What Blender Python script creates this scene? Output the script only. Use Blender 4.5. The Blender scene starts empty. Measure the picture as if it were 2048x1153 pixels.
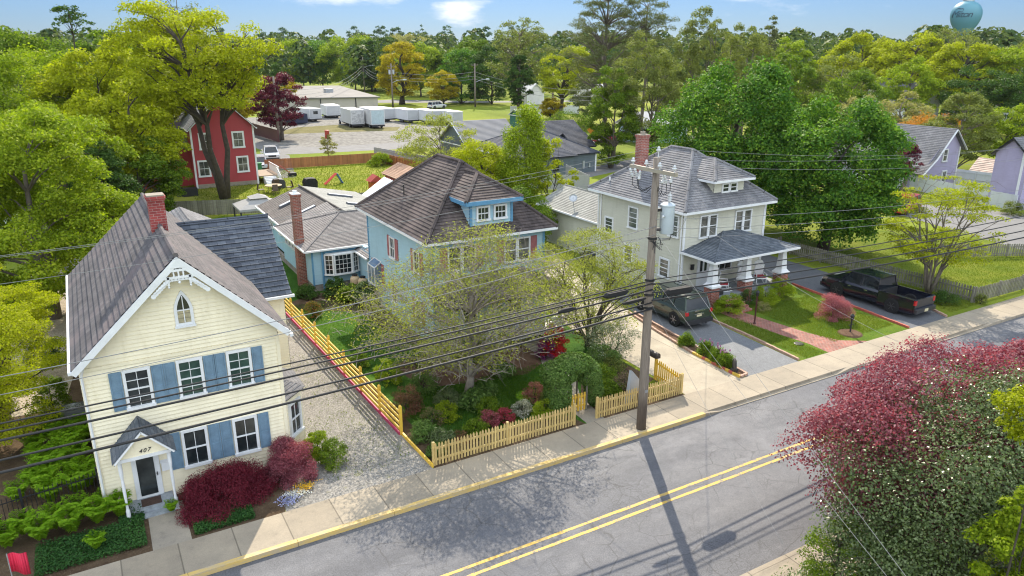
import bpy, math, random
import numpy as np
from mathutils import Vector, Matrix
R = math.radians
scene = bpy.context.scene
COL = scene.collection
# ---------------------------------------------------------------- camera
cam = bpy.data.objects.new("camera", bpy.data.cameras.new("camera"))
COL.objects.link(cam)
cam.data.sensor_width = 36.0
cam.data.lens = 26.09
cam.data.clip_start = 0.5
cam.data.clip_end = 4000
cam.location = (0, 0, 14.0)
cam.rotation_euler = (R(90 - 17.85), 0, R(-30))
scene.camera = cam
# ---------------------------------------------------------------- sky, sun, exposure
SUN_EL, SUN_AZ = 38.4, 29.1          # azimuth clockwise from +Y (the street runs along X)
world = bpy.data.worlds.new("World"); scene.world = world
world.use_nodes = True
nt = world.node_tree; nt.nodes.clear()
def N(t, ty, **k):
    n = t.nodes.new(ty)
    for a, b in k.items(): setattr(n, a, b)
    return n
def L(t, a, b): t.links.new(a, b)
wo = N(nt, 'ShaderNodeOutputWorld'); wb = N(nt, 'ShaderNodeBackground')
sky = N(nt, 'ShaderNodeTexSky'); sky.sky_type = 'NISHITA'; sky.sun_disc = False
sky.sun_elevation = R(SUN_EL); sky.sun_rotation = R(SUN_AZ)
sky.air_density = 1.0; sky.dust_density = 0.3; sky.ozone_density = 3.0
wb.inputs['Strength'].default_value = 0.15
# clouds: soft noise banks at the directions where the photo has them
tc = N(nt, 'ShaderNodeTexCoord')
def dirvec(az, el):
    a, e = R(az), R(el)
    return Vector((math.sin(a) * math.cos(e), math.cos(a) * math.cos(e), math.sin(e)))
mp = N(nt, 'ShaderNodeMapping'); mp.inputs['Scale'].default_value = (9, 9, 30)
L(nt, tc.outputs['Generated'], mp.inputs['Vector'])
cn = N(nt, 'ShaderNodeTexNoise'); cn.inputs['Scale'].default_value = 1.6; cn.inputs['Detail'].default_value = 8; cn.inputs['Roughness'].default_value = .62
L(nt, mp.outputs[0], cn.inputs['Vector'])
acc = None
for az, el, wa, we, st in ((17.5, 4.3, 5.5, 1.5, 1.05), (26.0, 2.6, 2.4, 1.2, .8), (45, 4.0, 8, 1.6, .55), (52, 2.6, 9, 1.0, .35), (9, 3.4, 6, .8, .35), (20, 14, 30, 6, .6), (70, 12, 25, 6, .6), (-20, 10, 20, 5, .6)):
    d = dirvec(az, el); r = Vector((math.cos(R(az)), -math.sin(R(az)), 0)); u = r.cross(d)
    def dot(v):
        n = N(nt, 'ShaderNodeVectorMath', operation='DOT_PRODUCT'); n.inputs[1].default_value = v
        L(nt, tc.outputs['Generated'], n.inputs[0]); return n.outputs['Value']
    def mth(op, a, b):
        n = N(nt, 'ShaderNodeMath', operation=op)
        for i, x in enumerate((a, b)):
            if hasattr(x, 'links'): L(nt, x, n.inputs[i])
            elif x is not None: n.inputs[i].default_value = x
        return n.outputs[0]
    a = mth('POWER', mth('DIVIDE', dot(r), math.sin(R(wa))), 2)
    b = mth('POWER', mth('DIVIDE', dot(u * 1), math.sin(R(we))), 2)
    g = mth('MULTIPLY', mth('EXPONENT', mth('MULTIPLY', mth('ADD', a, b), -1.0), None), st)
    g = mth('MULTIPLY', g, mth('GREATER_THAN', dot(d), 0.0))
    acc = g if acc is None else mth('MAXIMUM', acc, g)
cs = mth('ADD', acc, mth('MULTIPLY', mth('SUBTRACT', cn.outputs[0], .5), 1.5))
rmp = N(nt, 'ShaderNodeMapRange'); rmp.inputs[1].default_value = .34; rmp.inputs[2].default_value = 1.0
rmp.interpolation_type = 'SMOOTHSTEP'
L(nt, cs, rmp.inputs[0])
mx = N(nt, 'ShaderNodeMix', data_type='RGBA'); L(nt, rmp.outputs[0], mx.inputs[0])
tint = N(nt, 'ShaderNodeMix', data_type='RGBA', blend_type='MULTIPLY'); tint.inputs[0].default_value = 1.0
tint.inputs[7].default_value = (0.165, 0.235, 0.385, 1)
L(nt, sky.outputs[0], tint.inputs[6])
L(nt, tint.outputs[2], mx.inputs[6]); mx.inputs[7].default_value = (4.6, 4.7, 4.9, 1)
# unseen bright cloud added overhead and behind the camera to fill the house fronts
cov = mth('ADD', dot(Vector((-.486 * .8, -.874 * .8, .62))), mth('MULTIPLY', mth('SUBTRACT', cn.outputs[0], .5), 1.1))
cr = N(nt, 'ShaderNodeMapRange'); cr.interpolation_type = 'SMOOTHSTEP'; cr.inputs[1].default_value = .05; cr.inputs[2].default_value = .6; L(nt, cov, cr.inputs[0])
m2 = N(nt, 'ShaderNodeMix', data_type='RGBA'); L(nt, cr.outputs[0], m2.inputs[0]); L(nt, mx.outputs[2], m2.inputs[6]); m2.inputs[7].default_value = (7.0, 7.8, 8.8, 1)
L(nt, m2.outputs[2], wb.inputs['Color']); L(nt, wb.outputs[0], wo.inputs[0])
sl = bpy.data.lights.new("sun", 'SUN'); sl.energy = 4.6; sl.angle = R(0.5); sl.color = (1, .90, .74)
sun = bpy.data.objects.new("sun", sl); COL.objects.link(sun)
sdir = Vector((math.sin(R(SUN_AZ)) * math.cos(R(SUN_EL)), math.cos(R(SUN_AZ)) * math.cos(R(SUN_EL)), math.sin(R(SUN_EL))))
sun.rotation_euler = sdir.to_track_quat('Z', 'Y').to_euler(); sun.location = (0, 0, 80)
vs = scene.view_settings; vs.view_transform = 'Standard'; vs.look = 'None'; vs.gamma = 1; vs.use_curve_mapping = False
vs.exposure = 0.78
scene.cycles.filter_width = 1.15; scene.cycles.max_bounces = 8; scene.cycles.transparent_max_bounces = 4
scene.cycles.diffuse_bounces = 4; scene.cycles.sample_clamp_indirect = 8
# ---------------------------------------------------------------- helpers: objects
OFF = {}
def thing(name, label, cat, loc=(0, 0, 0), rotz=0, group=None, local=False):
    o = bpy.data.objects.new(name, None); COL.objects.link(o)
    o.empty_display_size = .2; o.location = loc; o.rotation_euler = (0, 0, rotz)
    o['label'] = label; o['category'] = cat
    if group: o['group'] = group
    OFF[o.name] = Vector((0, 0, 0)) if local else Vector(loc)
    return o
def tag(o, label, cat, group=None):
    o['label'] = label; o['category'] = cat
    if group: o['group'] = group
    return o
def top_off(p):
    while p.parent: p = p.parent
    return OFF.get(p.name, Vector((0, 0, 0)))
def link(name, me, mats, parent=None, loc=None):
    for m in (mats if isinstance(mats, (list, tuple)) else [mats]): me.materials.append(m)
    o = bpy.data.objects.new(name, me); COL.objects.link(o)
    if parent: o.parent = parent
    if loc is not None: o.location = loc
    return o
def dup(root, loc, rotz, label=None, group=None, scale=None):
    def cp(o, par):
        c = o.copy(); COL.objects.link(c)
        if par: c.parent = par
        for ch in [x for x in o.children]: cp(ch, c)
        return c
    r = cp(root, None); r.location = loc; r.rotation_euler = (0, 0, rotz)
    if scale: r.scale = scale
    if label: r['label'] = label
    if group: r['group'] = group
    return r
class MB:
    def __init__(s): s.v = []; s.f = []; s.uv = {}; s.mi = {}; s.cur = 0
    def face(s, pts, uv=None):
        i = len(s.v); s.v += [tuple(p) for p in pts]; s.f.append(tuple(range(i, i + len(pts))))
        if uv: s.uv[len(s.f) - 1] = uv
        if s.cur: s.mi[len(s.f) - 1] = s.cur
        return s
    def obox(s, c, ax, ay, az, hx, hy, hz):
        c = Vector(c); ax = Vector(ax).normalized() * hx; ay = Vector(ay).normalized() * hy; az = Vector(az).normalized() * hz
        p = [c + a * ax + b * ay + d * az for d in (-1, 1) for b in (-1, 1) for a in (-1, 1)]
        for q, (w, h) in (((0, 2, 3, 1), (hy, hx)), ((4, 5, 7, 6), (hx, hy)), ((0, 1, 5, 4), (hx, hz)), ((2, 6, 7, 3), (hz, hx)), ((0, 4, 6, 2), (hz, hy)), ((1, 3, 7, 5), (hy, hz))):
            s.face([p[k] for k in q], [(0, 0), (2 * w, 0), (2 * w, 2 * h), (0, 2 * h)] if q in ((4, 5, 7, 6), (0, 1, 5, 4), (1, 3, 7, 5)) else [(0, 0), (0, 2 * w), (2 * h, 2 * w), (2 * h, 0)])
        return s
    def box(s, x0, x1, y0, y1, z0, z1):
        return s.obox(((x0 + x1) / 2, (y0 + y1) / 2, (z0 + z1) / 2), (1, 0, 0), (0, 1, 0), (0, 0, 1), abs(x1 - x0) / 2, abs(y1 - y0) / 2, abs(z1 - z0) / 2)
    def bar(s, a, b, w, h, up=(0, 0, 1)):
        a, b = Vector(a), Vector(b); d = b - a; l = d.length; d.normalize(); u = Vector(up)
        side = d.cross(u)
        if side.length < 1e-4: side = d.cross(Vector((1, 0, 0)))
        side.normalize(); u = side.cross(d)
        return s.obox((a + b) / 2, d, side, u, l / 2, w / 2, h / 2)
    def tube(s, pts, r, n=8, cap=True):
        P = [Vector(p) for p in pts]; m = len(P)
        rs = r if isinstance(r, (list, tuple)) else [r] * m
        i0 = len(s.v); prev = None
        for k, p in enumerate(P):
            t = (P[min(k + 1, m - 1)] - P[max(k - 1, 0)]).normalized()
            if prev is None:
                a = t.orthogonal().normalized()
            else:
                a = prev - t * prev.dot(t)
                a = a.normalized() if a.length > 1e-5 else t.orthogonal().normalized()
            prev = a; b = t.cross(a)
            for j in range(n):
                an = 2 * math.pi * j / n
                s.v.append(tuple(p + (a * math.cos(an) + b * math.sin(an)) * rs[k]))
        for k in range(m - 1):
            for j in range(n):
                s.f.append((i0 + k * n + j, i0 + k * n + (j + 1) % n, i0 + (k + 1) * n + (j + 1) % n, i0 + (k + 1) * n + j))
                if s.cur: s.mi[len(s.f) - 1] = s.cur
        if cap:
            s.f.append(tuple(i0 + j for j in range(n))[::-1]); s.f.append(tuple(i0 + (m - 1) * n + j for j in range(n)))
            if s.cur: s.mi[len(s.f) - 1] = s.cur; s.mi[len(s.f) - 2] = s.cur
        return s
    def lathe(s, prof, c=(0, 0, 0), n=16, axis=(0, 0, 1)):
        ax = Vector(axis).normalized(); a = ax.orthogonal().normalized(); b = ax.cross(a); c = Vector(c); i0 = len(s.v)
        for r, z in prof:
            for j in range(n):
                an = 2 * math.pi * j / n
                s.v.append(tuple(c + ax * z + (a * math.cos(an) + b * math.sin(an)) * max(r, 1e-4)))
        for k in range(len(prof) - 1):
            for j in range(n):
                s.f.append((i0 + k * n + j, i0 + k * n + (j + 1) % n, i0 + (k + 1) * n + (j + 1) % n, i0 + (k + 1) * n + j))
                if s.cur: s.mi[len(s.f) - 1] = s.cur
        s.f.append(tuple(i0 + j for j in range(n))[::-1]); s.f.append(tuple(i0 + (len(prof) - 1) * n + j for j in range(n)))
        if s.cur: s.mi[len(s.f) - 1] = s.cur; s.mi[len(s.f) - 2] = s.cur
        return s
    def prism(s, poly, d):          # closed solid: planar polygon swept by d
        P = [Vector(p) for p in poly]; d = Vector(d); Q = [p + d for p in P]
        nrm = sum(((P[i] - P[0]).cross(P[(i + 1) % len(P)] - P[0]) for i in range(len(P))), Vector())
        if nrm.dot(d) > 0: P, Q = P[::-1], Q[::-1]
        s.face(P); s.face(Q[::-1])
        for i in range(len(P)):
            j = (i + 1) % len(P); s.face([P[j], P[i], Q[i], Q[j]])
        return s
    def laps(s, poly, out, exp=.16, th=.02, v0=None, under=None):   # courses of siding or shingles over a convex polygon
        P = [Vector(p) for p in poly]; c = sum(P, Vector()) / len(P)
        n = Vector()
        for i in range(len(P)): n += (P[i] - c).cross(P[(i + 1) % len(P)] - c)
        n.normalize()
        if n.dot(Vector(out)) < 0: n = -n
        v = Vector((0, 0, 1)) - n * n.z; v.normalize(); u = v.cross(n)
        o = Vector((0, 0, 0))
        Q = [((p - o).dot(u), (p - o).dot(v)) for p in P]; dn = P[0].dot(n)
        lo = min(q[1] for q in Q); hi = max(q[1] for q in Q)
        def clip(pl, val, keep_above):
            out_ = []
            for i in range(len(pl)):
                a, b = pl[i], pl[(i + 1) % len(pl)]
                ia = (a[1] >= val - 1e-9) if keep_above else (a[1] <= val + 1e-9)
                ib = (b[1] >= val - 1e-9) if keep_above else (b[1] <= val + 1e-9)
                if ia: out_.append(a)
                if ia != ib:
                    t = (val - a[1]) / (b[1] - a[1]); out_.append((a[0] + t * (b[0] - a[0]), val))
            return out_
        def P3(q, off): return u * q[0] + v * q[1] + n * (dn + off)
        k = 0; va = lo if v0 is None else v0
        while va < hi - 1e-4:
            vb = va + exp
            pl = clip(clip(Q, max(va, lo), True), min(vb, hi), False)
            if len(pl) >= 3:
                pts = [P3(q, th * (1 - (q[1] - va) / exp)) for q in pl]
                f = pts; uv = [(q[0], q[1]) for q in pl]
                ar = sum(pl[i][0] * pl[(i + 1) % len(pl)][1] - pl[(i + 1) % len(pl)][0] * pl[i][1] for i in range(len(pl)))
                if ar < 0: f = f[::-1]; uv = uv[::-1]
                s.face(f, uv)
                b = [q[0] for q in pl if abs(q[1] - max(va, lo)) < 1e-6]
                if len(b) >= 2:
                    l, r, vv = min(b), max(b), max(va, lo)
                    s.face([P3((l, vv), -.001), P3((r, vv), -.001), P3((r, vv), th), P3((l, vv), th)], [(l, vv - .03), (r, vv - .03), (r, vv), (l, vv)])
            va = vb
        if under is not None:
            s.face([p - n * under for p in P] if n.dot(sum(((P[i] - c).cross(P[(i + 1) % len(P)] - c) for i in range(len(P))), Vector())) < 0 else [p - n * under for p in P][::-1])
        return s
    def mesh(s, name, off=None, smooth=False):
        me = bpy.data.meshes.new(name)
        V = s.v if off is None else [(x - off.x, y - off.y, z - off.z) for x, y, z in s.v]
        me.from_pydata(V, [], s.f)
        if s.uv:
            ul = me.uv_layers.new(name="UVMap")
            dat = ul.data
            for p in me.polygons:
                q = s.uv.get(p.index)
                if q:
                    for k, li in enumerate(p.loop_indices): dat[li].uv = q[k]
        if s.mi:
            for i, m in s.mi.items(): me.polygons[i].material_index = m
        if smooth:
            me.polygons.foreach_set('use_smooth', [True] * len(me.polygons))
        return me
def part(name, mb, mats, parent, smooth=False, bevel=0, label=None, kind=None):
    o = link(name, mb.mesh(name, top_off(parent), smooth), mats, parent)
    if bevel:
        b = o.modifiers.new('bevel', 'BEVEL'); b.width = bevel; b.segments = 2; b.limit_method = 'ANGLE'; b.angle_limit = R(35)
    if smooth == 'angle': o.data.set_sharp_from_angle(angle=R(40))
    if label: o['label'] = label
    if kind: o['kind'] = kind
    return o
def solo(name, mb, mats, label, cat, loc=(0, 0, 0), group=None, smooth=False):
    o = link(name, mb.mesh(name, Vector(loc), smooth), mats, None, loc)
    if smooth == 'angle': o.data.set_sharp_from_angle(angle=R(40))
    return tag(o, label, cat, group)
def struct(name, mb, mats, kind='structure', smooth=False):
    o = link(name, mb.mesh(name, None, smooth), mats); o['kind'] = kind; return o
# ---------------------------------------------------------------- helpers: materials
def C4(c): return (c[0], c[1], c[2], 1)
def newmat(name):
    m = bpy.data.materials.new(name); m.use_nodes = True; t = m.node_tree
    b = t.nodes['Principled BSDF']; return m, t, b
def noise(t, scale, vec=None, detail=4, rough=.55, sc=None):
    n = N(t, 'ShaderNodeTexNoise'); n.inputs['Scale'].default_value = scale; n.inputs['Detail'].default_value = detail; n.inputs['Roughness'].default_value = rough
    if vec is not None:
        if sc:
            m = N(t, 'ShaderNodeMapping'); m.inputs['Scale'].default_value = sc; L(t, vec, m.inputs['Vector']); vec = m.outputs[0]
        L(t, vec, n.inputs['Vector'])
    return n.outputs[0]
def coord(t, which='Object'): return N(t, 'ShaderNodeTexCoord').outputs[which]
def geo(t): return N(t, 'ShaderNodeNewGeometry')
def mixc(t, fac, a, b, mode='MIX'):
    n = N(t, 'ShaderNodeMix', data_type='RGBA', blend_type=mode)
    for i, x in ((0, fac), (6, a), (7, b)):
        if hasattr(x, 'links'): L(t, x, n.inputs[i])
        else: n.inputs[i].default_value = x if i == 0 else C4(x)
    return n.outputs[2]
def ramp(t, x, stops, inter='LINEAR'):
    r = N(t, 'ShaderNodeValToRGB'); r.color_ramp.interpolation = inter; e = r.color_ramp.elements
    e[0].position, e[0].color = stops[0][0], C4(stops[0][1]); e[1].position, e[1].color = stops[-1][0], C4(stops[-1][1])
    for p, c in stops[1:-1]:
        q = e.new(p); q.color = C4(c)
    L(t, x, r.inputs[0]); return r.outputs[0]
def mrange(t, x, a, b, c=0, d=1):
    n = N(t, 'ShaderNodeMapRange'); L(t, x, n.inputs[0])
    for i, q in enumerate((a, b, c, d)): n.inputs[i + 1].default_value = q
    return n.outputs[0]
def math2(t, op, a, b=None):
    n = N(t, 'ShaderNodeMath', operation=op)
    for i, x in enumerate((a, b)):
        if x is None: continue
        if hasattr(x, 'links'): L(t, x, n.inputs[i])
        else: n.inputs[i].default_value = x
    return n.outputs[0]
def bump(t, b, h, strength=.3, dist=.02):
    n = N(t, 'ShaderNodeBump'); n.inputs['Strength'].default_value = strength; n.inputs['Distance'].default_value = dist
    L(t, h, n.inputs['Height']); L(t, n.outputs[0], b.inputs['Normal'])
def plain(name, c, rough=.6, var=.15, scale=3, metal=0, spec=.4, bmp=0, fine=40, coat=0):
    m, t, b = newmat(name); co = coord(t)
    n1 = noise(t, scale, co, 5); n2 = noise(t, fine, co, 3)
    f = math2(t, 'ADD', mrange(t, n1, .3, .7, 1 - var, 1 + var * .6), mrange(t, n2, .3, .7, -var * .4, var * .4))
    mul = N(t, 'ShaderNodeVectorMath', operation='SCALE'); mul.inputs[0].default_value = c; L(t, f, mul.inputs['Scale'])
    L(t, mul.outputs[0], b.inputs['Base Color'])
    b.inputs['Roughness'].default_value = rough; b.inputs['Metallic'].default_value = metal; b.inputs['Specular IOR Level'].default_value = spec
    if coat: b.inputs['Coat Weight'].default_value = coat; b.inputs['Coat Roughness'].default_value = .05
    if bmp: bump(t, b, n2, bmp, .01)
    return m
def shingle(name, c1, c2, w=.3, h=.15, streak=.25, tint=None):
    m, t, b = newmat(name); uv = coord(t, 'UV'); co = coord(t)
    br = N(t, 'ShaderNodeTexBrick'); br.inputs['Scale'].default_value = 1; br.offset = .5
    br.inputs['Brick Width'].default_value = w; br.inputs['Row Height'].default_value = h
    br.inputs['Mortar Size'].default_value = .006; br.inputs['Mortar Smooth'].default_value = .3
    br.inputs['Color1'].default_value = C4(c1); br.inputs['Color2'].default_value = C4(c2); br.inputs['Mortar'].default_value = C4([x * .35 for x in c1])
    br.inputs['Bias'].default_value = .0
    L(t, uv, br.inputs['Vector'])
    n1 = noise(t, .7, co, 5, .6); n2 = noise(t, 60, co, 2); n3 = noise(t, 2.2, uv, 4, .6, (3, .5, 1))
    f = math2(t, 'MULTIPLY', mrange(t, n1, .3, .7, 1 - streak, 1 + streak), mrange(t, n2, .25, .75, .75, 1.25))
    f = math2(t, 'MULTIPLY', f, mrange(t, n3, .3, .7, 1 - streak * .6, 1 + streak * .6))
    mul = N(t, 'ShaderNodeVectorMath', operation='SCALE'); L(t, br.outputs[0], mul.inputs[0]); L(t, f, mul.inputs['Scale'])
    col = mul.outputs[0]
    if tint: col = mixc(t, mrange(t, n1, .5, .75), col, tint)
    L(t, col, b.inputs['Base Color']); b.inputs['Roughness'].default_value = .85; b.inputs['Specular IOR Level'].default_value = .25
    bump(t, b, n2, .35, .01)
    return m
def brick(name, c1=(.30, .09, .06), c2=(.20, .055, .04), mortar=(.45, .42, .38), w=.21, h=.072, ms=.010, use='UV'):
    m, t, b = newmat(name); uv = coord(t, use); co = coord(t)
    br = N(t, 'ShaderNodeTexBrick'); br.inputs['Scale'].default_value = 1
    br.inputs['Brick Width'].default_value = w; br.inputs['Row Height'].default_value = h; br.inputs['Mortar Size'].default_value = ms
    br.inputs['Color1'].default_value = C4(c1); br.inputs['Color2'].default_value = C4(c2); br.inputs['Mortar'].default_value = C4(mortar)
    L(t, uv, br.inputs['Vector'])
    n1 = noise(t, 1.5, co, 4); n2 = noise(t, 35, co, 3)
    f = math2(t, 'MULTIPLY', mrange(t, n1, .3, .7, .75, 1.2), mrange(t, n2, .25, .75, .75, 1.2))
    mul = N(t, 'ShaderNodeVectorMath', operation='SCALE'); L(t, br.outputs[0], mul.inputs[0]); L(t, f, mul.inputs['Scale'])
    L(t, mul.outputs[0], b.inputs['Base Color']); b.inputs['Roughness'].default_value = .85
    bump(t, b, math2(t, 'SUBTRACT', n2, br.outputs['Fac']), .5, .01)
    return m
def siding(name, c, var=.08, stain=(.45, .42, .33), st=.25, isl=0):
    m, t, b = newmat(name); co = coord(t)
    n1 = noise(t, .6, co, 5, .6, (1, 1, .5)); n2 = noise(t, 3, co, 5, .65, (.5, .5, 6)); n3 = noise(t, 1.3, co, 6, .7, (2.5, 2.5, .35))
    f = math2(t, 'MULTIPLY', mrange(t, n1, .3, .7, 1 - var, 1 + var), mrange(t, n2, .3, .7, 1 - var * .7, 1 + var * .7))
    mul = N(t, 'ShaderNodeVectorMath', operation='SCALE'); mul.inputs[0].default_value = c; L(t, f, mul.inputs['Scale'])
    col = mixc(t, math2(t, 'MULTIPLY', mrange(t, n3, .52, .8), st), mul.outputs[0], stain, 'MULTIPLY')
    if isl:
        s2 = N(t, 'ShaderNodeVectorMath', operation='SCALE'); L(t, col, s2.inputs[0]); L(t, mrange(t, geo(t).outputs['Random Per Island'], 0, 1, 1 - isl, 1 + isl), s2.inputs['Scale']); col = s2.outputs[0]
    L(t, col, b.inputs['Base Color']); b.inputs['Roughness'].default_value = .5; b.inputs['Specular IOR Level'].default_value = .35
    return m
def leafmat(name, stops, trans=.45, rough=.5, tcol=None, spec=.12):
    m, t, b = newmat(name); g = geo(t); oi = N(t, 'ShaderNodeObjectInfo')
    n1 = noise(t, .35, coord(t), 3)
    x = math2(t, 'ADD', math2(t, 'MULTIPLY', g.outputs['Random Per Island'], .6), mrange(t, n1, .25, .75, 0, .4))
    k = len(stops); col = ramp(t, x, [(i / (k - 1), s) for i, s in enumerate(stops)])
    L(t, col, b.inputs['Base Color']); b.inputs['Roughness'].default_value = rough + (.12 if spec < .3 else 0); b.inputs['Specular IOR Level'].default_value = spec
    tr = N(t, 'ShaderNodeBsdfTranslucent')
    tc_ = mixc(t, 1.0, col, tcol or (1.12, 1.25, .4), 'MULTIPLY')
    L(t, tc_, tr.inputs['Color'])
    ms = N(t, 'ShaderNodeMixShader'); ms.inputs[0].default_value = trans
    L(t, b.outputs[0], ms.inputs[1]); L(t, tr.outputs[0], ms.inputs[2]); L(t, ms.outputs[0], t.nodes['Material Output'].inputs[0])
    return m
def glassmat(name, c=(.015, .02, .022), rough=.06, var=(.05, .06, .06)):
    m, t, b = newmat(name); co = coord(t)
    col = mixc(t, mrange(t, noise(t, 1.2, co, 3), .42, .7), c, var)
    L(t, col, b.inputs['Base Color']); b.inputs['Roughness'].default_value = rough; b.inputs['Specular IOR Level'].default_value = .6
    return m
# ================================================================ SETTING: ground, road, pavements
def m_ground():
    m, t, b = newmat('far_grass'); co = coord(t)
    a = noise(t, .035, co, 6, .6); f = noise(t, 1.1, co, 6, .7); g = noise(t, 9, co, 4, .7)
    c = ramp(t, a, [(.3, (.12, .17, .018)), (.5, (.20, .25, .022)), (.7, (.29, .29, .045))])
    c = mixc(t, mrange(t, f, .52, .75, 0, .75), c, (.19, .17, .065)); c = mixc(t, mrange(t, g, .35, .65, .25, 0), c, (.02, .04, .01))
    L(t, c, b.inputs['Base Color']); b.inputs['Roughness'].default_value = .95; b.inputs['Specular IOR Level'].default_value = .1
    bump(t, b, g, .6, .1); return m
def m_lawn(name, lo, mid, hi, bare=(.16, .12, .06), bareamt=.4, sc=1.0):
    m, t, b = newmat(name); co = coord(t)
    a = noise(t, .5 * sc, co, 6, .65); f = noise(t, 14, co, 5, .75); g = noise(t, 2.4, co, 6, .7)
    c = ramp(t, a, [(.32, lo), (.5, mid), (.68, hi)])
    c = mixc(t, mrange(t, g, .56, .74, 0, bareamt), c, bare)
    c = mixc(t, mrange(t, f, .3, .6, .65, 0), c, [x * .35 for x in lo])
    L(t, c, b.inputs['Base Color']); b.inputs['Roughness'].default_value = .95; b.inputs['Specular IOR Level'].default_value = .1
    bump(t, b, f, .9, .05); return m
def m_asphalt(name, c1, c2, crack=.6, patch=.35):
    m, t, b = newmat(name); co = coord(t)
    a = noise(t, .22, co, 5, .6, (.35, 1, 1)); f = noise(t, 26, co, 4, .9); g = noise(t, 4, co, 6, .75); w = noise(t, .9, co, 3, .5, (.08, 1, 1))
    c = mixc(t, mrange(t, a, .35, .65), c1, c2)
    c = mixc(t, mrange(t, w, .4, .7, 0, patch), c, [x * .72 for x in c1])
    if name == 'road_asphalt':
        sx = N(t, 'ShaderNodeSeparateXYZ'); L(t, co, sx.inputs[0]); wob = math2(t, 'MULTIPLY', noise(t, .3, co, 2), .5)
        yy = math2(t, 'ADD', sx.outputs['Y'], wob); lane = math2(t, 'ABSOLUTE', math2(t, 'SINE', math2(t, 'MULTIPLY', yy, 1.66)))
        c = mixc(t, math2(t, 'MULTIPLY', mrange(t, lane, .5, 1, 0, .45), mrange(t, noise(t, .8, co, 4, .6, (.15, 1, 1)), .35, .65)), c, [x * .62 for x in c1])
        c = mixc(t, mrange(t, noise(t, .16, co, 4, .7, (1, 1.6, 1)), .56, .62, 0, .28), c, [x * 1.5 for x in c2])
        c = mixc(t, mrange(t, noise(t, 1.6, co, 5, .7),   .66, .76, 0, .5), c, [x * .45 for x in c1])
    k = math2(t, 'MULTIPLY', mrange(t, f, .3, .7, .55, 1.5), mrange(t, g, .3, .7, .86, 1.14))
    s = N(t, 'ShaderNodeVectorMath', operation='SCALE'); L(t, c, s.inputs[0]); L(t, k, s.inputs['Scale']); c = s.outputs[0]
    # cracks: edges of distorted cells
    nv = N(t, 'ShaderNodeTexNoise'); nv.inputs['Scale'].default_value = 1.3; nv.inputs['Detail'].default_value = 6; L(t, co, nv.inputs['Vector'])
    ad = mixc(t, .30, co, nv.outputs['Color'], 'ADD')
    vo = N(t, 'ShaderNodeTexVoronoi', feature='DISTANCE_TO_EDGE'); vo.inputs['Scale'].default_value = .8; L(t, ad, vo.inputs['Vector'])
    v2 = N(t, 'ShaderNodeTexVoronoi', feature='DISTANCE_TO_EDGE'); v2.inputs['Scale'].default_value = 3.4; L(t, ad, v2.inputs['Vector'])
    k1 = mrange(t, vo.outputs['Distance'], 0, .018, 1, 0); k2 = mrange(t, v2.outputs['Distance'], 0, .035, 1, 0)
    big = mrange(t, noise(t, .25, co, 3), .5, .62); k2 = math2(t, 'MULTIPLY', k2, big); k1 = math2(t, 'MULTIPLY', k1, mrange(t, noise(t, .4, co, 3), .42, .55))
    ck = math2(t, 'MULTIPLY', math2(t, 'MAXIMUM', k1, k2), crack)
    c = mixc(t, ck, c, (.035, .033, .03))
    L(t, c, b.inputs['Base Color']); b.inputs['Roughness'].default_value = .8; b.inputs['Specular IOR Level'].default_value = .35
    bump(t, b, f, .5, .01); return m
def m_concrete(name, c1=(.34, .30, .24), c2=(.27, .24, .19), joints=None, stain=.4, wear=.5):
    m, t, b = newmat(name); co = coord(t)
    a = noise(t, .8, co, 6, .65); f = noise(t, 30, co, 4, .8); g = noise(t, 3.5, co, 6, .7)
    c = mixc(t, mrange(t, a, .35, .65), c1, c2); c = mixc(t, mrange(t, g, .55, .75, 0, stain), c, [x * .6 for x in c2])
    s = N(t, 'ShaderNodeVectorMath', operation='SCALE'); L(t, c, s.inputs[0]); L(t, mrange(t, f, .2, .8, .8, 1.2), s.inputs['Scale']); c = s.outputs[0]
    if joints:
        sx = N(t, 'ShaderNodeSeparateXYZ'); L(t, co, sx.inputs[0])
        fr = math2(t, 'FRACT', math2(t, 'DIVIDE', math2(t, 'ADD', sx.outputs['X'], 100.35), joints))
        d = math2(t, 'ABSOLUTE', math2(t, 'SUBTRACT', fr, .5)); d = math2(t, 'MULTIPLY', d, joints)
        e = mrange(t, d, 0, .03, 1, 0); c = mixc(t, math2(t, 'MULTIPLY', e, .75), c, (.07, .06, .045))
        sn = N(t, 'ShaderNodeTexWhiteNoise', noise_dimensions='1D'); L(t, math2(t, 'FLOOR', math2(t, 'ADD', math2(t, 'DIVIDE', math2(t, 'ADD', sx.outputs['X'], 100.35), joints), .5)), sn.inputs['W'])
        s2 = N(t, 'ShaderNodeVectorMath', operation='SCALE'); L(t, c, s2.inputs[0]); L(t, mrange(t, sn.outputs['Value'], 0, 1, .86, 1.1), s2.inputs['Scale']); c = s2.outputs[0]
    L(t, c, b.inputs['Base Color']); b.inputs['Roughness'].default_value = .85; b.inputs['Specular IOR Level'].default_value = .25
    bump(t, b, f, .3, .005); return m
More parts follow.
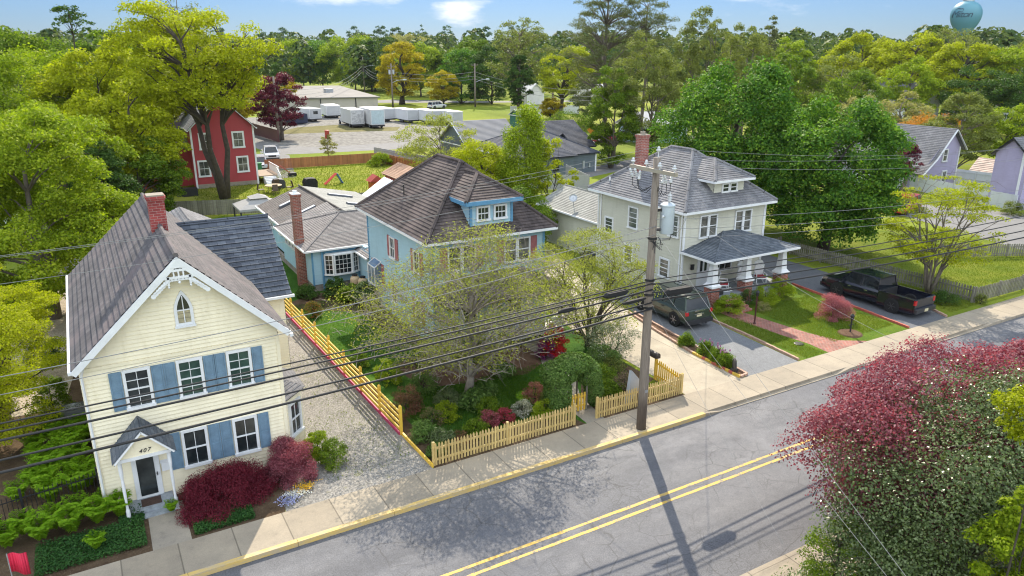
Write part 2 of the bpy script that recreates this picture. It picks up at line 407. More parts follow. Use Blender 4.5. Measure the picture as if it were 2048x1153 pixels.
def m_gravel(name, c1, c2, sc=16, weed=.5):
    m, t, b = newmat(name); co = coord(t)
    vo = N(t, 'ShaderNodeTexVoronoi'); vo.inputs['Scale'].default_value = sc; L(t, co, vo.inputs['Vector'])
    v2 = N(t, 'ShaderNodeTexVoronoi'); v2.inputs['Scale'].default_value = sc * .45; L(t, co, v2.inputs['Vector'])
    sx = N(t, 'ShaderNodeSeparateColor'); L(t, vo.outputs['Color'], sx.inputs[0])
    c = mixc(t, sx.outputs[0], c1, c2); a = noise(t, .55, co, 6, .7); g = noise(t, 1.7, co, 5, .7)
    c = mixc(t, mrange(t, a, .5, .7, 0, .7), c, [x * .55 for x in c1])
    c = mixc(t, mrange(t, g, .6, .72, 0, weed), c, (.20, .20, .05))
    c = mixc(t, mrange(t, vo.outputs['Distance'], .35, .8, 0, .45), c, [x * .3 for x in c1])
    L(t, c, b.inputs['Base Color']); b.inputs['Roughness'].default_value = .9; b.inputs['Specular IOR Level'].default_value = .2
    bump(t, b, vo.outputs['Distance'], .45, .02); return m
def m_soil(name, c=(.07, .045, .028), d=(.13, .09, .055), sc=14):
    m, t, b = newmat(name); co = coord(t)
    a = noise(t, 1.2, co, 6, .7); f = noise(t, sc, co, 4, .8)
    k = mixc(t, mrange(t, a, .35, .65), c, d); k = mixc(t, mrange(t, f, .55, .7, 0, .6), k, (.22, .17, .11))
    L(t, k, b.inputs['Base Color']); b.inputs['Roughness'].default_value = .95; b.inputs['Specular IOR Level'].default_value = .1
    bump(t, b, f, 1, .04); return m
M_ground = m_ground()
M_lawn_dark = m_lawn('dark_green_lawn', (.035, .09, .014), (.055, .14, .018), (.10, .20, .02), bareamt=.15)  # garden grass, a deeper green than the other lawns
M_lawn = m_lawn('front_lawn', (.07, .135, .014), (.115, .18, .018), (.19, .21, .035), bareamt=.45)
M_yard = m_lawn('back_lawn', (.17, .22, .02), (.27, .30, .03), (.36, .34, .08), bareamt=.6, sc=.5)
M_road = m_asphalt('road_asphalt', (.118, .12, .132), (.16, .157, .16), .5, .5)
M_drive = m_asphalt('driveway_asphalt', (.13, .135, .145), (.17, .175, .18), .15, .2)
M_drive2 = m_asphalt('dark_driveway_asphalt', (.085, .09, .10), (.115, .12, .13), .2, .2)
M_walk = m_concrete('sidewalk_concrete', (.355, .30, .225), (.28, .24, .185), 1.52)
M_conc = m_concrete('driveway_concrete', (.41, .355, .27), (.32, .275, .21), 3.4, .5)
M_slab = m_concrete('old_concrete', (.32, .28, .22), (.25, .22, .18), None, .6)
M_gravel = m_gravel('grey_gravel', (.21, .197, .178), (.345, .325, .295), 20, .85)
M_lot = m_gravel('lot_gravel', (.19, .18, .16), (.26, .245, .22), 2.2, .6)
M_soil = m_soil('bed_soil'); M_mulch = m_soil('bark_mulch', (.10, .055, .035), (.16, .10, .065), 22)
M_pebble = m_gravel('tan_gravel', (.40, .33, .24), (.50, .42, .32), 18, .2)
M_bst = m_concrete('far_asphalt', (.20, .195, .19), (.16, .155, .15), None, .4)
# ground: one sheet to the horizon with the road's trough in it
g = MB(); ys = [(-900, 0), (11.62, 0), (11.62, -.13), (19.6, -.13), (19.6, 0), (26, 0), (60, 0), (140, 0), (400, 0), (2600, 0)]
for i in range(len(ys) - 1):
    g.face([(-1600, *ys[i]), (2600, *ys[i]), (2600, *ys[i + 1]), (-1600, *ys[i + 1])])
struct('ground', g, M_ground)
def sheet(name, pts, z, m, kind='structure'):
    mb = MB(); mb.face([(x, y, z) for x, y in pts])
    o = struct(name, mb, m, kind)
    if o.data.polygons[0].normal.z < 0: o.data.flip_normals()
    return o
sheet('road', [(-300, 11.72), (500, 11.72), (500, 19.42), (-300, 19.42)], -.12, M_road)
# worn yellow centre lines
def m_line():
    m, t, b = newmat('yellow_road_paint'); co = coord(t)
    n = noise(t, 5, co, 6, .75); n2 = noise(t, 40, co, 3, .8)
    x = math2(t, 'ADD', n, math2(t, 'MULTIPLY', n2, .35))
    c = mixc(t, mrange(t, x, .70, .80), mixc(t, mrange(t, n, .4, .6), (.52, .33, .06), (.60, .41, .11)), (.17, .165, .16))
    L(t, c, b.inputs['Base Color']); b.inputs['Roughness'].default_value = .75; return m
M_line = m_line()
rnd = random.Random(5)
for y in (15.66, 16.02):
    mb = MB(); x = -60.0
    while x < 160:
        x2 = x + rnd.uniform(.5, 1.4)
        mb.face([(x, y - .06 + rnd.uniform(-.012, .012), -.115), (x2, y - .06 + rnd.uniform(-.012, .012), -.115), (x2, y + .06 + rnd.uniform(-.012, .012), -.115), (x, y + .06 + rnd.uniform(-.012, .012), -.115)]); x = x2
    struct('road_marking', mb, M_line)
# kerb: faded yellow paint as far as the concrete driveway, dropped there, bare beyond
def m_kerb():
    m, t, b = newmat('kerb_paint'); co = coord(t)
    n = noise(t, 3, co, 6, .7, (.6, 3, 3)); f = noise(t, 50, co, 3)
    c = mixc(t, mrange(t, n, .42, .62), (.58, .40, .12), (.42, .34, .22)); c = mixc(t, mrange(t, f, .55, .8, 0, .5), c, (.2, .16, .1))
    L(t, c, b.inputs['Base Color']); b.inputs['Roughness'].default_value = .8; return m
M_kerb = m_kerb()
mb = MB(); x = -60.0
while x < 20.2:
    x2 = min(x + 3.04, 20.2); mb.obox(((x + x2) / 2, 19.47, -.05), (1, 0, 0), (0, 1, 0), (0, 0, 1), (x2 - x) / 2 - .006, .085, .085); x = x2
o = struct('kerb', mb, M_kerb); bv = o.modifiers.new('bevel', 'BEVEL'); bv.width = .025; bv.segments = 2
mb = MB()
mb.prism([(20.2, 19.39, -.13), (20.2, 19.39, .035), (21.1, 19.39, -.09), (28.3, 19.39, -.09), (29.2, 19.39, .03), (35.0, 19.39, .03), (36, 19.39, -.08), (40, 19.39, -.08), (41, 19.39, .03), (160, 19.39, .03), (160, 19.39, -.13)], (0, .16, 0))
struct('kerb', mb, M_walk)
mb = MB(); mb.box(-60, 160, 19.552, 21.12, -.13, .022); struct('sidewalk', mb, M_walk)
mb = MB(); mb.box(-60, 160, 9.7, 11.6, -.13, .022); struct('sidewalk', mb, M_walk)
mb = MB(); mb.box(-60, 160, 11.6, 11.75, -.13, .028); struct('kerb', mb, M_walk)
Z = lambda k: .004 * k
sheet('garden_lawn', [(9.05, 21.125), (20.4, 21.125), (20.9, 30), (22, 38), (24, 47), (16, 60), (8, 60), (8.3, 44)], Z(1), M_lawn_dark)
sheet('gravel_driveway', [(3.9, 21.125), (9.02, 21.125), (8.95, 24), (8.55, 41), (8.4, 52), (5.2, 52), (5.0, 26)], Z(2), M_gravel)
sheet('planting_bed', [(-60, 21.125), (3.88, 21.125), (4.99, 24.6), (-1.2, 24.6), (-1.2, 42), (-60, 42)], Z(1), M_soil)
sheet('planting_bed', [(9.06, 21.13), (15.55, 21.13), (15.3, 22.1), (12.9, 22.3), (10.6, 22.9), (9.6, 24.5), (9.5, 30), (9.05, 30)], Z(2), M_soil)
sheet('planting_bed', [(16.4, 21.13), (20.7, 21.13), (20.5, 26), (19.2, 26.5), (17.7, 24.5), (16.6, 23)], Z(2), M_soil)
sheet('planting_bed', [(11.3, 27.3), (14.0, 26.6), (16.0, 26.3), (17.2, 27.0), (18.4, 30.9), (13.6, 31.2), (11.0, 30.2)], Z(2), M_mulch)
sheet('planting_bed', [(9.0, 41.6), (11.1, 42.7), (13.6, 41.2), (13.6, 31), (12.5, 33), (12.2, 38), (9.6, 40.0)], Z(2), M_soil)
sheet('garden_path', [(15.6, 21.125), (16.45, 21.125), (16.75, 23.2), (17.7, 25.1), (18.9, 27.4), (18.6, 30.9), (17.5, 30.9), (17.6, 27.8), (16.5, 25.6), (15.75, 23.6)], Z(3), M_slab)
sheet('concrete_driveway', [(20.72, 21.125), (24.0, 21.125), (24.55, 27), (26.2, 35), (28.6, 43), (29.3, 52), (24.5, 52), (22.4, 38), (20.95, 30)], Z(3), M_conc)
sheet('asphalt_driveway', [(24.35, 21.125), (27.75, 21.125), (28.15, 27.5), (28.9, 31), (29.0, 38), (26.9, 38), (24.9, 28)], Z(4), M_drive)
sheet('front_lawn', [(27.9, 21.125), (36.3, 21.125), (36.8, 25), (37.25, 29.5), (36.4, 31.5), (28.9, 31), (28.3, 27.5)], Z(2), M_lawn)
sheet('brick_path', [(29.9, 21.126), (32.9, 21.126), (31.75, 21.9), (31.2, 23.4), (30.75, 26.8), (30.6, 28), (29.5, 28), (29.5, 26.5), (29.75, 24), (30.0, 22.4)], Z(3), brick('path_brick', (.33, .11, .08), (.21, .07, .055), (.30, .22, .17), .22, .11, .012, 'Object'))
sheet('asphalt_driveway', [(36.45, 21.125), (39.7, 21.125), (40.4, 22.7), (41.3, 28.3), (41.6, 40), (37.6, 40), (37.3, 29.5), (36.9, 25)], Z(2), M_drive2)
sheet('side_lawn', [(40.5, 21.6), (90, 21.6), (64, 29), (55, 36), (42.0, 36), (41.5, 28)], Z(1), m_lawn('side_lawn', (.10, .15, .015), (.17, .21, .02), (.23, .24, .035), bareamt=.3))
sheet('side_street', [(58.5, 26.6), (66, 27), (120, 24), (125, 30), (72, 33.5), (67.5, 42.5), (62, 52), (58, 51), (62.5, 40)], Z(3), M_bst)
sheet('back_lawn', [(5, 68.5), (22.5, 67.6), (31, 66), (35.8, 76), (33.5, 92.6), (20.0, 93.0), (17, 84), (8, 88)], Z(1), M_yard)
sheet('gravel_lot', [(30, 170), (56, 163), (58, 137), (67, 123), (44.5, 106), (27, 110), (25, 116)], Z(1), M_lot)
sheet('lot_weeds', [(28, 133), (36, 143), (44, 144), (47.5, 136), (53, 134), (50, 128), (40, 131)], Z(2), m_lawn('dry_weeds', (.14, .13, .05), (.20, .18, .07), (.24, .21, .11), bareamt=.6))
sheet('back_street', [(18, 185), (23, 185), (27, 141), (26.6, 117), (31, 111.6), (46, 111), (90, 95), (88, 89), (48, 102), (36.3, 104.3), (29.3, 105), (24.6, 106), (22.8, 113), (22, 141)], Z(2), M_bst)
sheet('back_street', [(18.5, 86), (21, 86), (25, 104.9), (22.5, 112)], Z(3), M_bst)
sheet('far_street', [(66, 205), (72, 199), (100, 184), (180, 150), (180, 157), (100, 191), (80, 210)], Z(2), M_bst)
sheet('far_street', [(50, 69), (110, 90), (108, 95), (52, 74)], Z(2), M_bst)
# the pebble path and old concrete left of the yellow house
sheet('gravel_path', [(-1.6, 38), (-2.2, 33), (-4.0, 33), (-4.6, 45), (-4.4, 55), (-1.6, 57), (-.5, 52), (-1.4, 45)], Z(2), M_pebble)
sheet('entry_walk', [(.06, 21.125), (1.13, 21.125), (1.16, 23.45), (.1, 23.45)], Z(3), M_slab)
# ================================================================ HOUSES
M_white = plain('white_trim', (.72, .73, .74), .45, .1, 2)
M_glass = glassmat('window_glass'); M_glass_g = glassmat('green_window_glass', (.015, .045, .035), .08, (.05, .10, .075))
M_glass_c = glassmat('curtained_glass', (.05, .055, .05), .1, (.22, .21, .18))
M_dark = plain('dark_metal', (.02, .02, .022), .5); M_black = plain('black_rubber', (.012, .012, .013), .75)
M_steel = plain('galvanised_steel', (.42, .44, .46), .4, .1, 5, .6)
M_flash = plain('lead_flashing', (.10, .11, .13), .5, .2, 4)
M_sh_blue = plain('blue_shutter_paint', (.15, .24, .33), .5, .2, 4)
M_sh_pink = plain('rose_shutter_paint', (.33, .12, .13), .55, .2, 4)
M_block = brick('foundation_block', (.30, .26, .22), (.25, .21, .18), (.2, .18, .16), .42, .2, .012)
M_redbrick = brick('red_brick', (.33, .085, .055), (.19, .05, .035), (.36, .30, .26), .24, .09, .009)
M_dkbrick = brick('chimney_brick', (.30, .085, .055), (.14, .04, .03), (.34, .28, .24), .24, .09, .009)
M_yel = siding('cream_siding', (.83, .75, .555), .07, (.62, .58, .45), .4); M_blu = siding('sky_blue_siding', (.32, .49, .575), .08)
M_grn = siding('sage_siding', (.54, .525, .435)); M_red = siding('barn_red_siding', (.36, .04, .045))
M_pur = siding('lilac_siding', (.37, .335, .48)); M_slate = siding('slate_siding', (.10, .125, .14))
M_bluetrim = plain('blue_trim', (.10, .26, .42), .5, .15, 3)
M_r_yel = shingle('weathered_grey_shingle', (.10, .092, .095), (.138, .126, .126), .32, .22, .22, (.155, .122, .12))
M_r_wing = shingle('charcoal_shingle', (.07, .08, .10), (.125, .14, .165), .34, .2, .15)
M_r_blu = shingle('brown_black_shingle', (.062, .05, .048), (.10, .08, .075), .3, .16, .35, (.13, .10, .09))
M_r_add = shingle('grey_brown_shingle', (.19, .175, .17), (.24, .22, .21), .3, .16, .15)
M_r_add2 = shingle('taupe_shingle', (.12, .105, .098), (.16, .14, .13), .3, .16, .2)
M_r_gry = shingle('slate_grey_shingle', (.155, .155, .165), (.21, .205, .21), .3, .16, .25)
M_r_porch = shingle('blue_grey_shingle', (.085, .10, .12), (.14, .155, .175), .3, .15, .18)
M_r_ann = shingle('pale_grey_shingle', (.25, .25, .23), (.30, .30, .275), .3, .16, .15)
M_r_dark = shingle('dark_slate_shingle', (.06, .065, .085), (.09, .095, .115), .3, .16, .15)
M_r_tan = shingle('tan_shingle', (.36, .22, .15), (.42, .27, .19), .3, .16, .15)
X, Y, Zv = Vector((1, 0, 0)), Vector((0, 1, 0)), Vector((0, 0, 1))
def window(root, c, u, n, w, h, glass=None, fr=.075, cols=2, rows=2, name='window', sash=True, frm=None, sill=True, pad=.058):
    """c: centre of the bottom edge on the wall plane."""
    c, u, n = Vector(c), Vector(u).normalized(), Vector(n).normalized(); m = MB()
    P = lambda a, b, d: c + u * a + Zv * b + n * d
    for s in (-1, 1): m.obox(P(s * (w / 2 - fr / 2), h / 2, pad), u, n, Zv, fr / 2, .045, h / 2)
    m.obox(P(0, h - fr / 2, pad + .002), u, n, Zv, w / 2 - fr, .045, fr / 2)
    if sill: m.obox(P(0, fr / 2, pad + .012), u, n, Zv, w / 2 + .03, .075, fr / 2 + .004)
    else: m.obox(P(0, fr / 2, pad + .002), u, n, Zv, w / 2 - fr, .045, fr / 2)
    iw, ih = w - 2 * fr, h - 2 * fr
    if sash: m.obox(P(0, h / 2, pad - .002), u, n, Zv, iw / 2, .03, .022)
    for i in range(1, cols): m.obox(P(-iw / 2 + iw * i / cols, h / 2, pad - .008), u, n, Zv, .009, .02, ih / 2)
    for j in range(1, rows * (2 if sash else 1)):
        if sash and j == rows: continue
        m.obox(P(0, fr + ih * j / (rows * (2 if sash else 1)), pad - .009), u, n, Zv, iw / 2, .019, .010)
    f = part(name, m, frm or M_white, root)
    g = MB(); g.face([P(-iw / 2 - .01, fr - .01, .046), P(iw / 2 + .01, fr - .01, .046), P(iw / 2 + .01, h - fr + .01, .046), P(-iw / 2 - .01, h - fr + .01, .046)])
    part('pane', g, glass or M_glass, f)
    return f
def shutter(root, c, u, n, w, h, m=None):
    c, u, n = Vector(c), Vector(u).normalized(), Vector(n).normalized(); b = MB()
    P = lambda a, z, d: c + u * a + Zv * z + n * d
    b.obox(P(0, h / 2, .02), u, n, Zv, w / 2, .018, h / 2)
    for z0, z1 in ((.06, h * .47), (h * .53, h - .06)):
        b.obox(P(0, (z0 + z1) / 2, .038), u, n, Zv, w / 2 - .06, .008, (z1 - z0) / 2)
    for s in (-1, 1): b.obox(P(s * (w / 2 - .025), h / 2, .042), u, n, Zv, .024, .012, h / 2 - .004)
    return part('shutter', b, m or M_sh_blue, root)
def gutter(mb, a, b):
    a, b = Vector(a), Vector(b); mb.bar(a, b, .11, .10)
def roof_slab(mb, faces, exp=.18, th=.022, t=.14):
    cen = sum((Vector(p) for f in faces for p in f), Vector()) / sum(len(f) for f in faces)
    for f in faces: mb.laps(f, (0, 0, 1), exp, th, None, t)
def ridge(mb, a, b, w=.12):
    a, b = Vector(a), Vector(b); d = (b - a).normalized(); mb.tube([a - d * .02 + Zv * .0, b + d * .02], w / 2, 6)
def fascia(mb, a, b, h=.17, t=.05, drop=.09):
    a, b = Vector(a) - Zv * drop, Vector(b) - Zv * drop; mb.bar(a, b, t, h)
def chimney(root, x, y, w, d, z0, z1, mat, capmat, flue=True):
    m = MB(); m.box(x - w / 2, x + w / 2, y - d / 2, y + d / 2, z0, z1)
    for k, e in enumerate((.03, .06)): m.box(x - w / 2 - e, x + w / 2 + e, y - d / 2 - e, y + d / 2 + e, z1 + .075 * k, z1 + .075 * (k + 1))
    c = part('chimney', m, mat, root)
    k = MB(); k.box(x - w / 2 - .02, x + w / 2 + .02, y - d / 2 - .02, y + d / 2 + .02, z1 + .15, z1 + .20)
    if flue: k.lathe([(w * .26, 0), (w * .26, .16), (w * .19, .16), (w * .19, .05)], (x, y, z1 + .2), 10)
    part('chimney_cap', k, capmat, c)
    return c
# ---------------------------------------------------------------- cream house with the gingerbread gable
h1 = thing('cream_house', 'cream yellow gabled house with blue shutters, white gingerbread trim and small porch', 'house', (1.9, 24.0, 0))
rx, rz, ez, ex0, ex1, fy, by = 2.0, 8.12, 5.05, -1.2, 5.1, 23.55, 34.8
sl_ = (rz - ez) / (rx - ex0)
rake = lambda x: rz - abs(x - rx) * sl_ - .19
w = MB()
w.laps([(-1.03, 24, .0), (4.78, 24, .0), (4.78, 24, rake(4.78)), (rx, 24, rake(rx)), (-1.03, 24, rake(-1.03))], (0, -1, 0), .13, .036)
w.laps([(-1.03, 24, 0), (-1.03, 34.6, 0), (-1.03, 34.6, 5), (-1.03, 24, 5)], (-1, 0, 0), .13, .036)
w.laps([(4.78, 24, 0), (4.78, 34.6, 0), (4.78, 34.6, 5), (4.78, 24, 5)], (1, 0, 0), .13, .036)
w.face([(-1.03, 34.6, 0), (4.78, 34.6, 0), (4.78, 34.6, 5), (rx, 34.6, 7.9), (-1.03, 34.6, 5)])
# wing to the right, rear block
w.laps([(4.78, 29.35, 0), (6.25, 29.35, 0), (6.25, 29.35, 4.6), (4.78, 29.35, 4.6)], (0, -1, 0), .13, .036)
w.laps([(6.25, 29.35, 0), (6.25, 35.1, 0), (6.25, 35.1, 4.6), (6.25, 32.2, 7.0), (6.25, 29.35, 4.6)], (1, 0, 0), .13, .036)
w.laps([(-1.03, 34.6, 0), (-1.03, 42.6, 0), (-1.03, 42.6, 3.2), (-1.03, 34.6, 3.2)], (-1, 0, 0), .13, .036)
w.box(1.7, 6.1, 34.7, 42.6, 0, 4.8)
# bay on the right side
bay = [(4.79, 24.12), (5.52, 24.85), (5.52, 26.3), (4.79, 27.0)]
for a, b in zip(bay[:-1], bay[1:]):
    nn = Vector((b[1] - a[1], a[0] - b[0], 0)); w.laps([(*a, 0), (*b, 0), (*b, 2.45), (*a, 2.45)], nn, .13, .036)
part('wall', w, M_yel, h1)
r = MB()
roof_slab(r, [[(ex0, fy, ez), (rx, fy, rz), (rx, by, rz), (ex0, by, ez)], [(ex1, fy, rz - (ex1 - rx) * sl_), (rx, fy, rz), (rx, by, rz), (ex1, by, rz - (ex1 - rx) * sl_)]], .235, .034)
ridge(r, (rx, fy, rz + .02), (rx, by, rz + .02), .16)
part('roof', r, M_r_yel, h1)
r = MB()
roof_slab(r, [[(4.3, 29.05, 4.6), (6.52, 29.05, 4.6), (6.52, 32.2, 7.25), (2.4, 32.2, 7.25)], [(4.3, 35.4, 4.6), (6.52, 35.4, 4.6), (6.52, 32.2, 7.25), (2.4, 32.2, 7.25)]], .235, .045)
ridge(r, (2.4, 32.2, 7.27), (6.52, 32.2, 7.27)); part('roof', r, M_r_wing, h1, label='newer charcoal blue side wing roof')
r = MB(); q = (3.9, 40.2, 6.45)
for a, b in (((1.4, 34.5), (6.35, 34.5)), ((6.35, 34.5), (6.35, 42.9)), ((6.35, 42.9), (1.4, 42.9)), ((1.4, 42.9), (1.4, 34.5))):
    q2 = (3.9, 37.0, 6.45)
    pts = [(*a, 4.75), (*b, 4.75)] + ([q2] if a[1] == b[1] == 34.5 else [q] if a[1] == b[1] else ([q, q2] if b[1] > 40 else [q2, q]))
    roof_slab(r, [pts], .2, .026)
part('roof', r, M_r_gry, h1)
# bay roof
r = MB(); e = .16
o4 = [(4.79, 23.92), (5.70, 24.78), (5.70, 26.38), (4.79, 27.2)]
roof_slab(r, [[(*o4[0], 2.45), (*o4[1], 2.45), (4.79, 24.9, 2.98)], [(*o4[1], 2.45), (*o4[2], 2.45), (4.79, 26.2, 2.98), (4.79, 24.9, 2.98)], [(*o4[2], 2.45), (*o4[3], 2.45), (4.79, 26.2, 2.98)]], .15, .02, .1)
part('bay_roof', r, M_r_gry, h1)
# trim: rakes, corner boards, frieze, gutters
t = MB()
for s in (-1, 1):
    xe = ex0 if s < 0 else ex1; a, b = Vector((xe - .02 * s, fy - .03, rz - abs(xe - rx) * sl_ - .10)), Vector((rx - .03 * s, fy - .03, rz - .12))
    t.bar(a, b, .05, .19, Vector((s * sl_, 0, 1)))
    t.face([(xe, fy, rz - abs(xe - rx) * sl_ - .15), (rx, fy, rz - .15), (rx, 24.0, rz - .15), (xe, 24.0, rz - abs(xe - rx) * sl_ - .15)][::s])
gutter(t, (ex0 - .05, fy - .02, ez - .05), (ex0 - .05, by, ez - .05)); gutter(t, (ex1 + .05, fy - .02, ez - .08), (ex1 + .05, 29.0, ez - .08))
gutter(t, (4.6, 28.99, 4.55), (6.6, 28.99, 4.55))
t.tube([(-.92, 23.93, 4.95), (-1.0, 23.95, 4.7), (-1.0, 23.95, .2), (-1.1, 23.8, .1)], .04, 6)
t.prism([(rx - .22, fy - .062, rz - .36), (rx + .22, fy - .062, rz - .36), (rx, fy - .062, rz - .02)], (0, .05, 0))
part('trim', t, M_white, h1)
t = MB()
for x in (-1.0, 4.76): t.obox((x, 23.975, 2.45), X, Y, Zv, .055, .03, 2.45)
t.obox((1.88, 23.972, 4.86), X, Y, Zv, 2.86, .022, .05); t.obox((4.80, 24.10, 1.2), X, Y, Zv, .05, .05, 1.2); t.obox((5.52, 24.85, 1.2), X, Y, Zv, .045, .045, 1.2)
part('corner_board', t, M_yel, h1)
# gingerbread in the apex
g = MB(); gy = fy - .02; zt = 7.46
hw = lambda z: (rz - .20 - z) / sl_
g.obox((rx, gy, 7.68), X, Y, Zv, hw(7.68) - .02, .03, .035); g.obox((rx, gy, zt), X, Y, Zv, hw(zt) - .05, .03, .035)
for k in range(-3, 4):
    x = rx + k * .135
    if abs(k) * .135 < hw(7.68) - .02: g.obox((x, gy, 7.57), X, Y, Zv, .022, .02, 0.10)
for k in range(-3, 4):                                     # sunburst
    an = math.pi / 2 + k * .3; ln = .19 - .015 * abs(k)
    g.bar((rx + math.cos(an) * .05, gy, 7.70 + math.sin(an) * .03), (rx + math.cos(an) * ln, gy, 7.70 + math.sin(an) * ln), .03, .022, (0, 1, 0))
g.tube([(rx + math.cos(a * .1) * .22, gy, 7.70 + math.sin(a * .1) * .19) for a in range(0, 32)], .02, 5)
n = 13
for k in range(n):                                          # scalloped lower edge
    x = rx - hw(zt) * .62 + 2 * hw(zt) * .62 * k / (n - 1); g.lathe([(.0, -.02), (.062, -.02), (.062, .02), (0, .02)], (x, gy + .004 * (k % 2) + .002, zt - .05), 8, (0, 1, 0))
for s in (-1, 1):
    for k in range(7):
        x = rx + s * (hw(zt) * .66 + k * .075); z = zt - .08 - k * .07
        g.lathe([(.0, -.02), (.075, -.02), (.075, .02), (0, .02)], (x, gy + .004 * (k % 2) + .003, z), 8, (0, 1, 0))
    g.obox((rx + s * hw(zt) * .64, gy, zt - .10), X, Y, Zv, .03, .03, .14); g.lathe([(0, 0), (.035, .05), (.0, .12)], (rx + s * hw(zt) * .64, gy, zt - .34), 8)
    xa = rx + s * (hw(zt) * .66); g.bar((xa, gy, zt - .12), (rx + s * (hw(zt) + .28), gy, zt - .42), .03, .07, (0, 1, 0))
g.lathe([(0, 0), (.05, .06), (.02, .10), (.04, .16)], (rx, gy, zt - .22), 8)
part('gingerbread', g, M_white, h1)
# pointed attic window
def arch_pts(w, h, n=8, y=0.0, g=0.0):
    sp = h * .46; pts = [(-w / 2 - g, y, -g), (w / 2 + g, y, -g)]
    for k in range(n + 1):
        a = k / n; pts.append(((w / 2 + g) * (1 - a ** 1.75), y, sp + (h - sp + g * 1.6) * a))
    pts += [(-p[0], p[1], p[2]) for p in pts[2:-1]][::-1]
    return pts
c0 = Vector((2.03, 0, 5.86)); W, H = .37, .92
outer = [c0 + Vector(p) for p in arch_pts(W, H, y=23.94, g=.09)]; inner = [c0 + Vector(p) for p in arch_pts(W, H, y=23.94)]
f = MB(); m = len(outer)
for i in range(m):
    j = (i + 1) % m; d = Vector((0, .05, 0))
    f.face([outer[i], outer[j], inner[j], inner[i]]); f.face([inner[i], inner[j], inner[j] + d, inner[i] + d]); f.face([outer[j], outer[i], outer[i] + d, outer[j] + d])
f.obox(c0 + Vector((0, 23.945, .45)), X, Y, Zv, .013, .02, .43); f.obox(c0 + Vector((0, 23.946, .42)), X, Y, Zv, W / 2, .02, .018); f.obox(c0 + Vector((0, 23.94, -.11)), X, Y, Zv, W / 2 + .12, .05, .035)
aw = part('window', f, M_white, h1, label='pointed gothic attic window')
def m_blind():
    m, t, b = newmat('window_blind'); sx = N(t, 'ShaderNodeSeparateXYZ'); L(t, coord(t), sx.inputs[0])
    fr = math2(t, 'FRACT', math2(t, 'MULTIPLY', sx.outputs['Z'], 6.5)); up = mrange(t, sx.outputs['Z'], 6.26, 6.28)
    c = mixc(t, mrange(t, fr, .0, .2), (.12, .10, .07), (.46, .40, .26)); c = mixc(t, mrange(t, noise(t, 9, coord(t)), .4, .6, 0, .5), c, (.2, .19, .15)); c = mixc(t, up, c, (.04, .04, .035))
    L(t, c, b.inputs['Base Color']); b.inputs['Roughness'].default_value = .12; return m
g = MB(); g.face([p + Vector((0, .018, 0)) for p in inner]); part('pane', g, m_blind(), aw)
for i, (x, gl) in enumerate(((.45, M_glass), (1.97, M_glass_g), (3.47, M_glass_g))):
    window(h1, (x, 24, 3.33), X, (0, -1, 0), .78, 1.32, gl, .085, 2, 2)
    for s in (-1, 1): shutter(h1, (x + s * .585, 23.98, 3.35), X, (0, -1, 0), .345, 1.28)
for x in (1.82, 3.41):
    window(h1, (x, 24, .86), X, (0, -1, 0), .8, 1.36, M_glass, .085, 2, 1)
    for s in (-1, 1): shutter(h1, (x + s * .61, 23.98, .9), X, (0, -1, 0), .36, 1.3)
dxy = Vector((.707, .707, 0)); window(h1, (5.16, 24.49, .86), dxy, (.707, -.707, 0), .74, 1.3, M_glass, .09, 2, 1)
# front door with storm door
d = MB(); d.obox((.28, 23.97, .93), X, Y, Zv, .40, .04, .80)
dr = part('door', d, M_white, h1)
d = MB(); d.obox((.27, 23.925, .93), X, Y, Zv, .25, .012, .67); part('pane', d, M_glass, dr)
d = MB(); d.obox((.575, 23.91, .95), X, Y, Zv, .012, .02, .06); d.tube([(.575, 23.9, .98), (.55, 23.87, .98)], .01, 6); part('handle', d, M_dark, dr)
# porch
for x in (-.42, .95):
    p = MB(); p.lathe([(.062, 0), (.062, .35), (.045, .42), (.036, .6), (.05, 1.1), (.038, 1.45), (.055, 1.6), (.06, 1.65), (.06, 2.1)], (x, 23.08, .02), 10)
    p.obox((x, 23.08, .03), X, Y, Zv, .075, .075, .03); part('porch_post', p, M_white, h1)
p = MB(); pz = lambda x: 3.03 - abs(x - .28) * 1.05
p.prism([(-.42, 23.0, 2.16), (.98, 23.0, 2.16), (.28, 23.0, 2.90)], (0, .06, 0)); 
for x in (-.42, .95): p.box(x - .04, x + .04, 23.06, 24, 2.06, 2.15)
part('porch_gable', p, M_yel, h1)
p = MB(); p.obox((.28, 22.99, 2.13), X, Y, Zv, .74, .03, .05)
for s in (-1, 1):
    p.bar((.28 + s * .83, 22.9, 2.13), (.28, 22.9, 3.0), .05, .14, (0, 1, 0)); p.face([(.28 + s * .85, 22.9, 2.10), (.28, 22.9, 2.98), (.28, 24, 2.98), (.28 + s * .85, 24, 2.10)][::s])
part('porch_trim', p, M_white, h1)
p = MB()
for s in (-1, 1): p.laps([(.28 + s * .88, 22.86, 2.12), (.28, 22.86, 3.06), (.28, 24.0, 3.06), (.28 + s * .88, 24.0, 2.12)], (s * .7, 0, .7), .17, .022, None, .05)
part('porch_roof', p, M_r_porch, h1)
p = MB(); p.box(-.36, .92, 23.22, 23.97, 0, .17); p.box(-.30, .86, 22.95, 23.2, 0, .06)
part('step', p, plain('grey_porch_paint', (.30, .33, .36), .7, .3, 4), h1, bevel=.015)
fc = bpy.data.curves.new('house_number', 'FONT'); fc.body = '407'; fc.size = .185; fc.extrude = .008; fc.shear = .35; fc.align_x = 'CENTER'; fc.space_character = 1.25
fo = bpy.data.objects.new('house_number', fc); COL.objects.link(fo)
dg = bpy.context.evaluated_depsgraph_get(); me = bpy.data.meshes.new_from_object(fo.evaluated_get(dg)); bpy.data.objects.remove(fo)
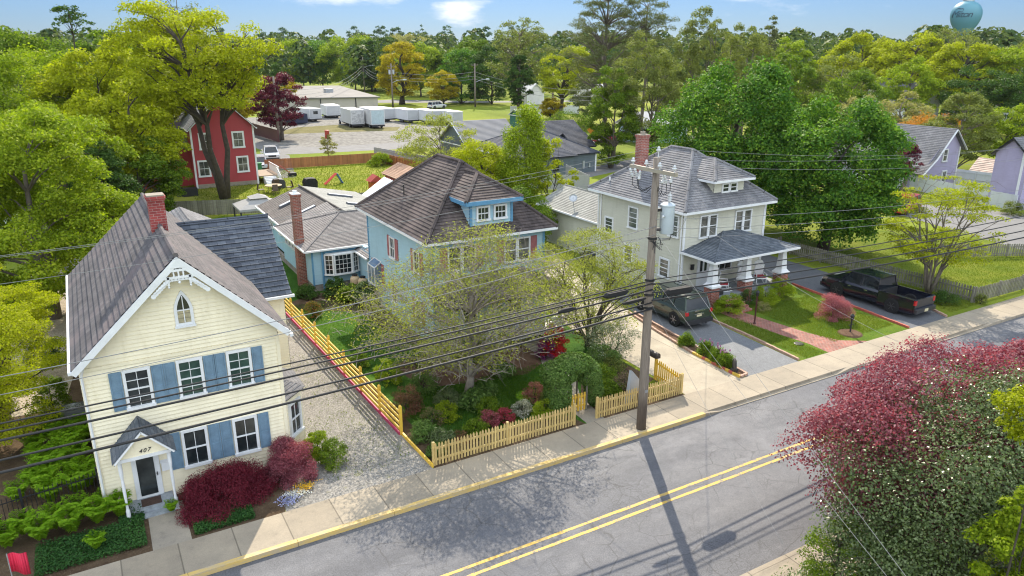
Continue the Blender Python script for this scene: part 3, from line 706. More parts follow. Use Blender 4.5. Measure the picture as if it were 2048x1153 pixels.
no = link('house_number', me, M_dark, h1, Vector((.30, 22.985, 2.27)) - Vector(h1.location)); no.rotation_euler = (R(90), 0, 0)
chimney(h1, 2.0, 28.25, .52, .5, 7.4, 9.02, brick('cherry_brick', (.33, .055, .05), (.22, .035, .035), (.34, .2, .18), .24, .09, .008), M_slab, False)
mb = MB(); mb.box(.72, .96, 23.86, 23.96, 1.0, 1.28); mb.prism([(.70, 23.85, 1.285), (.98, 23.85, 1.285), (.98, 23.97, 1.34), (.70, 23.97, 1.34)], (0, 0, .012))
solo('wall_mailbox', mb, M_white, 'small white mailbox on the cream house wall beside the front door', 'mailbox', (.84, 23.9, 1.0))
mb = MB(); mb.box(-.02, .56, 23.4, 23.85, .171, .185)
solo('doormat', mb, plain('coir_mat', (.075, .045, .035), .95, .3, 20), 'dark brown doormat on the grey step of the cream house', 'doormat', (.27, 23.6, .171))
# ---------------------------------------------------------------- blue house
h2 = thing('blue_house', 'sky blue two storey house with dark brown hipped roof, dormer and rear additions', 'house', (16.8, 31.3, 0))
w = MB()
w.laps([(13.7, 31.3, 0), (19.95, 31.3, 0), (19.95, 31.3, 5.3), (13.7, 31.3, 5.3)], (0, -1, 0), .15, .036)
w.laps([(13.7, 31.3, 0), (13.7, 40.3, 0), (13.7, 40.3, 5.3), (13.7, 31.3, 5.3)], (-1, 0, 0), .15, .036)
w.laps([(19.95, 31.3, 0), (19.95, 40.3, 0), (19.95, 40.3, 5.3), (19.95, 31.3, 5.3)], (1, 0, 0), .15, .036)
w.face([(13.7, 40.3, 0), (19.95, 40.3, 0), (19.95, 40.3, 5.3), (13.7, 40.3, 5.3)])
# dormer walls
w.laps([(15.75, 31.35, 5.7), (18.1, 31.35, 5.7), (18.1, 31.35, 7.05), (15.75, 31.35, 7.05)], (0, -1, 0), .15, .036)
w.laps([(15.75, 31.35, 5.8), (15.75, 32.85, 7.05), (15.75, 31.35, 7.05)], (-1, 0, 0), .15, .036); w.laps([(18.1, 31.35, 5.8), (18.1, 32.85, 7.05), (18.1, 31.35, 7.05)], (1, 0, 0), .15, .036)
# additions
w.laps([(11.0, 42.9, .45), (13.9, 42.9, .45), (13.9, 42.9, 2.65), (11.0, 42.9, 2.65)], (0, -1, 0), .15, .036)
w.laps([(11.0, 42.9, .45), (11.0, 50, .45), (11.0, 50, 2.65), (11.0, 42.9, 2.65)], (-1, 0, 0), .15, .036)
w.laps([(11.35, 50, .45), (11.35, 57.6, .45), (11.35, 57.6, 2.65), (11.35, 50, 2.65)], (-1, 0, 0), .15, .036)
w.laps([(13.9, 40.3, .0), (13.9, 42.9, .0), (13.9, 42.9, 2.5), (13.9, 40.3, 2.5)], (-1, 0, 0), .15, .036)
w.box(14, 18.4, 42, 57.6, 0, 2.6); w.prism([(11.35, 57.6, 0), (18.4, 57.6, 0), (18.4, 57.6, 2.7), (14.3, 57.6, 3.8), (11.35, 57.6, 2.6)], (0, -.1, 0))
part('wall', w, M_blu, h2)
f = MB(); f.box(11.02, 13.88, 42.93, 43.1, 0, .45); f.box(11.02, 11.2, 43, 57.5, 0, .45); part('foundation', f, M_block, h2)
r = MB(); E = [(13.2, 30.8), (20.45, 30.8), (20.45, 40.8), (13.2, 40.8)]; ra, rb = (16.82, 34.4, 8.5), (16.82, 37.2, 8.5); ez = 5.4
roof_slab(r, [[(*E[0], ez), (*E[1], ez), ra], [(*E[1], ez), (*E[2], ez), rb, ra], [(*E[2], ez), (*E[3], ez), rb], [(*E[3], ez), (*E[0], ez), ra, rb]], .19, .03)
for a, b in ((0, ra), (1, ra), (2, rb), (3, rb)): ridge(r, (*E[a], ez + .02), (b[0], b[1], b[2] + .03), .2)
ridge(r, (ra[0], ra[1], ra[2] + .03), (rb[0], rb[1], rb[2] + .03), .2)
D = [(15.38, 30.95), (18.47, 30.95), (18.47, 33.0), (15.38, 33.0)]; pk = (16.92, 32.75, 8.12); dz = 7.1
roof_slab(r, [[(*D[0], dz), (*D[1], dz), pk], [(*D[0], dz), pk, (16.85, 34.1, 8.12), (15.38, 32.85, dz)], [(*D[1], dz), pk, (16.9, 34.1, 8.12), (18.47, 32.85, dz)]], .19, .03)
for a in (0, 1): ridge(r, (*D[a], dz + .02), (pk[0], pk[1], pk[2] + .02), .2)
ridge(r, (pk[0], pk[1], pk[2] + .02), (16.85, 34.1, 8.14), .2)
part('roof', r, M_r_blu, h2)
t = MB()
for a, b in ((0, 1), (1, 2), (2, 3), (3, 0)): t.bar((*E[a], ez - .07), (*E[b], ez - .07), .08, .12)
part('gutter', t, M_white, h2)
t = MB(); t.bar((15.36, 30.93, dz - .08), (18.49, 30.93, dz - .08), .05, .2); t.bar((15.36, 30.97, dz - .082), (15.36, 32.9, dz - .082), .05, .2); t.bar((18.49, 30.97, dz - .082), (18.49, 32.9, dz - .082), .05, .2)
t.face([(15.4, 30.95, dz - .17), (18.45, 30.95, dz - .17), (18.45, 32.9, dz - .17), (15.4, 32.9, dz - .17)])
for x in (15.80, 18.06): t.obox((x, 31.32, 6.38), X, Y, Zv, .06, .03, .62)
for x in (13.72, 19.93): t.obox((x, 31.28, 2.65), X, Y, Zv, .055, .035, 2.6)
t.obox((13.68, 40.25, 2.6), X, Y, Zv, .04, .06, 2.6); t.box(13.2, 20.4, 30.86, 31.26, 5.22, 5.26); t.box(13.28, 13.66, 31, 40.5, 5.22, 5.26)
for x, y in ((11.62, 42.86), (13.82, 42.86), (11.0, 42.88)): t.obox((x, y, 1.5), X, Y, Zv, .05, .035, 1.12)
t.obox((12.8, 42.86, 2.42), X, Y, Zv, 1.1, .03, .12); t.obox((12.8, 42.86, .9), X, Y, Zv, 1.1, .03, .06); t.obox((11.55, 42.72, 1.3), X, Y, Zv, .04, .04, 1.25)
part('trim', t, M_bluetrim, h2)
for x in (16.45, 17.4): window(h2, (x, 31.35, 6.05), X, (0, -1, 0), .74, .74, M_glass, .09, 3, 1, pad=.06)
for x in (17.95, 18.72, 14.85, 15.62): window(h2, (x, 31.3, 3.75), X, (0, -1, 0), .76, 1.25, M_glass_c, .08, 1, 1)
for x in (17.37, 19.32, 14.27, 16.2): shutter(h2, (x, 31.28, 3.78), X, (0, -1, 0), .36, 1.2, M_sh_pink)
for y, z, sh in ((36.38, 3.3, 1), (33.1, 3.3, 1), (36.4, .75, 0), (33.1, .75, 1)):
    window(h2, (13.7, y, z), Y, (-1, 0, 0), .76, 1.2, M_glass, .08, 2, 1)
    if sh:
        for s in (-1, 1): shutter(h2, (13.68, y + s * .57, z + .03), Y, (-1, 0, 0), .34, 1.15, M_sh_pink)
for x in (18.2, 15.6): window(h2, (x, 31.3, .95), X, (0, -1, 0), .9, 1.2, M_glass, .08, 1, 1)
# greenhouse window box on the left wall
g = MB(); x0, x1, y0, y1, z0, z1 = 13.25, 13.68, 38.35, 39.45, 1.3, 2.35
for y in (y0, y1):
    for a, b in (((x1, y, z0), (x1, y, z1 + .28)), ((x0, y, z0), (x0, y, z1)), ((x0, y, z0), (x1, y, z0)), ((x0, y, z1), (x1, y, z1 + .28))): g.bar(a, b, .05, .05)
for x, z in ((x0, z0), (x0, z1), (x1, z1 + .28), (x1, z0)): g.bar((x, y0, z), (x, y1, z), .05, .05)
g.box(x0, x1, y0, y1, z0 - .06, z0 - .01); g.bar((x0, (y0 + y1) / 2, z0), (x0, (y0 + y1) / 2, z1), .03, .03)
gw = part('garden_window', g, M_white, h2)
g = MB(); g.face([(x0 + .01, y0, z0), (x0 + .01, y1, z0), (x0 + .01, y1, z1), (x0 + .01, y0, z1)]); g.face([(x0, y0 + .01, z0), (x1, y0 + .01, z0), (x1, y0 + .01, z1 + .28), (x0, y0 + .01, z1)]); g.face([(x0, y0, z1), (x0, y1, z1), (x1, y1, z1 + .28), (x1, y0, z1 + .28)])
part('pane', g, glassmat('pale_skylight_glass', (.12, .17, .22), .08, (.2, .28, .36)), gw)
for s in (-1, 1): shutter(h2, (13.68, 38.9 + s * .78, 1.3), Y, (-1, 0, 0), .3, 1.25, M_sh_pink)
# bay window of the addition
for a, b, cols in (((11.72, 42.86), (12.2, 42.55), 2), ((12.2, 42.55), (13.32, 42.55), 4), ((13.32, 42.55), (13.8, 42.86), 2)):
    a, b = Vector((*a, 0)), Vector((*b, 0)); u = b - a; nn = Vector((u.y, -u.x, 0)).normalized()
    window(h2, (a + b) / 2 + Zv * .98 - nn * .02, u, nn, u.length, 1.3, M_glass, .08, cols, 4, sash=False)
s = MB(); s.prism([(11.7, 42.88, .93), (12.2, 42.53, .93), (13.32, 42.53, .93), (13.82, 42.88, .93)], (0, 0, .05)); s.prism([(11.7, 42.88, 2.27), (12.2, 42.53, 2.27), (13.32, 42.53, 2.27), (13.82, 42.88, 2.27)], (0, 0, .06)); part('bay_sill', s, M_white, h2)
for y in (46.3, 47.1, 47.9, 48.7): window(h2, (11.0, y, 1.75), Y, (-1, 0, 0), .62, .62, M_glass, .05, 1, 1, sash=False)
for y in (52, 54.5): window(h2, (11.35, y, 1.6), Y, (-1, 0, 0), .7, .8, M_glass, .05, 1, 1)
r = MB(); e1, e2 = 2.65, 3.95
roof_slab(r, [[(10.55, 42.65, e1), (13.9, 46.4, e2), (10.55, 50.15, e1)], [(10.55, 42.65, e1), (14.55, 42.65, e1), (17.5, 46.4, e2), (13.9, 46.4, e2)], [(10.55, 50.15, e1), (13.9, 46.4, e2), (14.2, 50.15, e2 + .02)]], .15, .02, .1)
ridge(r, (10.55, 42.65, e1 + .01), (13.9, 46.4, e2 + .02)); ridge(r, (10.55, 50.15, e1 + .01), (13.9, 46.4, e2 + .02)); ridge(r, (13.9, 46.4, e2 + .02), (17.5, 46.4, e2 + .02))
r.laps([(13.6, 40.4, 2.35), (14.6, 40.4, 2.7), (14.6, 42.9, 2.7), (13.6, 42.9, 2.35)], (-.3, 0, 1), .15, .02, None, .06)
part('roof', r, M_r_add, h2, label='lower light grey hipped roof over the addition')
r = MB(); roof_slab(r, [[(10.95, 50.0, 2.66), (10.95, 57.9, 2.66), (14.3, 57.9, 3.92), (14.3, 46.6, 3.92), (13.9, 46.5, 3.9)]], .15, .02, .1)
ridge(r, (14.3, 46.7, 3.95), (14.3, 57.9, 3.95)); part('roof', r, M_r_add2, h2)
r = MB(); roof_slab(r, [[(18.8, 46.6, 3.0), (18.8, 57.9, 3.0), (14.3, 57.9, 3.9), (14.3, 46.6, 3.9)]], .3, .012, .1); part('roof', r, M_r_ann, h2)
t = MB(); gutter(t, (10.5, 42.6, e1 - .05), (14.5, 42.6, e1 - .05)); gutter(t, (10.5, 42.66, e1 - .05), (10.5, 50.2, e1 - .05)); gutter(t, (10.9, 50.3, e1 - .04), (10.9, 57.9, e1 - .04)); gutter(t, (13.56, 40.5, 2.28), (13.56, 42.6, 2.28))
part('gutter', t, M_white, h2)
for y, xa, xb, s in ((54.4, 11.9, 13.1, 1), (50.6, 12.05, 13.5, 1), (54.2, 15.5, 17.3, -1), (50.4, 15.7, 17.5, -1)):
    za = lambda x: (2.66 + (x - 10.95) * .376) if s > 0 else (3.9 - (x - 14.3) * .2)
    m = MB(); m.bar((xa, y, za(xa) + .07), (xb, y, za(xb) + .07), .42, .12); sk = part('skylight', m, M_flash, h2)
    m = MB(); m.bar((xa + .05, y, za(xa + .05) + .135), (xb - .05, y, za(xb - .05) + .135), .34, .02); part('pane', m, plain('skylight_acrylic', (.72, .72, .74), .25, .05), sk)
chimney(h2, 10.74, 44.6, .48, .6, 0, 5.6, M_dkbrick, M_white)
# front porch of the blue house (mostly behind the tree)
p = MB(); p.box(13.75, 19.9, 29.2, 31.27, .42, .55)
for x in (13.9, 16.0, 17.9, 19.75): p.obox((x, 29.35, 1.6), X, Y, Zv, .08, .08, 1.05)
p.box(13.75, 19.9, 29.3, 29.4, 1.1, 1.16)
for k in range(40):
    x = 13.9 + k * .15
    if not 16.05 < x < 17.85: p.obox((x, 29.35, .83), X, Y, Zv, .02, .02, .27)
p.box(13.75, 19.9, 29.25, 29.45, 2.55, 2.68); part('porch', p, M_white, h2)
r = MB(); roof_slab(r, [[(13.4, 28.9, 2.68), (20.2, 28.9, 2.68), (18.6, 31.3, 3.45), (15.0, 31.3, 3.45)], [(13.4, 28.9, 2.68), (15.0, 31.3, 3.45), (13.4, 31.3, 2.68)], [(20.2, 28.9, 2.68), (18.6, 31.3, 3.45), (20.2, 31.3, 2.68)]], .15, .02, .08); part('porch_roof', r, M_r_blu, h2)
m = MB(); m.tube([(14.6, 36.8, 6.0), (14.6, 36.8, 7.15)], .03, 6); m.tube([(14.6, 36.8, 6.75), (14.4, 36.9, 6.8)], .02, 5); part('vent_pipe', m, M_dark, h2)
# ---------------------------------------------------------------- sage house
h3 = thing('sage_house', 'sage green two storey house with grey hipped roof, dormer and brick pier porch', 'house', (32.2, 30.8, 0))
w = MB(); x0, x1, y0, y1, zt = 29.1, 35.5, 30.8, 39.0, 5.25
w.laps([(x0, y0, 0), (x1, y0, 0), (x1, y0, zt), (x0, y0, zt)], (0, -1, 0), .19, .038); w.laps([(x0, y0, 0), (x0, y1, 0), (x0, y1, zt), (x0, y0, zt)], (-1, 0, 0), .19, .038)
w.laps([(x1, y0, 0), (x1, y1, 0), (x1, y1, zt), (x1, y0, zt)], (1, 0, 0), .19, .038); w.face([(x0, y1, 0), (x1, y1, 0), (x1, y1, zt), (x0, y1, zt)])
w.laps([(31.55, 31.2, 5.6), (33.95, 31.2, 5.6), (33.95, 31.2, 6.75), (31.55, 31.2, 6.75)], (0, -1, 0), .19, .038)
w.laps([(31.55, 31.2, 5.6), (31.55, 32.7, 6.75), (31.55, 31.2, 6.75)], (-1, 0, 0), .19, .038); w.laps([(33.95, 31.2, 5.6), (33.95, 32.7, 6.75), (33.95, 31.2, 6.75)], (1, 0, 0), .19, .038)
w.laps([(30.0, 39.0, 0), (30.0, 47.3, 0), (30.0, 47.3, 2.75), (30.0, 39.0, 2.75)], (-1, 0, 0), .19, .038); w.prism([(30, 47.3, 0), (34.5, 47.3, 0), (34.5, 47.3, 2.8), (32.25, 47.3, 3.9), (30, 47.3, 2.75)], (0, -.1, 0))
part('wall', w, M_grn, h3)
E = [(28.6, 30.3), (35.95, 30.3), (35.95, 39.5), (28.6, 39.5)]; ra, rb = (32.27, 33.9, 8.15), (32.27, 35.8, 8.15); ez = 5.32
r = MB(); roof_slab(r, [[(*E[0], ez), (*E[1], ez), ra], [(*E[1], ez), (*E[2], ez), rb, ra], [(*E[2], ez), (*E[3], ez), rb], [(*E[3], ez), (*E[0], ez), ra, rb]], .18, .026)
for a, b in ((0, ra), (1, ra), (2, rb), (3, rb)): ridge(r, (*E[a], ez + .02), (b[0], b[1], b[2] + .03), .2)
ridge(r, (ra[0], ra[1], ra[2] + .03), (rb[0], rb[1], rb[2] + .03), .2)
D = [(31.15, 30.75), (34.35, 30.75)]; pk = (32.75, 32.5, 7.75); dz = 6.78
roof_slab(r, [[(*D[0], dz), (*D[1], dz), pk], [(*D[0], dz), pk, (32.5, 33.7, 7.75), (31.15, 32.5, dz)], [(*D[1], dz), pk, (32.5, 33.7, 7.75), (34.35, 32.5, dz)]], .18, .026)
for a in (0, 1): ridge(r, (*D[a], dz + .02), (pk[0], pk[1], pk[2] + .02), .2)
ridge(r, (pk[0], pk[1], pk[2] + .02), (32.5, 33.7, 7.77), .2)
part('roof', r, M_r_gry, h3)
r = MB(); roof_slab(r, [[(29.65, 39.2, 2.8), (29.65, 47.6, 2.8), (32.25, 47.6, 3.95), (32.25, 39.2, 3.95)], [(34.85, 39.2, 2.8), (34.85, 47.6, 2.8), (32.25, 47.6, 3.95), (32.25, 39.2, 3.95)]], .17, .022); ridge(r, (32.25, 39.2, 3.97), (32.25, 47.6, 3.97))
part('roof', r, M_r_ann, h3, label='low pale grey roof over the rear garage wing')
t = MB()
for a, b in ((0, 1), (1, 2), (2, 3), (3, 0)): t.bar((*E[a], ez - .08), (*E[b], ez - .08), .09, .14)
t.bar((31.13, 30.73, dz - .06), (34.37, 30.73, dz - .06), .06, .13); t.bar((31.13, 30.77, dz - .062), (31.13, 32.5, dz - .062), .06, .13); t.bar((34.37, 30.77, dz - .062), (34.37, 32.5, dz - .062), .06, .13)
t.face([(31.15, 30.75, dz - .13), (34.35, 30.75, dz - .13), (34.35, 32.6, dz - .13), (31.15, 32.6, dz - .13)][::-1])
t.box(28.66, 35.9, 30.36, 30.78, 5.18, 5.20); t.box(28.66, 29.08, 30.8, 39.4, 5.18, 5.20); t.bar((29.6, 39.3, 2.73), (29.6, 47.6, 2.73), .08, .12)
for x, y in ((29.1, 30.78), (35.5, 30.78), (29.08, 38.9)): t.obox((x, y, 2.6), X, Y, Zv, .06, .04, 2.58)
t.tube([(29.0, 30.9, 5.2), (29.03, 30.95, 4.9), (29.03, 30.95, .2)], .045, 6); t.tube([(29.02, 38.6, 5.2), (29.02, 38.6, .2)], .045, 6); t.tube([(35.56, 30.75, 5.2), (35.56, 30.75, .2)], .045, 6)
part('trim', t, M_white, h3)
for x in (32.45, 33.08): window(h3, (x, 31.2, 5.98), X, (0, -1, 0), .6, .56, M_glass, .08, 1, 1, pad=.04)
for x in (30.55, 31.24, 33.35, 34.04): window(h3, (x, 30.8, 3.55), X, (0, -1, 0), .69, 1.36, M_glass_c, .085, 1, 1)
for y, z, ww, hh in ((31.6, 3.6, .85, 1.35), (35.3, 3.35, .95, 1.4), (37.7, 2.55, .9, 1.1), (35.6, 1.1, .9, 1.2), (32.2, 1.0, .9, 1.2)): window(h3, (x0, y, z), Y, (-1, 0, 0), ww, hh, M_glass_c, .09, 1, 2)
chimney(h3, 30.55, 36.6, .62, .55, 5.5, 8.75, brick('rose_brick', (.34, .10, .075), (.24, .07, .055), (.40, .33, .29), .26, .10, .009), M_slab)
for (x, y, zz) in ((29.35, 38.2, 5.6), (31.1, 41.3, 3.45)):
    m = MB(); m.tube([(x, y, zz), (x, y, zz + .55)], .05, 8); m.lathe([(.16, 0), (.05, .1)], (x, y, zz + .12), 8); part('vent_pipe', m, M_white, h3)
m = MB(); m.tube([(30.5, 43.9, 3.05), (30.5, 43.9, 3.6), (30.35, 43.7, 3.75)], .025, 6); m.lathe([(.02, 0), (.2, .03), (.3, .10), (.3, .11), (.2, .05)], (30.3, 43.65, 3.75), 14, (-.5, -.7, .5)); m.tube([(30.3, 43.65, 3.7), (30.05, 43.3, 3.95)], .015, 5)
part('satellite_dish', m, M_steel, h3)
# porch
px0, px1, py = 29.25, 35.3, 28.45
p = MB(); p.box(px0, px1, py, 30.77, .5, .68); part('porch_floor', p, plain('grey_deck_paint', (.24, .26, .29), .5, .15, 3), h3)
p = MB(); p.box(px0 + .05, px1 - .05, py + .06, 30.7, 0, .5); part('porch_base', p, plain('white_lattice', (.55, .55, .54), .6), h3)
for x in (px0 + .25, 32.1, px1 - .25):
    p = MB(); p.box(x - .3, x + .3, py - .06, py + .54, 0, 1.32); part('brick_pier', p, M_redbrick, h3)
    p = MB(); y = py + .24
    for z0, z1, a, b in ((1.325, 1.43, .36, .36), (1.43, 1.58, .33, .23), (1.58, 2.62, .22, .155), (2.62, 2.72, .20, .20)):
        q = [[(x + s * a, y + t_ * a, z0) for s, t_ in ((-1, -1), (1, -1), (1, 1), (-1, 1))], [(x + s * b, y + t_ * b, z1) for s, t_ in ((-1, -1), (1, -1), (1, 1), (-1, 1))]]
        p.face(q[0][::-1]); p.face(q[1])
        for i in range(4): j = (i + 1) % 4; p.face([q[0][i], q[0][j], q[1][j], q[1][i]])
    part('porch_column', p, M_white, h3)
p = MB(); p.box(px0 - .02, px1 + .02, py + .05, py + .42, 2.725, 2.9); p.box(px0 - .02, px0 + .3, py + .425, 30.75, 2.725, 2.9); p.box(px1 - .3, px1 + .02, py + .425, 30.75, 2.725, 2.9); p.box(px0 + .3, px1 - .3, py + .42, 30.77, 2.86, 2.895); part('porch_beam', p, M_white, h3)
e = [(28.95, 28.1), (35.75, 28.1), (35.75, 30.8), (28.95, 30.8)]; z = 2.95; a1, a2 = (32.2, 30.8, 3.75), (33.2, 30.8, 3.75)
r = MB(); roof_slab(r, [[(*e[0], z), (*e[1], z), a2, a1], [(*e[0], z), a1, (*e[3], z)], [(*e[1], z), a2, (*e[2], z)]], .15, .022, .08); ridge(r, (*e[0], z + .01), (a1[0], a1[1], a1[2])); ridge(r, (*e[1], z + .01), a2)
part('porch_roof', r, M_r_porch, h3)
p = MB(); p.bar((*e[0], z - .06), (*e[1], z - .06), .09, .12); p.bar((*e[0], z - .062), (*e[3], z - .062), .09, .12); p.bar((*e[1], z - .062), (*e[2], z - .062), .09, .12); part('gutter', p, M_white, h3)
p = MB(); p.obox((30.75, 30.77, 1.62), X, Y, Zv, .46, .04, .94); dr = part('door', p, M_white, h3)
for s in (-1, 1): 
    p = MB(); p.obox((30.75 + s * .17, 30.72, 1.95), X, Y, Zv, .09, .01, .42); part('pane', p, M_glass, dr)
window(h3, (32.3, 30.8, 1.35), X, (0, -1, 0), 1.5, 1.3, M_glass, .08, 3, 1, sash=False); window(h3, (34.2, 30.8, 1.35), X, (0, -1, 0), 1.1, 1.3, M_glass, .08, 2, 1)
p = MB()
for k in range(4): p.box(30.0, 31.35, 28.42 - .28 * k - .28, 28.42 - .28 * k, 0, .5 - .125 * k)
part('step', p, M_redbrick, h3)
mb = MB(); mb.box(29.75, 29.95, 30.64, 30.74, 1.75, 2.02); mb.box(29.73, 29.97, 30.62, 30.745, 2.025, 2.06)
solo('wall_mailbox', mb, M_dark, 'black mailbox on the sage house wall left of the porch door', 'mailbox', (29.85, 30.7, 1.75))
# wicker rockers on the porch
def rocker(x, y, z, rz, label):
    t = thing('rocking_chair', label, 'chair', (x, y, z), rz, 'white wicker rockers on the sage porch', local=True)
    m = MB(); m.box(-.28, .28, -.26, .26, .36, .42); part('seat', m, M_white, t)
    m = MB(); m.obox((0, .3, .78), X, Vector((0, 1, .25)), Vector((0, -.25, 1)) * -1, .27, .025, .36); m.lathe([(.27, -.02), (.27, .02)], (0, .40, 1.13), 14, (0, 1, .2)); part('backrest', m, M_white, t)
    for s in (-1, 1):
        m = MB(); m.tube([(s * .3, -.28, .62), (s * .3, .3, .64)], .03, 6); m.tube([(s * .3, -.25, .62), (s * .29, -.25, .08)], .022, 6); m.tube([(s * .3, .25, .62), (s * .29, .28, .08)], .022, 6); part('armrest', m, M_white, t)
        m = MB(); m.tube([(s * .29, -.5, .13), (s * .29, -.25, .05), (s * .29, 0, .025), (s * .29, .3, .06), (s * .29, .55, .16)], .022, 6); part('rocker', m, M_white, t)
    m = MB(); m.box(-.25, .25, -.24, .22, .422, .50); part('cushion', m, plain('red_cushion', (.33, .03, .04), .8), t)
    return t
rocker(31.0, 29.3, .68, .9, 'white wicker rocking chair with red cushion, left one on sage porch')
rocker(32.9, 29.5, .68, -.2, 'white wicker rocking chair behind the middle porch column')
rocker(33.9, 29.2, .68, -.5, 'white wicker rocking chair with red cushion near right porch column')
# ================================================================ OTHER BUILDINGS AND STRUCTURES
def simple_house(name, label, x0, x1, y0, y1, ze, zr, wall, roof, axis='y', over=.35, exp=.25, z0=0, hip=False):
    t = thing(name, label, 'house', ((x0 + x1) / 2, y0, 0)); w = MB(); cx, cy = (x0 + x1) / 2, (y0 + y1) / 2
    for a, b, n in (((x0, y0), (x1, y0), (0, -1, 0)), ((x0, y0), (x0, y1), (-1, 0, 0)), ((x1, y0), (x1, y1), (1, 0, 0)), ((x0, y1), (x1, y1), (0, 1, 0))):
        pts = [(*a, z0), (*b, z0), (*b, ze), (*a, ze)]
        if not hip and ((axis == 'y' and a[1] == b[1]) or (axis == 'x' and a[0] == b[0])): pts.insert(3, ((a[0] + b[0]) / 2, (a[1] + b[1]) / 2, zr - .1))
        w.laps(pts, n, .2, .025)
    part('wall', w, wall, t)
    r = MB(); o = over; sl = (zr - ze) / ((x1 - x0) / 2 if axis == 'y' else (y1 - y0) / 2); zo = ze - o * sl
    if hip:
        k = (min(x1 - x0, y1 - y0)) / 2 + o; E = [(x0 - o, y0 - o), (x1 + o, y0 - o), (x1 + o, y1 + o), (x0 - o, y1 + o)]
        if axis == 'y': a, b = (cx, y0 - o + k, zr), (cx, y1 + o - k, zr)
        else: a, b = (x0 - o + k, cy, zr), (x1 + o - k, cy, zr)
        fs = [[(*E[0], zo), (*E[1], zo), a], [(*E[1], zo), (*E[2], zo), b, a], [(*E[2], zo), (*E[3], zo), b], [(*E[3], zo), (*E[0], zo), a, b]] if axis == 'y' else [[(*E[0], zo), (*E[1], zo), b, a], [(*E[1], zo), (*E[2], zo), b], [(*E[2], zo), (*E[3], zo), a, b], [(*E[3], zo), (*E[0], zo), a]]
        roof_slab(r, fs, exp, .025)
        for e, q in zip(E, (a, b, b, a) if axis == 'x' else (a, a, b, b)): ridge(r, (*e, zo), q, .16)
        ridge(r, a, b, .16)
    elif axis == 'y': roof_slab(r, [[(x0 - o, y0 - o, zo), (cx, y0 - o, zr), (cx, y1 + o, zr), (x0 - o, y1 + o, zo)], [(x1 + o, y0 - o, zo), (cx, y0 - o, zr), (cx, y1 + o, zr), (x1 + o, y1 + o, zo)]], exp, .025)
    else: roof_slab(r, [[(x0 - o, y0 - o, zo), (x0 - o, cy, zr), (x1 + o, cy, zr), (x1 + o, y0 - o, zo)], [(x0 - o, y1 + o, zo), (x0 - o, cy, zr), (x1 + o, cy, zr), (x1 + o, y1 + o, zo)]], exp, .025)
    part('roof', r, roof, t)
    m = MB()
    if axis == 'y' and not hip:
        for s, xe in ((-1, x0 - o), (1, x1 + o)): m.bar((xe, y0 - o - .03, zo - .1), (cx, y0 - o - .03, zr - .1), .06, .22, (0, 1, 0))
    elif not hip:
        for s, ye in ((-1, y0 - o), (1, y1 + o)): m.bar((x0 - o - .03, ye, zo - .1), (x0 - o - .03, cy, zr - .1), .06, .22, (1, 0, 0))
    m.bar((x0 - o, y0 - o, zo - .06), (x0 - o, y1 + o, zo - .06), .1, .12); m.bar((x1 + o, y0 - o, zo - .06), (x1 + o, y1 + o, zo - .06), .1, .12)
    for x in (x0, x1): m.obox((x, y0 - .03, ze / 2), X, Y, Zv, .09, .05, ze / 2 - .05)
    part('trim', m, M_white, t)
    return t
t = simple_house('red_house', 'barn red gabled house with white trim behind the big leaning tree', 10.1, 16.3, 83.5, 94, 6.4, 9.4, M_red, M_r_gry)
for x, z in ((14.7, 4.0), (14.9, 1.4), (11.0, 1.2), (11.4, 4.0)): window(t, (x, 83.5, z), X, (0, -1, 0), 1.25, 1.75, M_glass_c, .17, 2, 1)
m = MB(); m.box(5.2, 10.1, 86, 93, 0, 4.2); part('wing_wall', m, M_red, t)
m = MB(); roof_slab(m, [[(4.8, 85.6, 4.1), (10.1, 85.6, 4.1), (10.1, 89.5, 6.4), (4.8, 89.5, 6.4)], [(4.8, 93.4, 4.1), (10.1, 93.4, 4.1), (10.1, 89.5, 6.4), (4.8, 89.5, 6.4)]], .3, .03); part('roof', m, plain('plum_metal_roof', (.16, .12, .17), .45, .15, 2), t)
m = MB(); m.box(10.0, 16.4, 83.44, 83.52, 0, .45); part('foundation', m, M_slab, t)
m = MB()
dk = MB(); dk.box(16.5, 18.6, 83.5, 88, .75, .85); part('deck_floor', dk, plain('tan_decking', (.28, .21, .14), .7, .2), t)
for k in range(6): m.box(16.9, 18.2, 83.2 - .3 * k, 83.5 - .3 * k, 0, .75 - .12 * k)
for k in range(16):
    y = 83.5 + k * .3; m.obox((18.6, y, 1.25), X, Y, Zv, .03, .03, .42)
m.box(18.55, 18.65, 83.4, 88.1, 1.65, 1.72); m.bar((18.4, 83.5, 1.68), (18.4, 81.8, .95), .07, .07)
for k in range(6): m.obox((18.4, 83.3 - .28 * k, 1.2 - .11 * k), X, Y, Zv, .03, .03, .4)
part('deck_railing', m, M_white, t)
t = thing('garden_shed', 'red garden shed with tan shingle roof beside the metal patio cover', 'shed', (27.9, 66.2, 0))
m = MB(); m.box(26.3, 29.4, 66.3, 71.1, 0, 2.15); m.prism([(26.3, 66.3, 2.15), (29.4, 66.3, 2.15), (27.85, 66.3, 2.95)], (0, 4.8, 0)); part('wall', m, plain('brick_red_paint', (.36, .05, .035), .6), t)
m = MB(); roof_slab(m, [[(25.95, 66.0, 2.1), (27.85, 66.0, 3.05), (27.85, 71.4, 3.05), (25.95, 71.4, 2.1)], [(29.75, 66.0, 2.1), (27.85, 66.0, 3.05), (27.85, 71.4, 3.05), (29.75, 71.4, 2.1)]], .2, .02); part('roof', m, M_r_tan, t)
m = MB(); m.obox((28.3, 66.26, 2.35), X, Y, Zv, .3, .03, .13); m.box(29.28, 29.42, 66.26, 66.29, 0, 2.1); m.box(26.28, 26.42, 66.26, 66.29, 0, 2.1); part('vent', m, M_white, t)
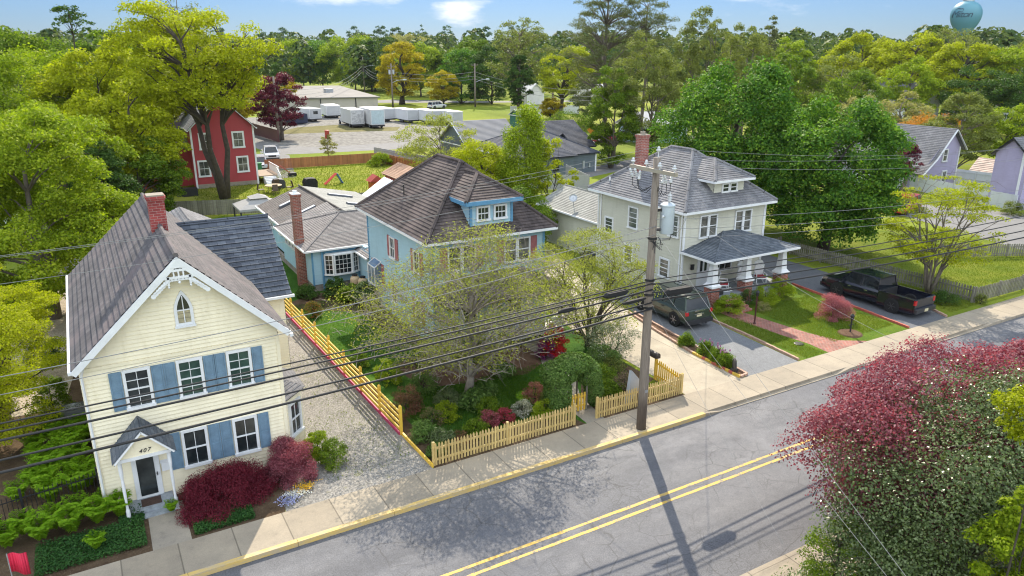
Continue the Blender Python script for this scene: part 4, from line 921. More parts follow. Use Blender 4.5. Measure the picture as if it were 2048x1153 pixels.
t = thing('playhouse', 'small orange red playhouse standing beside the garden shed', 'playhouse', (25.0, 70.6, 0))
m = MB(); m.box(24.5, 25.6, 70.2, 71.2, 0, 1.5); part('wall', m, plain('orange_paint', (.45, .11, .03), .6), t)
m = MB(); m.prism([(24.3, 70.0, 1.5), (25.8, 70.0, 1.5), (25.05, 70.0, 2.1)], (0, 1.4, 0)); part('roof', m, plain('red_roof_paint', (.36, .06, .04), .6), t)
m = MB(); m.box(24.75, 25.3, 70.17, 70.2, .1, 1.1); part('door', m, M_dark, t)
# metal patio cover
t = thing('patio_cover', 'pale ribbed metal patio cover behind the blue house', 'patio cover', (20.4, 57.5, 0)); m = MB()
A, B, C_, D_ = Vector((17.95, 56.3, 2.4)), Vector((22.85, 62.0, 3.25)), Vector((22.85, 57.5, 3.25)), Vector((18.0, 54.3, 2.4))
m.face([A, D_, C_, B]); m.face([p - Zv * .05 for p in (A, B, C_, D_)])
for k in range(13):
    f = k / 12; m.bar(A.lerp(D_, f) + Zv * .03, B.lerp(C_, f) + Zv * .03, .06, .06)
part('roof', m, plain('pale_metal_roofing', (.58, .62, .66), .35, .1, 3, .3), t); m = MB()
for p in (A, B, C_, D_): m.obox((p.x, p.y, p.z / 2), X, Y, Zv, .06, .06, p.z / 2 - .03)
part('post', m, M_white, t)
# gazebo
t = thing('gazebo', 'grey fabric canopy gazebo by the weathered plank fence', 'gazebo', (11.8, 61.3, 0)); m = MB(); cx, cy = 11.8, 61.3
E = [(cx - 1.75, cy - 1.55), (cx + 1.75, cy - 1.55), (cx + 1.75, cy + 1.55), (cx - 1.75, cy + 1.55)]
for i in range(4):
    j = (i + 1) % 4; m.face([(*E[i], 2.05), (*E[j], 2.05), (cx + (E[j][0] - cx) * .3, cy + (E[j][1] - cy) * .3, 2.62), (cx + (E[i][0] - cx) * .3, cy + (E[i][1] - cy) * .3, 2.62)])
    m.face([(*E[i], 1.88), (*E[j], 1.88), (*E[j], 2.05), (*E[i], 2.05)])
    m.face([(cx + (E[i][0] - cx) * .42, cy + (E[i][1] - cy) * .42, 2.68), (cx + (E[j][0] - cx) * .42, cy + (E[j][1] - cy) * .42, 2.68), (cx, cy, 2.98)])
part('canopy', m, plain('grey_canopy_cloth', (.30, .29, .28), .8, .1, 3), t)
for x, y in E:
    m = MB(); m.obox((cx + (x - cx) * .95, cy + (y - cy) * .95, 1.0), X, Y, Zv, .05, .05, 1.0); part('post', m, M_dark, t)
# warehouse
t = thing('warehouse', 'long flat roofed beige warehouse behind the gravel lot', 'warehouse', (52, 177, 0)); m = MB()
a, b, c, d = (40.0, 180.0), (63.3, 173.6), (72, 232), (52, 240)
m.prism([(*a, 0), (*b, 0), (*c, 0), (*d, 0)], (0, 0, 3.0)); part('wall', m, plain('beige_block_wall', (.40, .36, .32), .8, .12, .3), t)
m = MB(); m.prism([(39.7, 179.6, 3.002), (63.7, 173.1, 3.002), (72.4, 232.4, 3.05), (51.6, 240.5, 3.05)], (0, 0, .22)); part('roof', m, plain('pale_membrane_roof', (.165, .155, .145), .8, .2, .25), t)
m = MB(); m.box(57.5, 59.5, 196, 198, 3.2, 4.2); part('roof_vent', m, M_steel, t)
m = MB()
for x in (50.5, 58.3): m.obox((x, 180 - (x - 40) * .2747 - .06, 1.5), X, Y, Zv, .1, .08, 1.48)
part('downpipe', m, M_dark, t)
# dark hipped houses behind
t = simple_house('slate_house', 'dark slate hipped house with many roof planes behind the blue house', 42.5, 53.2, 72.2, 84.0, 2.5, 5.1, M_slate, M_r_dark, 'x', .4, hip=True)
m = MB(); m.laps([(45.6, 71.2, 0), (49.4, 71.2, 0), (49.4, 71.2, 2.5), (45.6, 71.2, 2.5)], (0, -1, 0), .2, .02); m.laps([(45.6, 71.2, 0), (45.6, 72.2, 0), (45.6, 72.2, 2.5), (45.6, 71.2, 2.5)], (-1, 0, 0), .2, .02); m.box(49.36, 49.4, 71.2, 72.2, 0, 2.5); part('wall', m, M_slate, t)
m = MB(); roof_slab(m, [[(45.2, 70.8, 2.32), (49.8, 70.8, 2.32), (47.5, 72.9, 3.5)], [(45.2, 70.8, 2.32), (47.5, 72.9, 3.5), (47.5, 75.5, 3.5), (45.2, 73.5, 2.4)], [(49.8, 70.8, 2.32), (47.5, 72.9, 3.5), (47.5, 75.5, 3.5), (49.8, 73.5, 2.4)]], .25, .025); part('roof', m, M_r_dark, t)
m = MB(); roof_slab(m, [[(52, 79.5, 2.4), (52, 84, 5.0), (58, 84, 5.0), (58, 79.5, 2.4)], [(52, 88.5, 2.4), (52, 84, 5.0), (58, 84, 5.0), (58, 88.5, 2.4)], [(53.0, 76.3, 2.4), (53.0, 79, 3.9), (56.4, 79, 3.9), (56.4, 76.3, 2.4)], [(53.0, 81.5, 2.4), (53.0, 79, 3.9), (56.4, 79, 3.9), (56.4, 81.5, 2.4)]], .25, .025); part('roof', m, M_r_dark, t)
m = MB(); m.box(53, 57.6, 80, 88, 0, 2.3); part('wall', m, M_slate, t)
window(t, (46.9, 71.2, .75), X, (0, -1, 0), .75, 1.2, M_glass, .07, 1, 1, frm=M_dark)
m = MB(); m.box(51.3, 51.6, 72.1, 72.19, .5, 1.4); part('meter_box', m, M_steel, t); m = MB(); m.box(52.2, 52.4, 72.1, 72.19, .6, 1.1); part('meter_box', m, M_steel, t)
simple_house('grey_roofed_house', 'low house with a pale grey gable roof left of the dark slate house', 43.5, 51, 86.5, 95, 2.3, 4.9, M_slate, plain('pale_grey_roof', (.20, .20, .21), .8, .12, 1), 'x', .4)
# lilac houses on the right
t = thing('lilac_house', 'lilac shingled house with grey saltbox roof beyond the white vinyl fence', 'house', (77.5, 45, 0)); w = MB()
w.laps([(74.6, 45, 0), (80.7, 45, 0), (80.7, 45, 4.3), (79.0, 45, 5.95), (74.6, 45, 1.9)], (0, -1, 0), .16, .02); w.laps([(74.6, 45, 0), (74.6, 57, 0), (74.6, 57, 1.9), (74.6, 45, 1.9)], (-1, 0, 0), .16, .02); w.box(80.6, 80.69, 45.1, 57, 0, 4.3)
part('wall', w, M_pur, t)
m = MB(); roof_slab(m, [[(74.2, 44.6, 1.75), (76.2, 44.6, 3.2), (76.2, 57.3, 3.2), (74.2, 57.3, 1.75)], [(76.2, 44.6, 3.2), (79.0, 44.6, 6.15), (79.0, 57.3, 6.15), (76.2, 57.3, 3.2)], [(81.3, 44.6, 3.95), (79.0, 44.6, 6.15), (79.0, 57.3, 6.15), (81.3, 57.3, 3.95)]], .22, .025)
roof_slab(m, [[(74.6, 49.3, 3.3), (77.9, 49.3, 5.0), (77.9, 53, 5.0), (74.6, 53, 3.3)]], .22, .025); part('roof', m, M_r_gry, t)
m = MB()
for a, b in (((74.2, 3), (0, 0)),):
    m.bar((74.15, 44.57, 1.65), (76.2, 44.57, 3.1), .05, .2, (0, 1, 0)); m.bar((76.2, 44.57, 3.1), (79.0, 44.57, 6.05), .05, .2, (0, 1, 0)); m.bar((81.35, 44.57, 3.85), (79.0, 44.57, 6.05), .05, .2, (0, 1, 0))
m.obox((80.68, 44.96, 2.1), X, Y, Zv, .08, .05, 2.1); part('trim', m, M_white, t)
window(t, (78.2, 45, 2.75), X, (0, -1, 0), .85, 1.35, M_glass_c, .12, 1, 1); window(t, (78.6, 45, .1), X, (0, -1, 0), .85, 1.75, M_glass_c, .14, 2, 2, name='door', sash=False)
t = thing('lilac_house', 'lilac clapboard house cut off by the right edge of the picture', 'house', (76, 36, 0)); w = MB()
w.laps([(73.0, 34.5, 0), (73.0, 37.3, 0), (73.0, 37.3, 5.0), (73.0, 35.9, 6.3), (73.0, 34.5, 5.0)], (-1, 0, 0), .16, .02); w.laps([(73.0, 34.5, 0), (84, 34.5, 0), (84, 34.5, 5.0), (73.0, 34.5, 5.0)], (0, -1, 0), .16, .02)
part('wall', w, M_pur, t)
m = MB(); roof_slab(m, [[(72.6, 34.1, 4.75), (72.6, 35.9, 6.45), (84.5, 35.9, 6.45), (84.5, 34.1, 4.75)], [(72.6, 37.7, 4.75), (72.6, 35.9, 6.45), (84.5, 35.9, 6.45), (84.5, 37.7, 4.75)]], .22, .025); part('roof', m, M_r_gry, t)
for x in (74.4, 76.2): window(t, (x, 34.5, 1.2), X, (0, -1, 0), .9, 1.8, M_glass, .12, 1, 1)
m = MB(); m.obox((73.02, 34.88, 2.6), X, Y, Zv, .1, .1, 2.6); part('corner_board', m, M_white, t)
simple_house('yellow_outbuilding', 'small yellow outbuilding with rusty tin roof beside the right lilac house', 84.0, 86.5, 42, 45, 1.6, 2.7, siding('mustard_siding', (.45, .34, .10)), plain('rusty_tin_roof', (.40, .30, .25), .5, .5, .8, .2), 'y', .3)
simple_house('white_house', 'white gabled house far behind the orange shrubs', 150, 158, 94, 106, 3.6, 8.0, siding('white_siding', (.66, .66, .66)), M_r_gry, 'y', .4)
simple_house('white_house', 'white house with brown roof at the far right edge', 158, 178, 82, 93, 3.4, 6.6, siding('white_clapboard', (.62, .62, .64)), M_r_blu, 'x', .5)
t = simple_house('teal_cottage', 'pale teal cottage with white porch roof glimpsed between tree trunks', 76, 84, 90, 97, 3.0, 4.6, siding('pale_teal_siding', (.36, .52, .52)), plain('white_metal_roof', (.6, .6, .6), .4, .1), 'x', .6)
for x in (77, 79.2, 81.5): window(t, (x, 90, .9), X, (0, -1, 0), 1.1, 1.4, M_glass, .12, 1, 1)
t = simple_house('white_cottage', 'white cottage with round white gable end behind the far patio', 104, 109, 172, 178, 3.2, 5.4, siding('chalk_siding', (.6, .58, .58)), plain('white_shed_roof', (.6, .6, .58), .5), 'y', .3)
t = simple_house('white_cottage', 'long white cottage behind the grey airy shrubs', 118, 128, 164, 171, 3.0, 5.0, siding('bone_siding', (.58, .56, .52)), plain('bone_shed_roof', (.52, .50, .47), .6), 'x', .3)
simple_house('green_shed', 'small dark green shed among trees behind the slate house', 70, 74, 118, 122, 2.6, 3.6, plain('dark_green_paint', (.03, .13, .09), .5), plain('green_roof', (.05, .11, .08), .6), 'x', .2)
# water tower
t = thing('water_tower', 'teal bulb shaped water tower rising above the far trees', 'water tower', (354.5, 205.6, 0)); c = Vector((354.5, 205.6, 28.6)); m = MB()
prof = [(2.6, -34), (2.6, -16), (3.0, -12.5), (4.2, -10), (6.0, -7.5), (7.7, -4.6), (8.6, -1.8), (8.8, .6), (8.3, 3.0), (7.1, 5.0), (5.4, 6.5), (3.0, 7.6), (.0, 8.0)]
def smooth_prof(p, k=5):
    out = []
    for i in range(len(p) - 1):
        p0, p1, p2, p3 = p[max(i - 1, 0)], p[i], p[i + 1], p[min(i + 2, len(p) - 1)]
        for j in range(k):
            u = j / k; out.append(tuple(.5 * (2 * p1[q] + (p2[q] - p0[q]) * u + (2 * p0[q] - 5 * p1[q] + 4 * p2[q] - p3[q]) * u * u + (3 * p1[q] - p0[q] - 3 * p2[q] + p3[q]) * u ** 3) for q in (0, 1)))
    return out + [p[-1]]
prof = [(r_ * .72, z_ * .75) for r_, z_ in prof]; sp = smooth_prof(prof); m.lathe(sp, c, 64); part('tank', m, plain('teal_tank_paint', (.10, .27, .34), .45, .06, .05), t, True)
m = MB(); m.lathe([(2.3, 5.4), (2.3, 6.3), (2.2, 6.3), (2.2, 5.4)], c, 20); m.tube([c + Vector((1, 0, 6)), c + Vector((1, 0, 7.2))], .1, 6); m.box(c.x - 1.1, c.x - .3, c.y - .4, c.y + .4, c.z + 6, c.z + 6.8); part('railing', m, M_steel, t)
fc = bpy.data.curves.new('tower_lettering', 'FONT'); fc.body = 'Milton'; fc.size = 4.0; fc.shear = .32; fc.align_x = 'CENTER'; fc.resolution_u = 3; fc.space_character = .86
fo = bpy.data.objects.new('tower_lettering', fc); COL.objects.link(fo); dg = bpy.context.evaluated_depsgraph_get(); me = bpy.data.meshes.new_from_object(fo.evaluated_get(dg)); bpy.data.objects.remove(fo)
import bmesh
bm = bmesh.new(); bm.from_mesh(me); bmesh.ops.triangulate(bm, faces=bm.faces); bmesh.ops.subdivide_edges(bm, edges=bm.edges, cuts=2); 
# flourish over the M, as on the tower
def stroke(pts, w):
    prev = None
    for i, (x, y) in enumerate(pts):
        dx, dy = (pts[min(i + 1, len(pts) - 1)][0] - pts[max(i - 1, 0)][0]), (pts[min(i + 1, len(pts) - 1)][1] - pts[max(i - 1, 0)][1]); l = math.hypot(dx, dy) or 1
        ww = w * math.sin(math.pi * (i + .6) / (len(pts) + .2)); a = bm.verts.new((x - dy / l * ww, y + dx / l * ww, 0)); b = bm.verts.new((x + dy / l * ww, y - dx / l * ww, 0))
        if prev: bm.faces.new((prev[0], prev[1], b, a))
        prev = (a, b)
stroke([(-3.3 + k * .36 if k < 9 else -.1 + .8 * math.sin((k - 9) * .5), 3.15 + .6 * math.sin(k * .33) if k < 9 else 3.7 + .6 * math.cos((k - 9) * .5) - .6) for k in range(15)], .18)
stroke([(-3.9 - .04 * k * k * .3, 2.6 - k * .4) for k in range(8)], .15)
yaw0 = math.atan2(-c.x, -c.y) ; yaw0 = math.atan2(0 - c.x, 0 - c.y)
tz = [q[1] for q in sp]; tr = [q[0] for q in sp]
for v in bm.verts:
    x, y = v.co.x - 2.0, v.co.y - 1.2
    rr = float(np.interp(y, tz, tr)) + .04; an = yaw0 - x / 6.3
    v.co = (c.x + math.sin(an) * rr - t.location.x, c.y + math.cos(an) * rr - t.location.y, c.z + y)
bm.to_mesh(me); bm.free(); me.materials.clear(); link('lettering', me, plain('navy_lettering', (.012, .03, .06), .5), t)
# ================================================================ FENCES
def picket_fence(label, a, b, h, mats, sp=.125, pw=.072, posts=2.4, top='point', name='picket_fence', h2=None, thick=.02, side=-1, shade=0):
    a, b = Vector((*a, 0)), Vector((*b, 0)); d = b - a; ln = d.length; d.normalize(); n = Vector((d.y, -d.x, 0)) * (1 if side < 0 else -1)
    t = thing(name, label, 'fence', tuple(a)); hh = lambda s: h + ((h2 - h) * (s / ln) ** 1.5 if h2 else 0)
    rn = random.Random(int(a.x * 7 + b.y * 13)); p = MB(); k = int(ln / sp)
    for i in range(k + 1):
        s = min(ln, (i + .5) * ln / (k + 1)); c = a + d * s + n * .035; z = hh(s) + rn.uniform(-.02, .02); w = pw / 2; tl = rn.uniform(-.016, .016)
        if top == 'point': prof = [(-w, .05), (w, .05), (w + tl, z - .075), (w * .5 + tl, z - .025), (tl, z), (-w * .5 + tl, z - .025), (-w + tl, z - .075)]
        elif top == 'round': prof = [(-w, .05), (w, .05), (w, z - .05), (w * .7, z - .015), (0, z), (-w * .7, z - .015), (-w, z - .05)]
        else: prof = [(-w, .03), (w, .03), (w, z), (-w, z)]
        p.prism([c + d * x + Zv * y for x, y in prof], n * thick)
    part('picket_panel', p, mats, t)
    r = MB()
    for z in ((.25, h - .24) if h < 1.3 else (.3, h / 2, h - .25)): r.bar(a + Zv * z + n * .01, b + Zv * (z + ((h2 - h) if h2 and z > h / 2 else 0)) + n * .01, .04, .08)
    part('rail', r, mats, t)
    m = max(1, round(ln / posts))
    for i in range(m + 1):
        c = a + d * (ln * i / m) - n * .04; q = MB(); z = hh(ln * i / m); q.obox(c + Zv * z / 2, d, n, Zv, .045, .045, z / 2); part('post', q, mats, t)
    return t
M_pick = siding('pale_yellow_paint', (.56, .41, .16), .14, (.5, .42, .3), .6, .16); M_pick2 = siding('bright_yellow_paint', (.72, .46, .06), .12, (.6, .5, .3), .3)
M_wea = siding('weathered_wood', (.18, .17, .135), .25, (.5, .5, .45), .6, .25); M_cedar = siding('cedar_wood', (.33, .13, .055), .2, (.6, .5, .45), .5, .2); M_vinyl = siding('white_vinyl', (.58, .60, .62), .05); M_gvinyl = siding('grey_vinyl', (.33, .33, .34), .06); M_maroon = siding('maroon_wood', (.13, .05, .05), .15)
picket_fence('pale yellow picket fence left of the ivy arch along the sidewalk', (9.12, 21.27), (15.1, 21.27), .93, M_pick)
picket_fence('pale yellow picket fence behind the utility pole, right of the ivy arch', (16.2, 21.27), (20.6, 21.27), .93, M_pick)
picket_fence('bright yellow picket return fence rising to the mailbox post', (20.6, 21.33), (20.55, 22.95), .93, M_pick2, .125, .072, 1.6, h2=1.12, side=1)
picket_fence('weathered grey picket fence along the right sidewalk beyond the pickup', (43.6, 21.85), (90, 21.3), .95, M_wea, .16, .10, 2.5, 'round')
picket_fence('weathered grey picket fence running back beside the black pickup', (43.5, 21.95), (42.9, 34.5), .95, M_wea, .16, .10, 2.5, 'round')
picket_fence('weathered grey picket fence at the back of the side lawn', (51.5, 28.6), (62, 23.2), .95, M_wea, .17, .11, 2.5, 'round')
picket_fence('grey picket fence in the shade between porch and pickup', (36.2, 35.3), (42.8, 35.3), 1.15, M_wea, .16, .10, 2.5, 'flat')
picket_fence('orange cedar board fence at the back of the red house lawn', (19.2, 93.2), (33.4, 92.4), 1.25, M_cedar, .15, .14, 2.2, 'flat', 'board_fence')
picket_fence('orange cedar board fence returning toward the garden shed', (33.5, 92.3), (35.2, 79.5), 1.25, M_cedar, .15, .14, 2.2, 'flat', 'board_fence', side=1)
picket_fence('weathered plank fence behind the gazebo and blue house', (5.5, 70.5), (15.5, 66.9), 1.35, M_wea, .16, .15, 2.4, 'flat', 'board_fence')
picket_fence('weathered plank fence between skylight roof and back lawn', (15.6, 66.9), (25.6, 65.4), 1.35, M_wea, .16, .15, 2.4, 'flat', 'board_fence')
picket_fence('grey privacy fence with white caps behind the cedar fence', (33.9, 95.2), (38.0, 76.5), 1.6, M_gvinyl, .2, .2, 2.2, 'flat', 'privacy_fence', side=1)
picket_fence('grey privacy fence in front of the slate house', (39.0, 66.5), (45.4, 62.6), 1.55, M_gvinyl, .2, .2, 2.2, 'flat', 'privacy_fence')
picket_fence('grey privacy fence turning back toward the slate house', (45.4, 62.7), (47.5, 70), 1.55, M_gvinyl, .2, .2, 2.2, 'flat', 'privacy_fence', side=1)
picket_fence('white vinyl fence in front of the lilac house', (72.6, 34.6), (74.9, 47.5), 1.45, M_vinyl, .2, .2, 2.4, 'flat', 'privacy_fence', side=1)
picket_fence('white vinyl fence behind the yellow flowering tree', (74.3, 46.5), (69.5, 52), 1.45, M_vinyl, .2, .2, 2.4, 'flat', 'privacy_fence')
picket_fence('white lattice topped fence between the two lilac houses', (81, 45.3), (81.5, 38.6), 1.8, M_vinyl, .2, .2, 2.4, 'flat', 'privacy_fence', side=1)
picket_fence('pale vinyl fence under the left trees behind the round bush', (-8.5, 71.5), (-1.2, 66), 1.7, M_vinyl, .2, .2, 2.4, 'flat', 'privacy_fence')
picket_fence('maroon board fence beside the back street pole', (27.4, 121), (25.8, 142), 1.9, M_maroon, .2, .19, 2.5, 'flat', 'board_fence', side=1)
picket_fence('pale fence in front of the far white cottages', (84.5, 147), (99.5, 142), 1.9, M_vinyl, .25, .25, 2.5, 'flat', 'privacy_fence')
# yellow ranch rail fence with rose kick board
t = thing('rail_fence', 'yellow four rail fence with magenta base board beside the gravel driveway', 'fence', (8.96, 23.95, 0)); A, B = Vector((8.96, 23.95, 0)), Vector((8.5, 43.0, 0)); n = 9
for i in range(n + 1):
    p = A.lerp(B, i / n); q = MB(); q.obox(p + Zv * .6, X, Y, Zv, .05, .05, .6); q.lathe([(.075, 0), (.0, .07)], (p.x, p.y, 1.2), 4); part('post', q, M_pick2, t)
for z in (.28, .52, .76, 1.0):
    r = MB(); r.bar(A + Vector((-.06, 0, z)), B + Vector((-.06, 0, z)), .035, .105); part('rail', r, M_pick2, t)
r = MB(); r.bar(A + Vector((-.07, 0, .07)), B + Vector((-.07, 0, .07)), .05, .15); part('base_board', r, plain('magenta_paint', (.50, .045, .13), .6, .3, 2), t)
mb = MB(); mb.bar((9.03, 21.2, .07), (8.97, 23.85, .07), .06, .15)
solo('edging_board', mb, M_pick2, 'yellow timber edging between gravel and flower bed at the sidewalk', 'edging', (9.0, 22.5, 0))
# black iron fence left of the cream house
t = thing('iron_fence', 'black wrought iron fence among the ferns left of the cream house', 'fence', (-1.2, 24.85, 0)); m = MB(); pts = [Vector((-1.12, 24.85, 0)), Vector((-3.2, 24.6, 0)), Vector((-5.6, 24.1, 0))]
for a, b in zip(pts[:-1], pts[1:]):
    k = int((b - a).length / .12)
    for i in range(k):
        p = a.lerp(b, i / k); m.tube([p, p + Zv * 1.0], .012, 4); m.lathe([(.022, 0), (.0, .07)], tuple(p + Zv * 1.0), 4)
    for z in (.15, .88): m.bar(a + Zv * z, b + Zv * z, .02, .03)
part('bars', m, M_black, t); 
for p in pts: m = MB(); m.obox(p + Zv * .6, X, Y, Zv, .035, .035, .6); part('post', m, M_black, t)
# brick edged strip between the driveways
M_ybrick = plain('yellow_brick_paint', (.60, .40, .06), .7, .2); M_rbrick = plain('red_brick_paint', (.42, .10, .07), .7, .2); M_pbrick = plain('pale_edging_brick', (.42, .27, .2), .8, .3, 6)
t = thing('brick_edging', 'red and yellow painted brick edging round the strip bed between driveways', 'edging', (24.1, 21.4, 0))
def edging(t, line, mats, sw=.22):
    q = MB(); rn = random.Random(3); k = 0
    for a, b in zip(line[:-1], line[1:]):
        a, b = Vector((*a, 0)), Vector((*b, 0)); d = (b - a).normalized(); s = Vector((-d.y, d.x, 0)); n = int((b - a).length / sw)
        for i in range(n):
            c = a + d * (i + .5) * (b - a).length / n; q.cur = 0 if len(mats) < 3 else (rn.choice((0, 1)) if c.y < 24.3 else 2); q.obox(c + Zv * .06, d, s, Zv, sw * .485, .055, .06 + rn.uniform(-.008, .008)); k += 1
    part('brick_course', q, mats, t)
edging(t, [(24.0, 21.2), (24.1, 24.3), (24.55, 27.5), (25.1, 30.5)], [M_ybrick, M_rbrick, M_pbrick]); edging(t, [(24.0, 21.2), (24.5, 21.25), (24.75, 24.5), (25.1, 28), (25.35, 30.3)], [M_pbrick])
sheet('planting_bed', [(24.05, 21.25), (24.45, 21.3), (24.7, 24.5), (25.05, 28), (25.3, 30.3), (25.1, 30.4), (24.6, 27.5), (24.15, 24.3)], .03, M_mulch)
t = thing('brick_edging', 'low brick edging between asphalt driveway and sage house lawn', 'edging', (27.9, 21.3, 0)); edging(t, [(27.85, 21.2), (28.15, 24.5), (28.25, 27.5), (28.7, 29.5)], [M_pbrick])
t = thing('brick_edging', 'low red brick edging beside the black pickup driveway', 'edging', (36.4, 21.2, 0)); edging(t, [(36.35, 21.2), (36.8, 25), (37.2, 29.5)], [M_rbrick])
t = thing('brick_edging', 'curved brick edging at the right side of the pickup driveway', 'edging', (39.7, 21.2, 0)); edging(t, [(39.75, 21.2), (40.05, 21.9), (40.45, 22.9), (40.9, 25)], [M_pbrick])
# ================================================================ UTILITY POLES AND CABLES
def m_pole():
    m, t, b = newmat('weathered_pole'); co = coord(t); n1 = noise(t, 3, co, 6, .7, (6, 6, .5)); n2 = noise(t, 1, co, 3, .6, (1, 1, .4)); sx = N(t, 'ShaderNodeSeparateXYZ'); L(t, co, sx.inputs[0])
    c = mixc(t, mrange(t, n1, .3, .7), (.14, .11, .085), (.29, .245, .20)); c = mixc(t, mrange(t, n2, .4, .7, 0, .4), c, (.10, .08, .065)); c = mixc(t, mrange(t, sx.outputs['Z'], 1.0, 1.5, .6, 0), c, (.06, .045, .035))
    L(t, c, b.inputs['Base Color']); b.inputs['Roughness'].default_value = .85; bump(t, b, n1, .6, .02); return m
M_pole = m_pole(); M_cable = plain('black_cable', (.018, .018, .02), .5); M_wire = plain('aluminium_wire', (.20, .205, .21), .6, .1, 5, 0); M_ins = plain('grey_porcelain', (.55, .56, .58), .25, .1); M_galv = M_steel
t = thing('utility_pole', 'tall weathered wooden utility pole with transformer at the sidewalk edge', 'utility pole', (17.17, 19.75, 0)); px, py = 17.17, 19.75
m = MB(); m.tube([(px, py, -.1), (px, py, 2), (px, py, 6), (px, py, 10.45)], [.19, .175, .15, .12], 14); part('pole', m, M_pole, t, True)
m = MB(); m.obox((px - .16, py, 10.02), Y, X, Zv, 1.2, .055, .065); ca = part('crossarm', m, siding('crossarm_wood', (.34, .30, .24), .2), t)
for y in (-1.08, -.35, .35, 1.08):
    m = MB(); m.lathe([(.02, 0), (.02, .08), (.07, .09), (.085, .13), (.05, .16), (.06, .19), (.03, .25)], (px - .16, py + y, 10.085), 10); part('insulator', m, M_ins, ca)
m = MB(); m.lathe([(.02, 0), (.02, .2), (.07, .21), (.085, .25), (.05, .28), (.06, .31), (.03, .37)], (px + .05, py, 10.45), 10); part('insulator', m, M_ins, t)
for k, (dx, dy, z) in enumerate(((.05, -.7, 9.75), (.1, -.45, 9.7), (.12, -.2, 9.65), (-.2, .75, 9.78), (-.3, .55, 9.72), (-.25, .95, 9.76))):
    m = MB(); m.lathe([(.0, 0), (.055, .02), (.06, .12), (.035, .14), (.06, .2), (.035, .22), (.055, .28), (.02, .34)], (px + dx, py + dy, z - .1), 8, (.3 * (-1) ** k, .2, 1)); part('fuse_cutout', m, M_ins, t)
    m = MB(); m.tube([(px + dx, py + dy, z - .1), (px + dx + .05, py + dy + .05, z - .4), (px + dx * .5, py + dy * .6, z - .55), (px, py + .13 * (1 if dy > 0 else -1), z - .3)], .012, 5); part('jumper_wire', m, M_cable, t)
m = MB(); tx, ty = px + .52, py - .12
m.lathe([(.0, 0), (.23, 0), (.25, .04), (.25, .98), (.265, .99), (.265, 1.03), (.18, 1.09), (0, 1.11)], (tx, ty, 7.74), 24); tr = part('transformer', m, plain('pale_grey_transformer_paint', (.42, .48, .53), .4, .08, 2), t, 'angle')
m = MB(); m.lathe([(.05, 0), (.05, .05), (.08, .07), (.05, .12), (.085, .15), (.05, .2), (.08, .23), (.04, .3), (.03, .38)], (tx + .02, ty - .05, 8.86), 10); m.lathe([(.03, 0), (.05, .04), (.03, .1)], (tx - .27, ty - .12, 8.4), 8, (-1, -.5, 0)); part('bushing', m, M_ins, tr)
m = MB(); m.bar((px, py, 8.6), (tx, ty, 8.6), .08, .1); m.bar((px, py, 7.9), (tx, ty, 7.9), .08, .1); m.tube([(tx + .3, ty, 8.7), (tx + .34, ty, 8.0), (tx + .1, ty - .1, 7.5), (px + .1, py - .2, 7.55)], .015, 6); part('bracket', m, M_dark, t)
for z, r in ((7.6, .17), (6.05, .18), (5.5, .19), (5.0, .19)): m = MB(); m.lathe([(r, -.04), (r, .04)], (px, py, z), 12); part('clamp_band', m, M_dark, t)
m = MB()
for a in range(6): m.tube([(px + .14 * math.cos(a), py - .15, 7.65 - .03 * a), (px + .24 * math.cos(a * 1.7), py - .32, 7.38 - .05 * a), (px - .26 * math.cos(a), py - .16 + .1 * math.sin(a), 7.55)], .012, 5)
part('hardware', m, M_dark, t)
m = MB(); m.box(px - .06, px + .06, py - .2, py - .172, 1.62, 1.72); m.tube([(px + .16, py - .06, 0), (px + .16, py - .05, 3.0)], .03, 6); part('tag_plate', m, M_galv, t)
# back poles with street lights
def pole_far(label, x, y, h, lamp=None, arms=(), trans=False, r=.2):
    t = thing('utility_pole', label, 'utility pole', (x, y, 0)); m = MB(); m.tube([(x, y, 0), (x, y, h)], [r * 1.2, r * .75], 10); part('pole', m, M_pole, t, True)
    for z in arms:
        m = MB(); m.obox((x, y, z), Vector((.9, .3, 0)), Vector((-.3, .9, 0)), Zv, 1.15, .06, .07)
        for s in (-1, 0, 1): m.lathe([(.03, 0), (.06, .1), (.03, .25)], (x + s * .95, y + s * .32, z + .07), 6)
        part('crossarm', m, M_pole, t)
    if trans:
        for s in (-1, 1): m = MB(); m.lathe([(0, 0), (.26, 0), (.28, 1.0), (.0, 1.1)], (x + s * .5, y - .1, h - 2.6), 12); part('transformer', m, plain('grey_transformer', (.42, .44, .46), .5), t)
    if lamp:
        m = MB(); d = Vector((lamp[0], lamp[1], 0)).normalized(); b = Vector((x, y, lamp[2])); m.tube([b, b + d * 1.2 + Zv * .55, b + d * 2.9 + Zv * .8], .06, 8); la = part('lamp_arm', m, M_steel, t)
        m = MB(); e = b + d * 3.25 + Zv * .8; m.lathe([(.0, -.5), (.15, -.4), (.19, 0), (.14, .4), (0, .5)], tuple(e), 10, tuple(d)); part('lamp_head', m, plain('lamp_housing', (.5, .52, .54), .4), la)
    return t
pole_far('bare wooden pole in front of the dark red tree', 27.6, 121.5, 10.0, None, (), False, .2)
pole_far('wooden street light pole rising behind the warehouse', 84.5, 243.8, 11.5, (.9, -.3, 8.1), (10.6,))
pole_far('pole with two transformers and street light in front of the orange tree', 70.3, 182, 10.6, (.9, -.3, 5.9), (9.9, 9.2), True)
pole_far('street light pole standing right of the far white car', 88.3, 171.5, 10.6, (.9, -.3, 6.0), (10.2,))
pole_far('bare pale pole between the two dark tree trunks', 95, 146, 9.6)
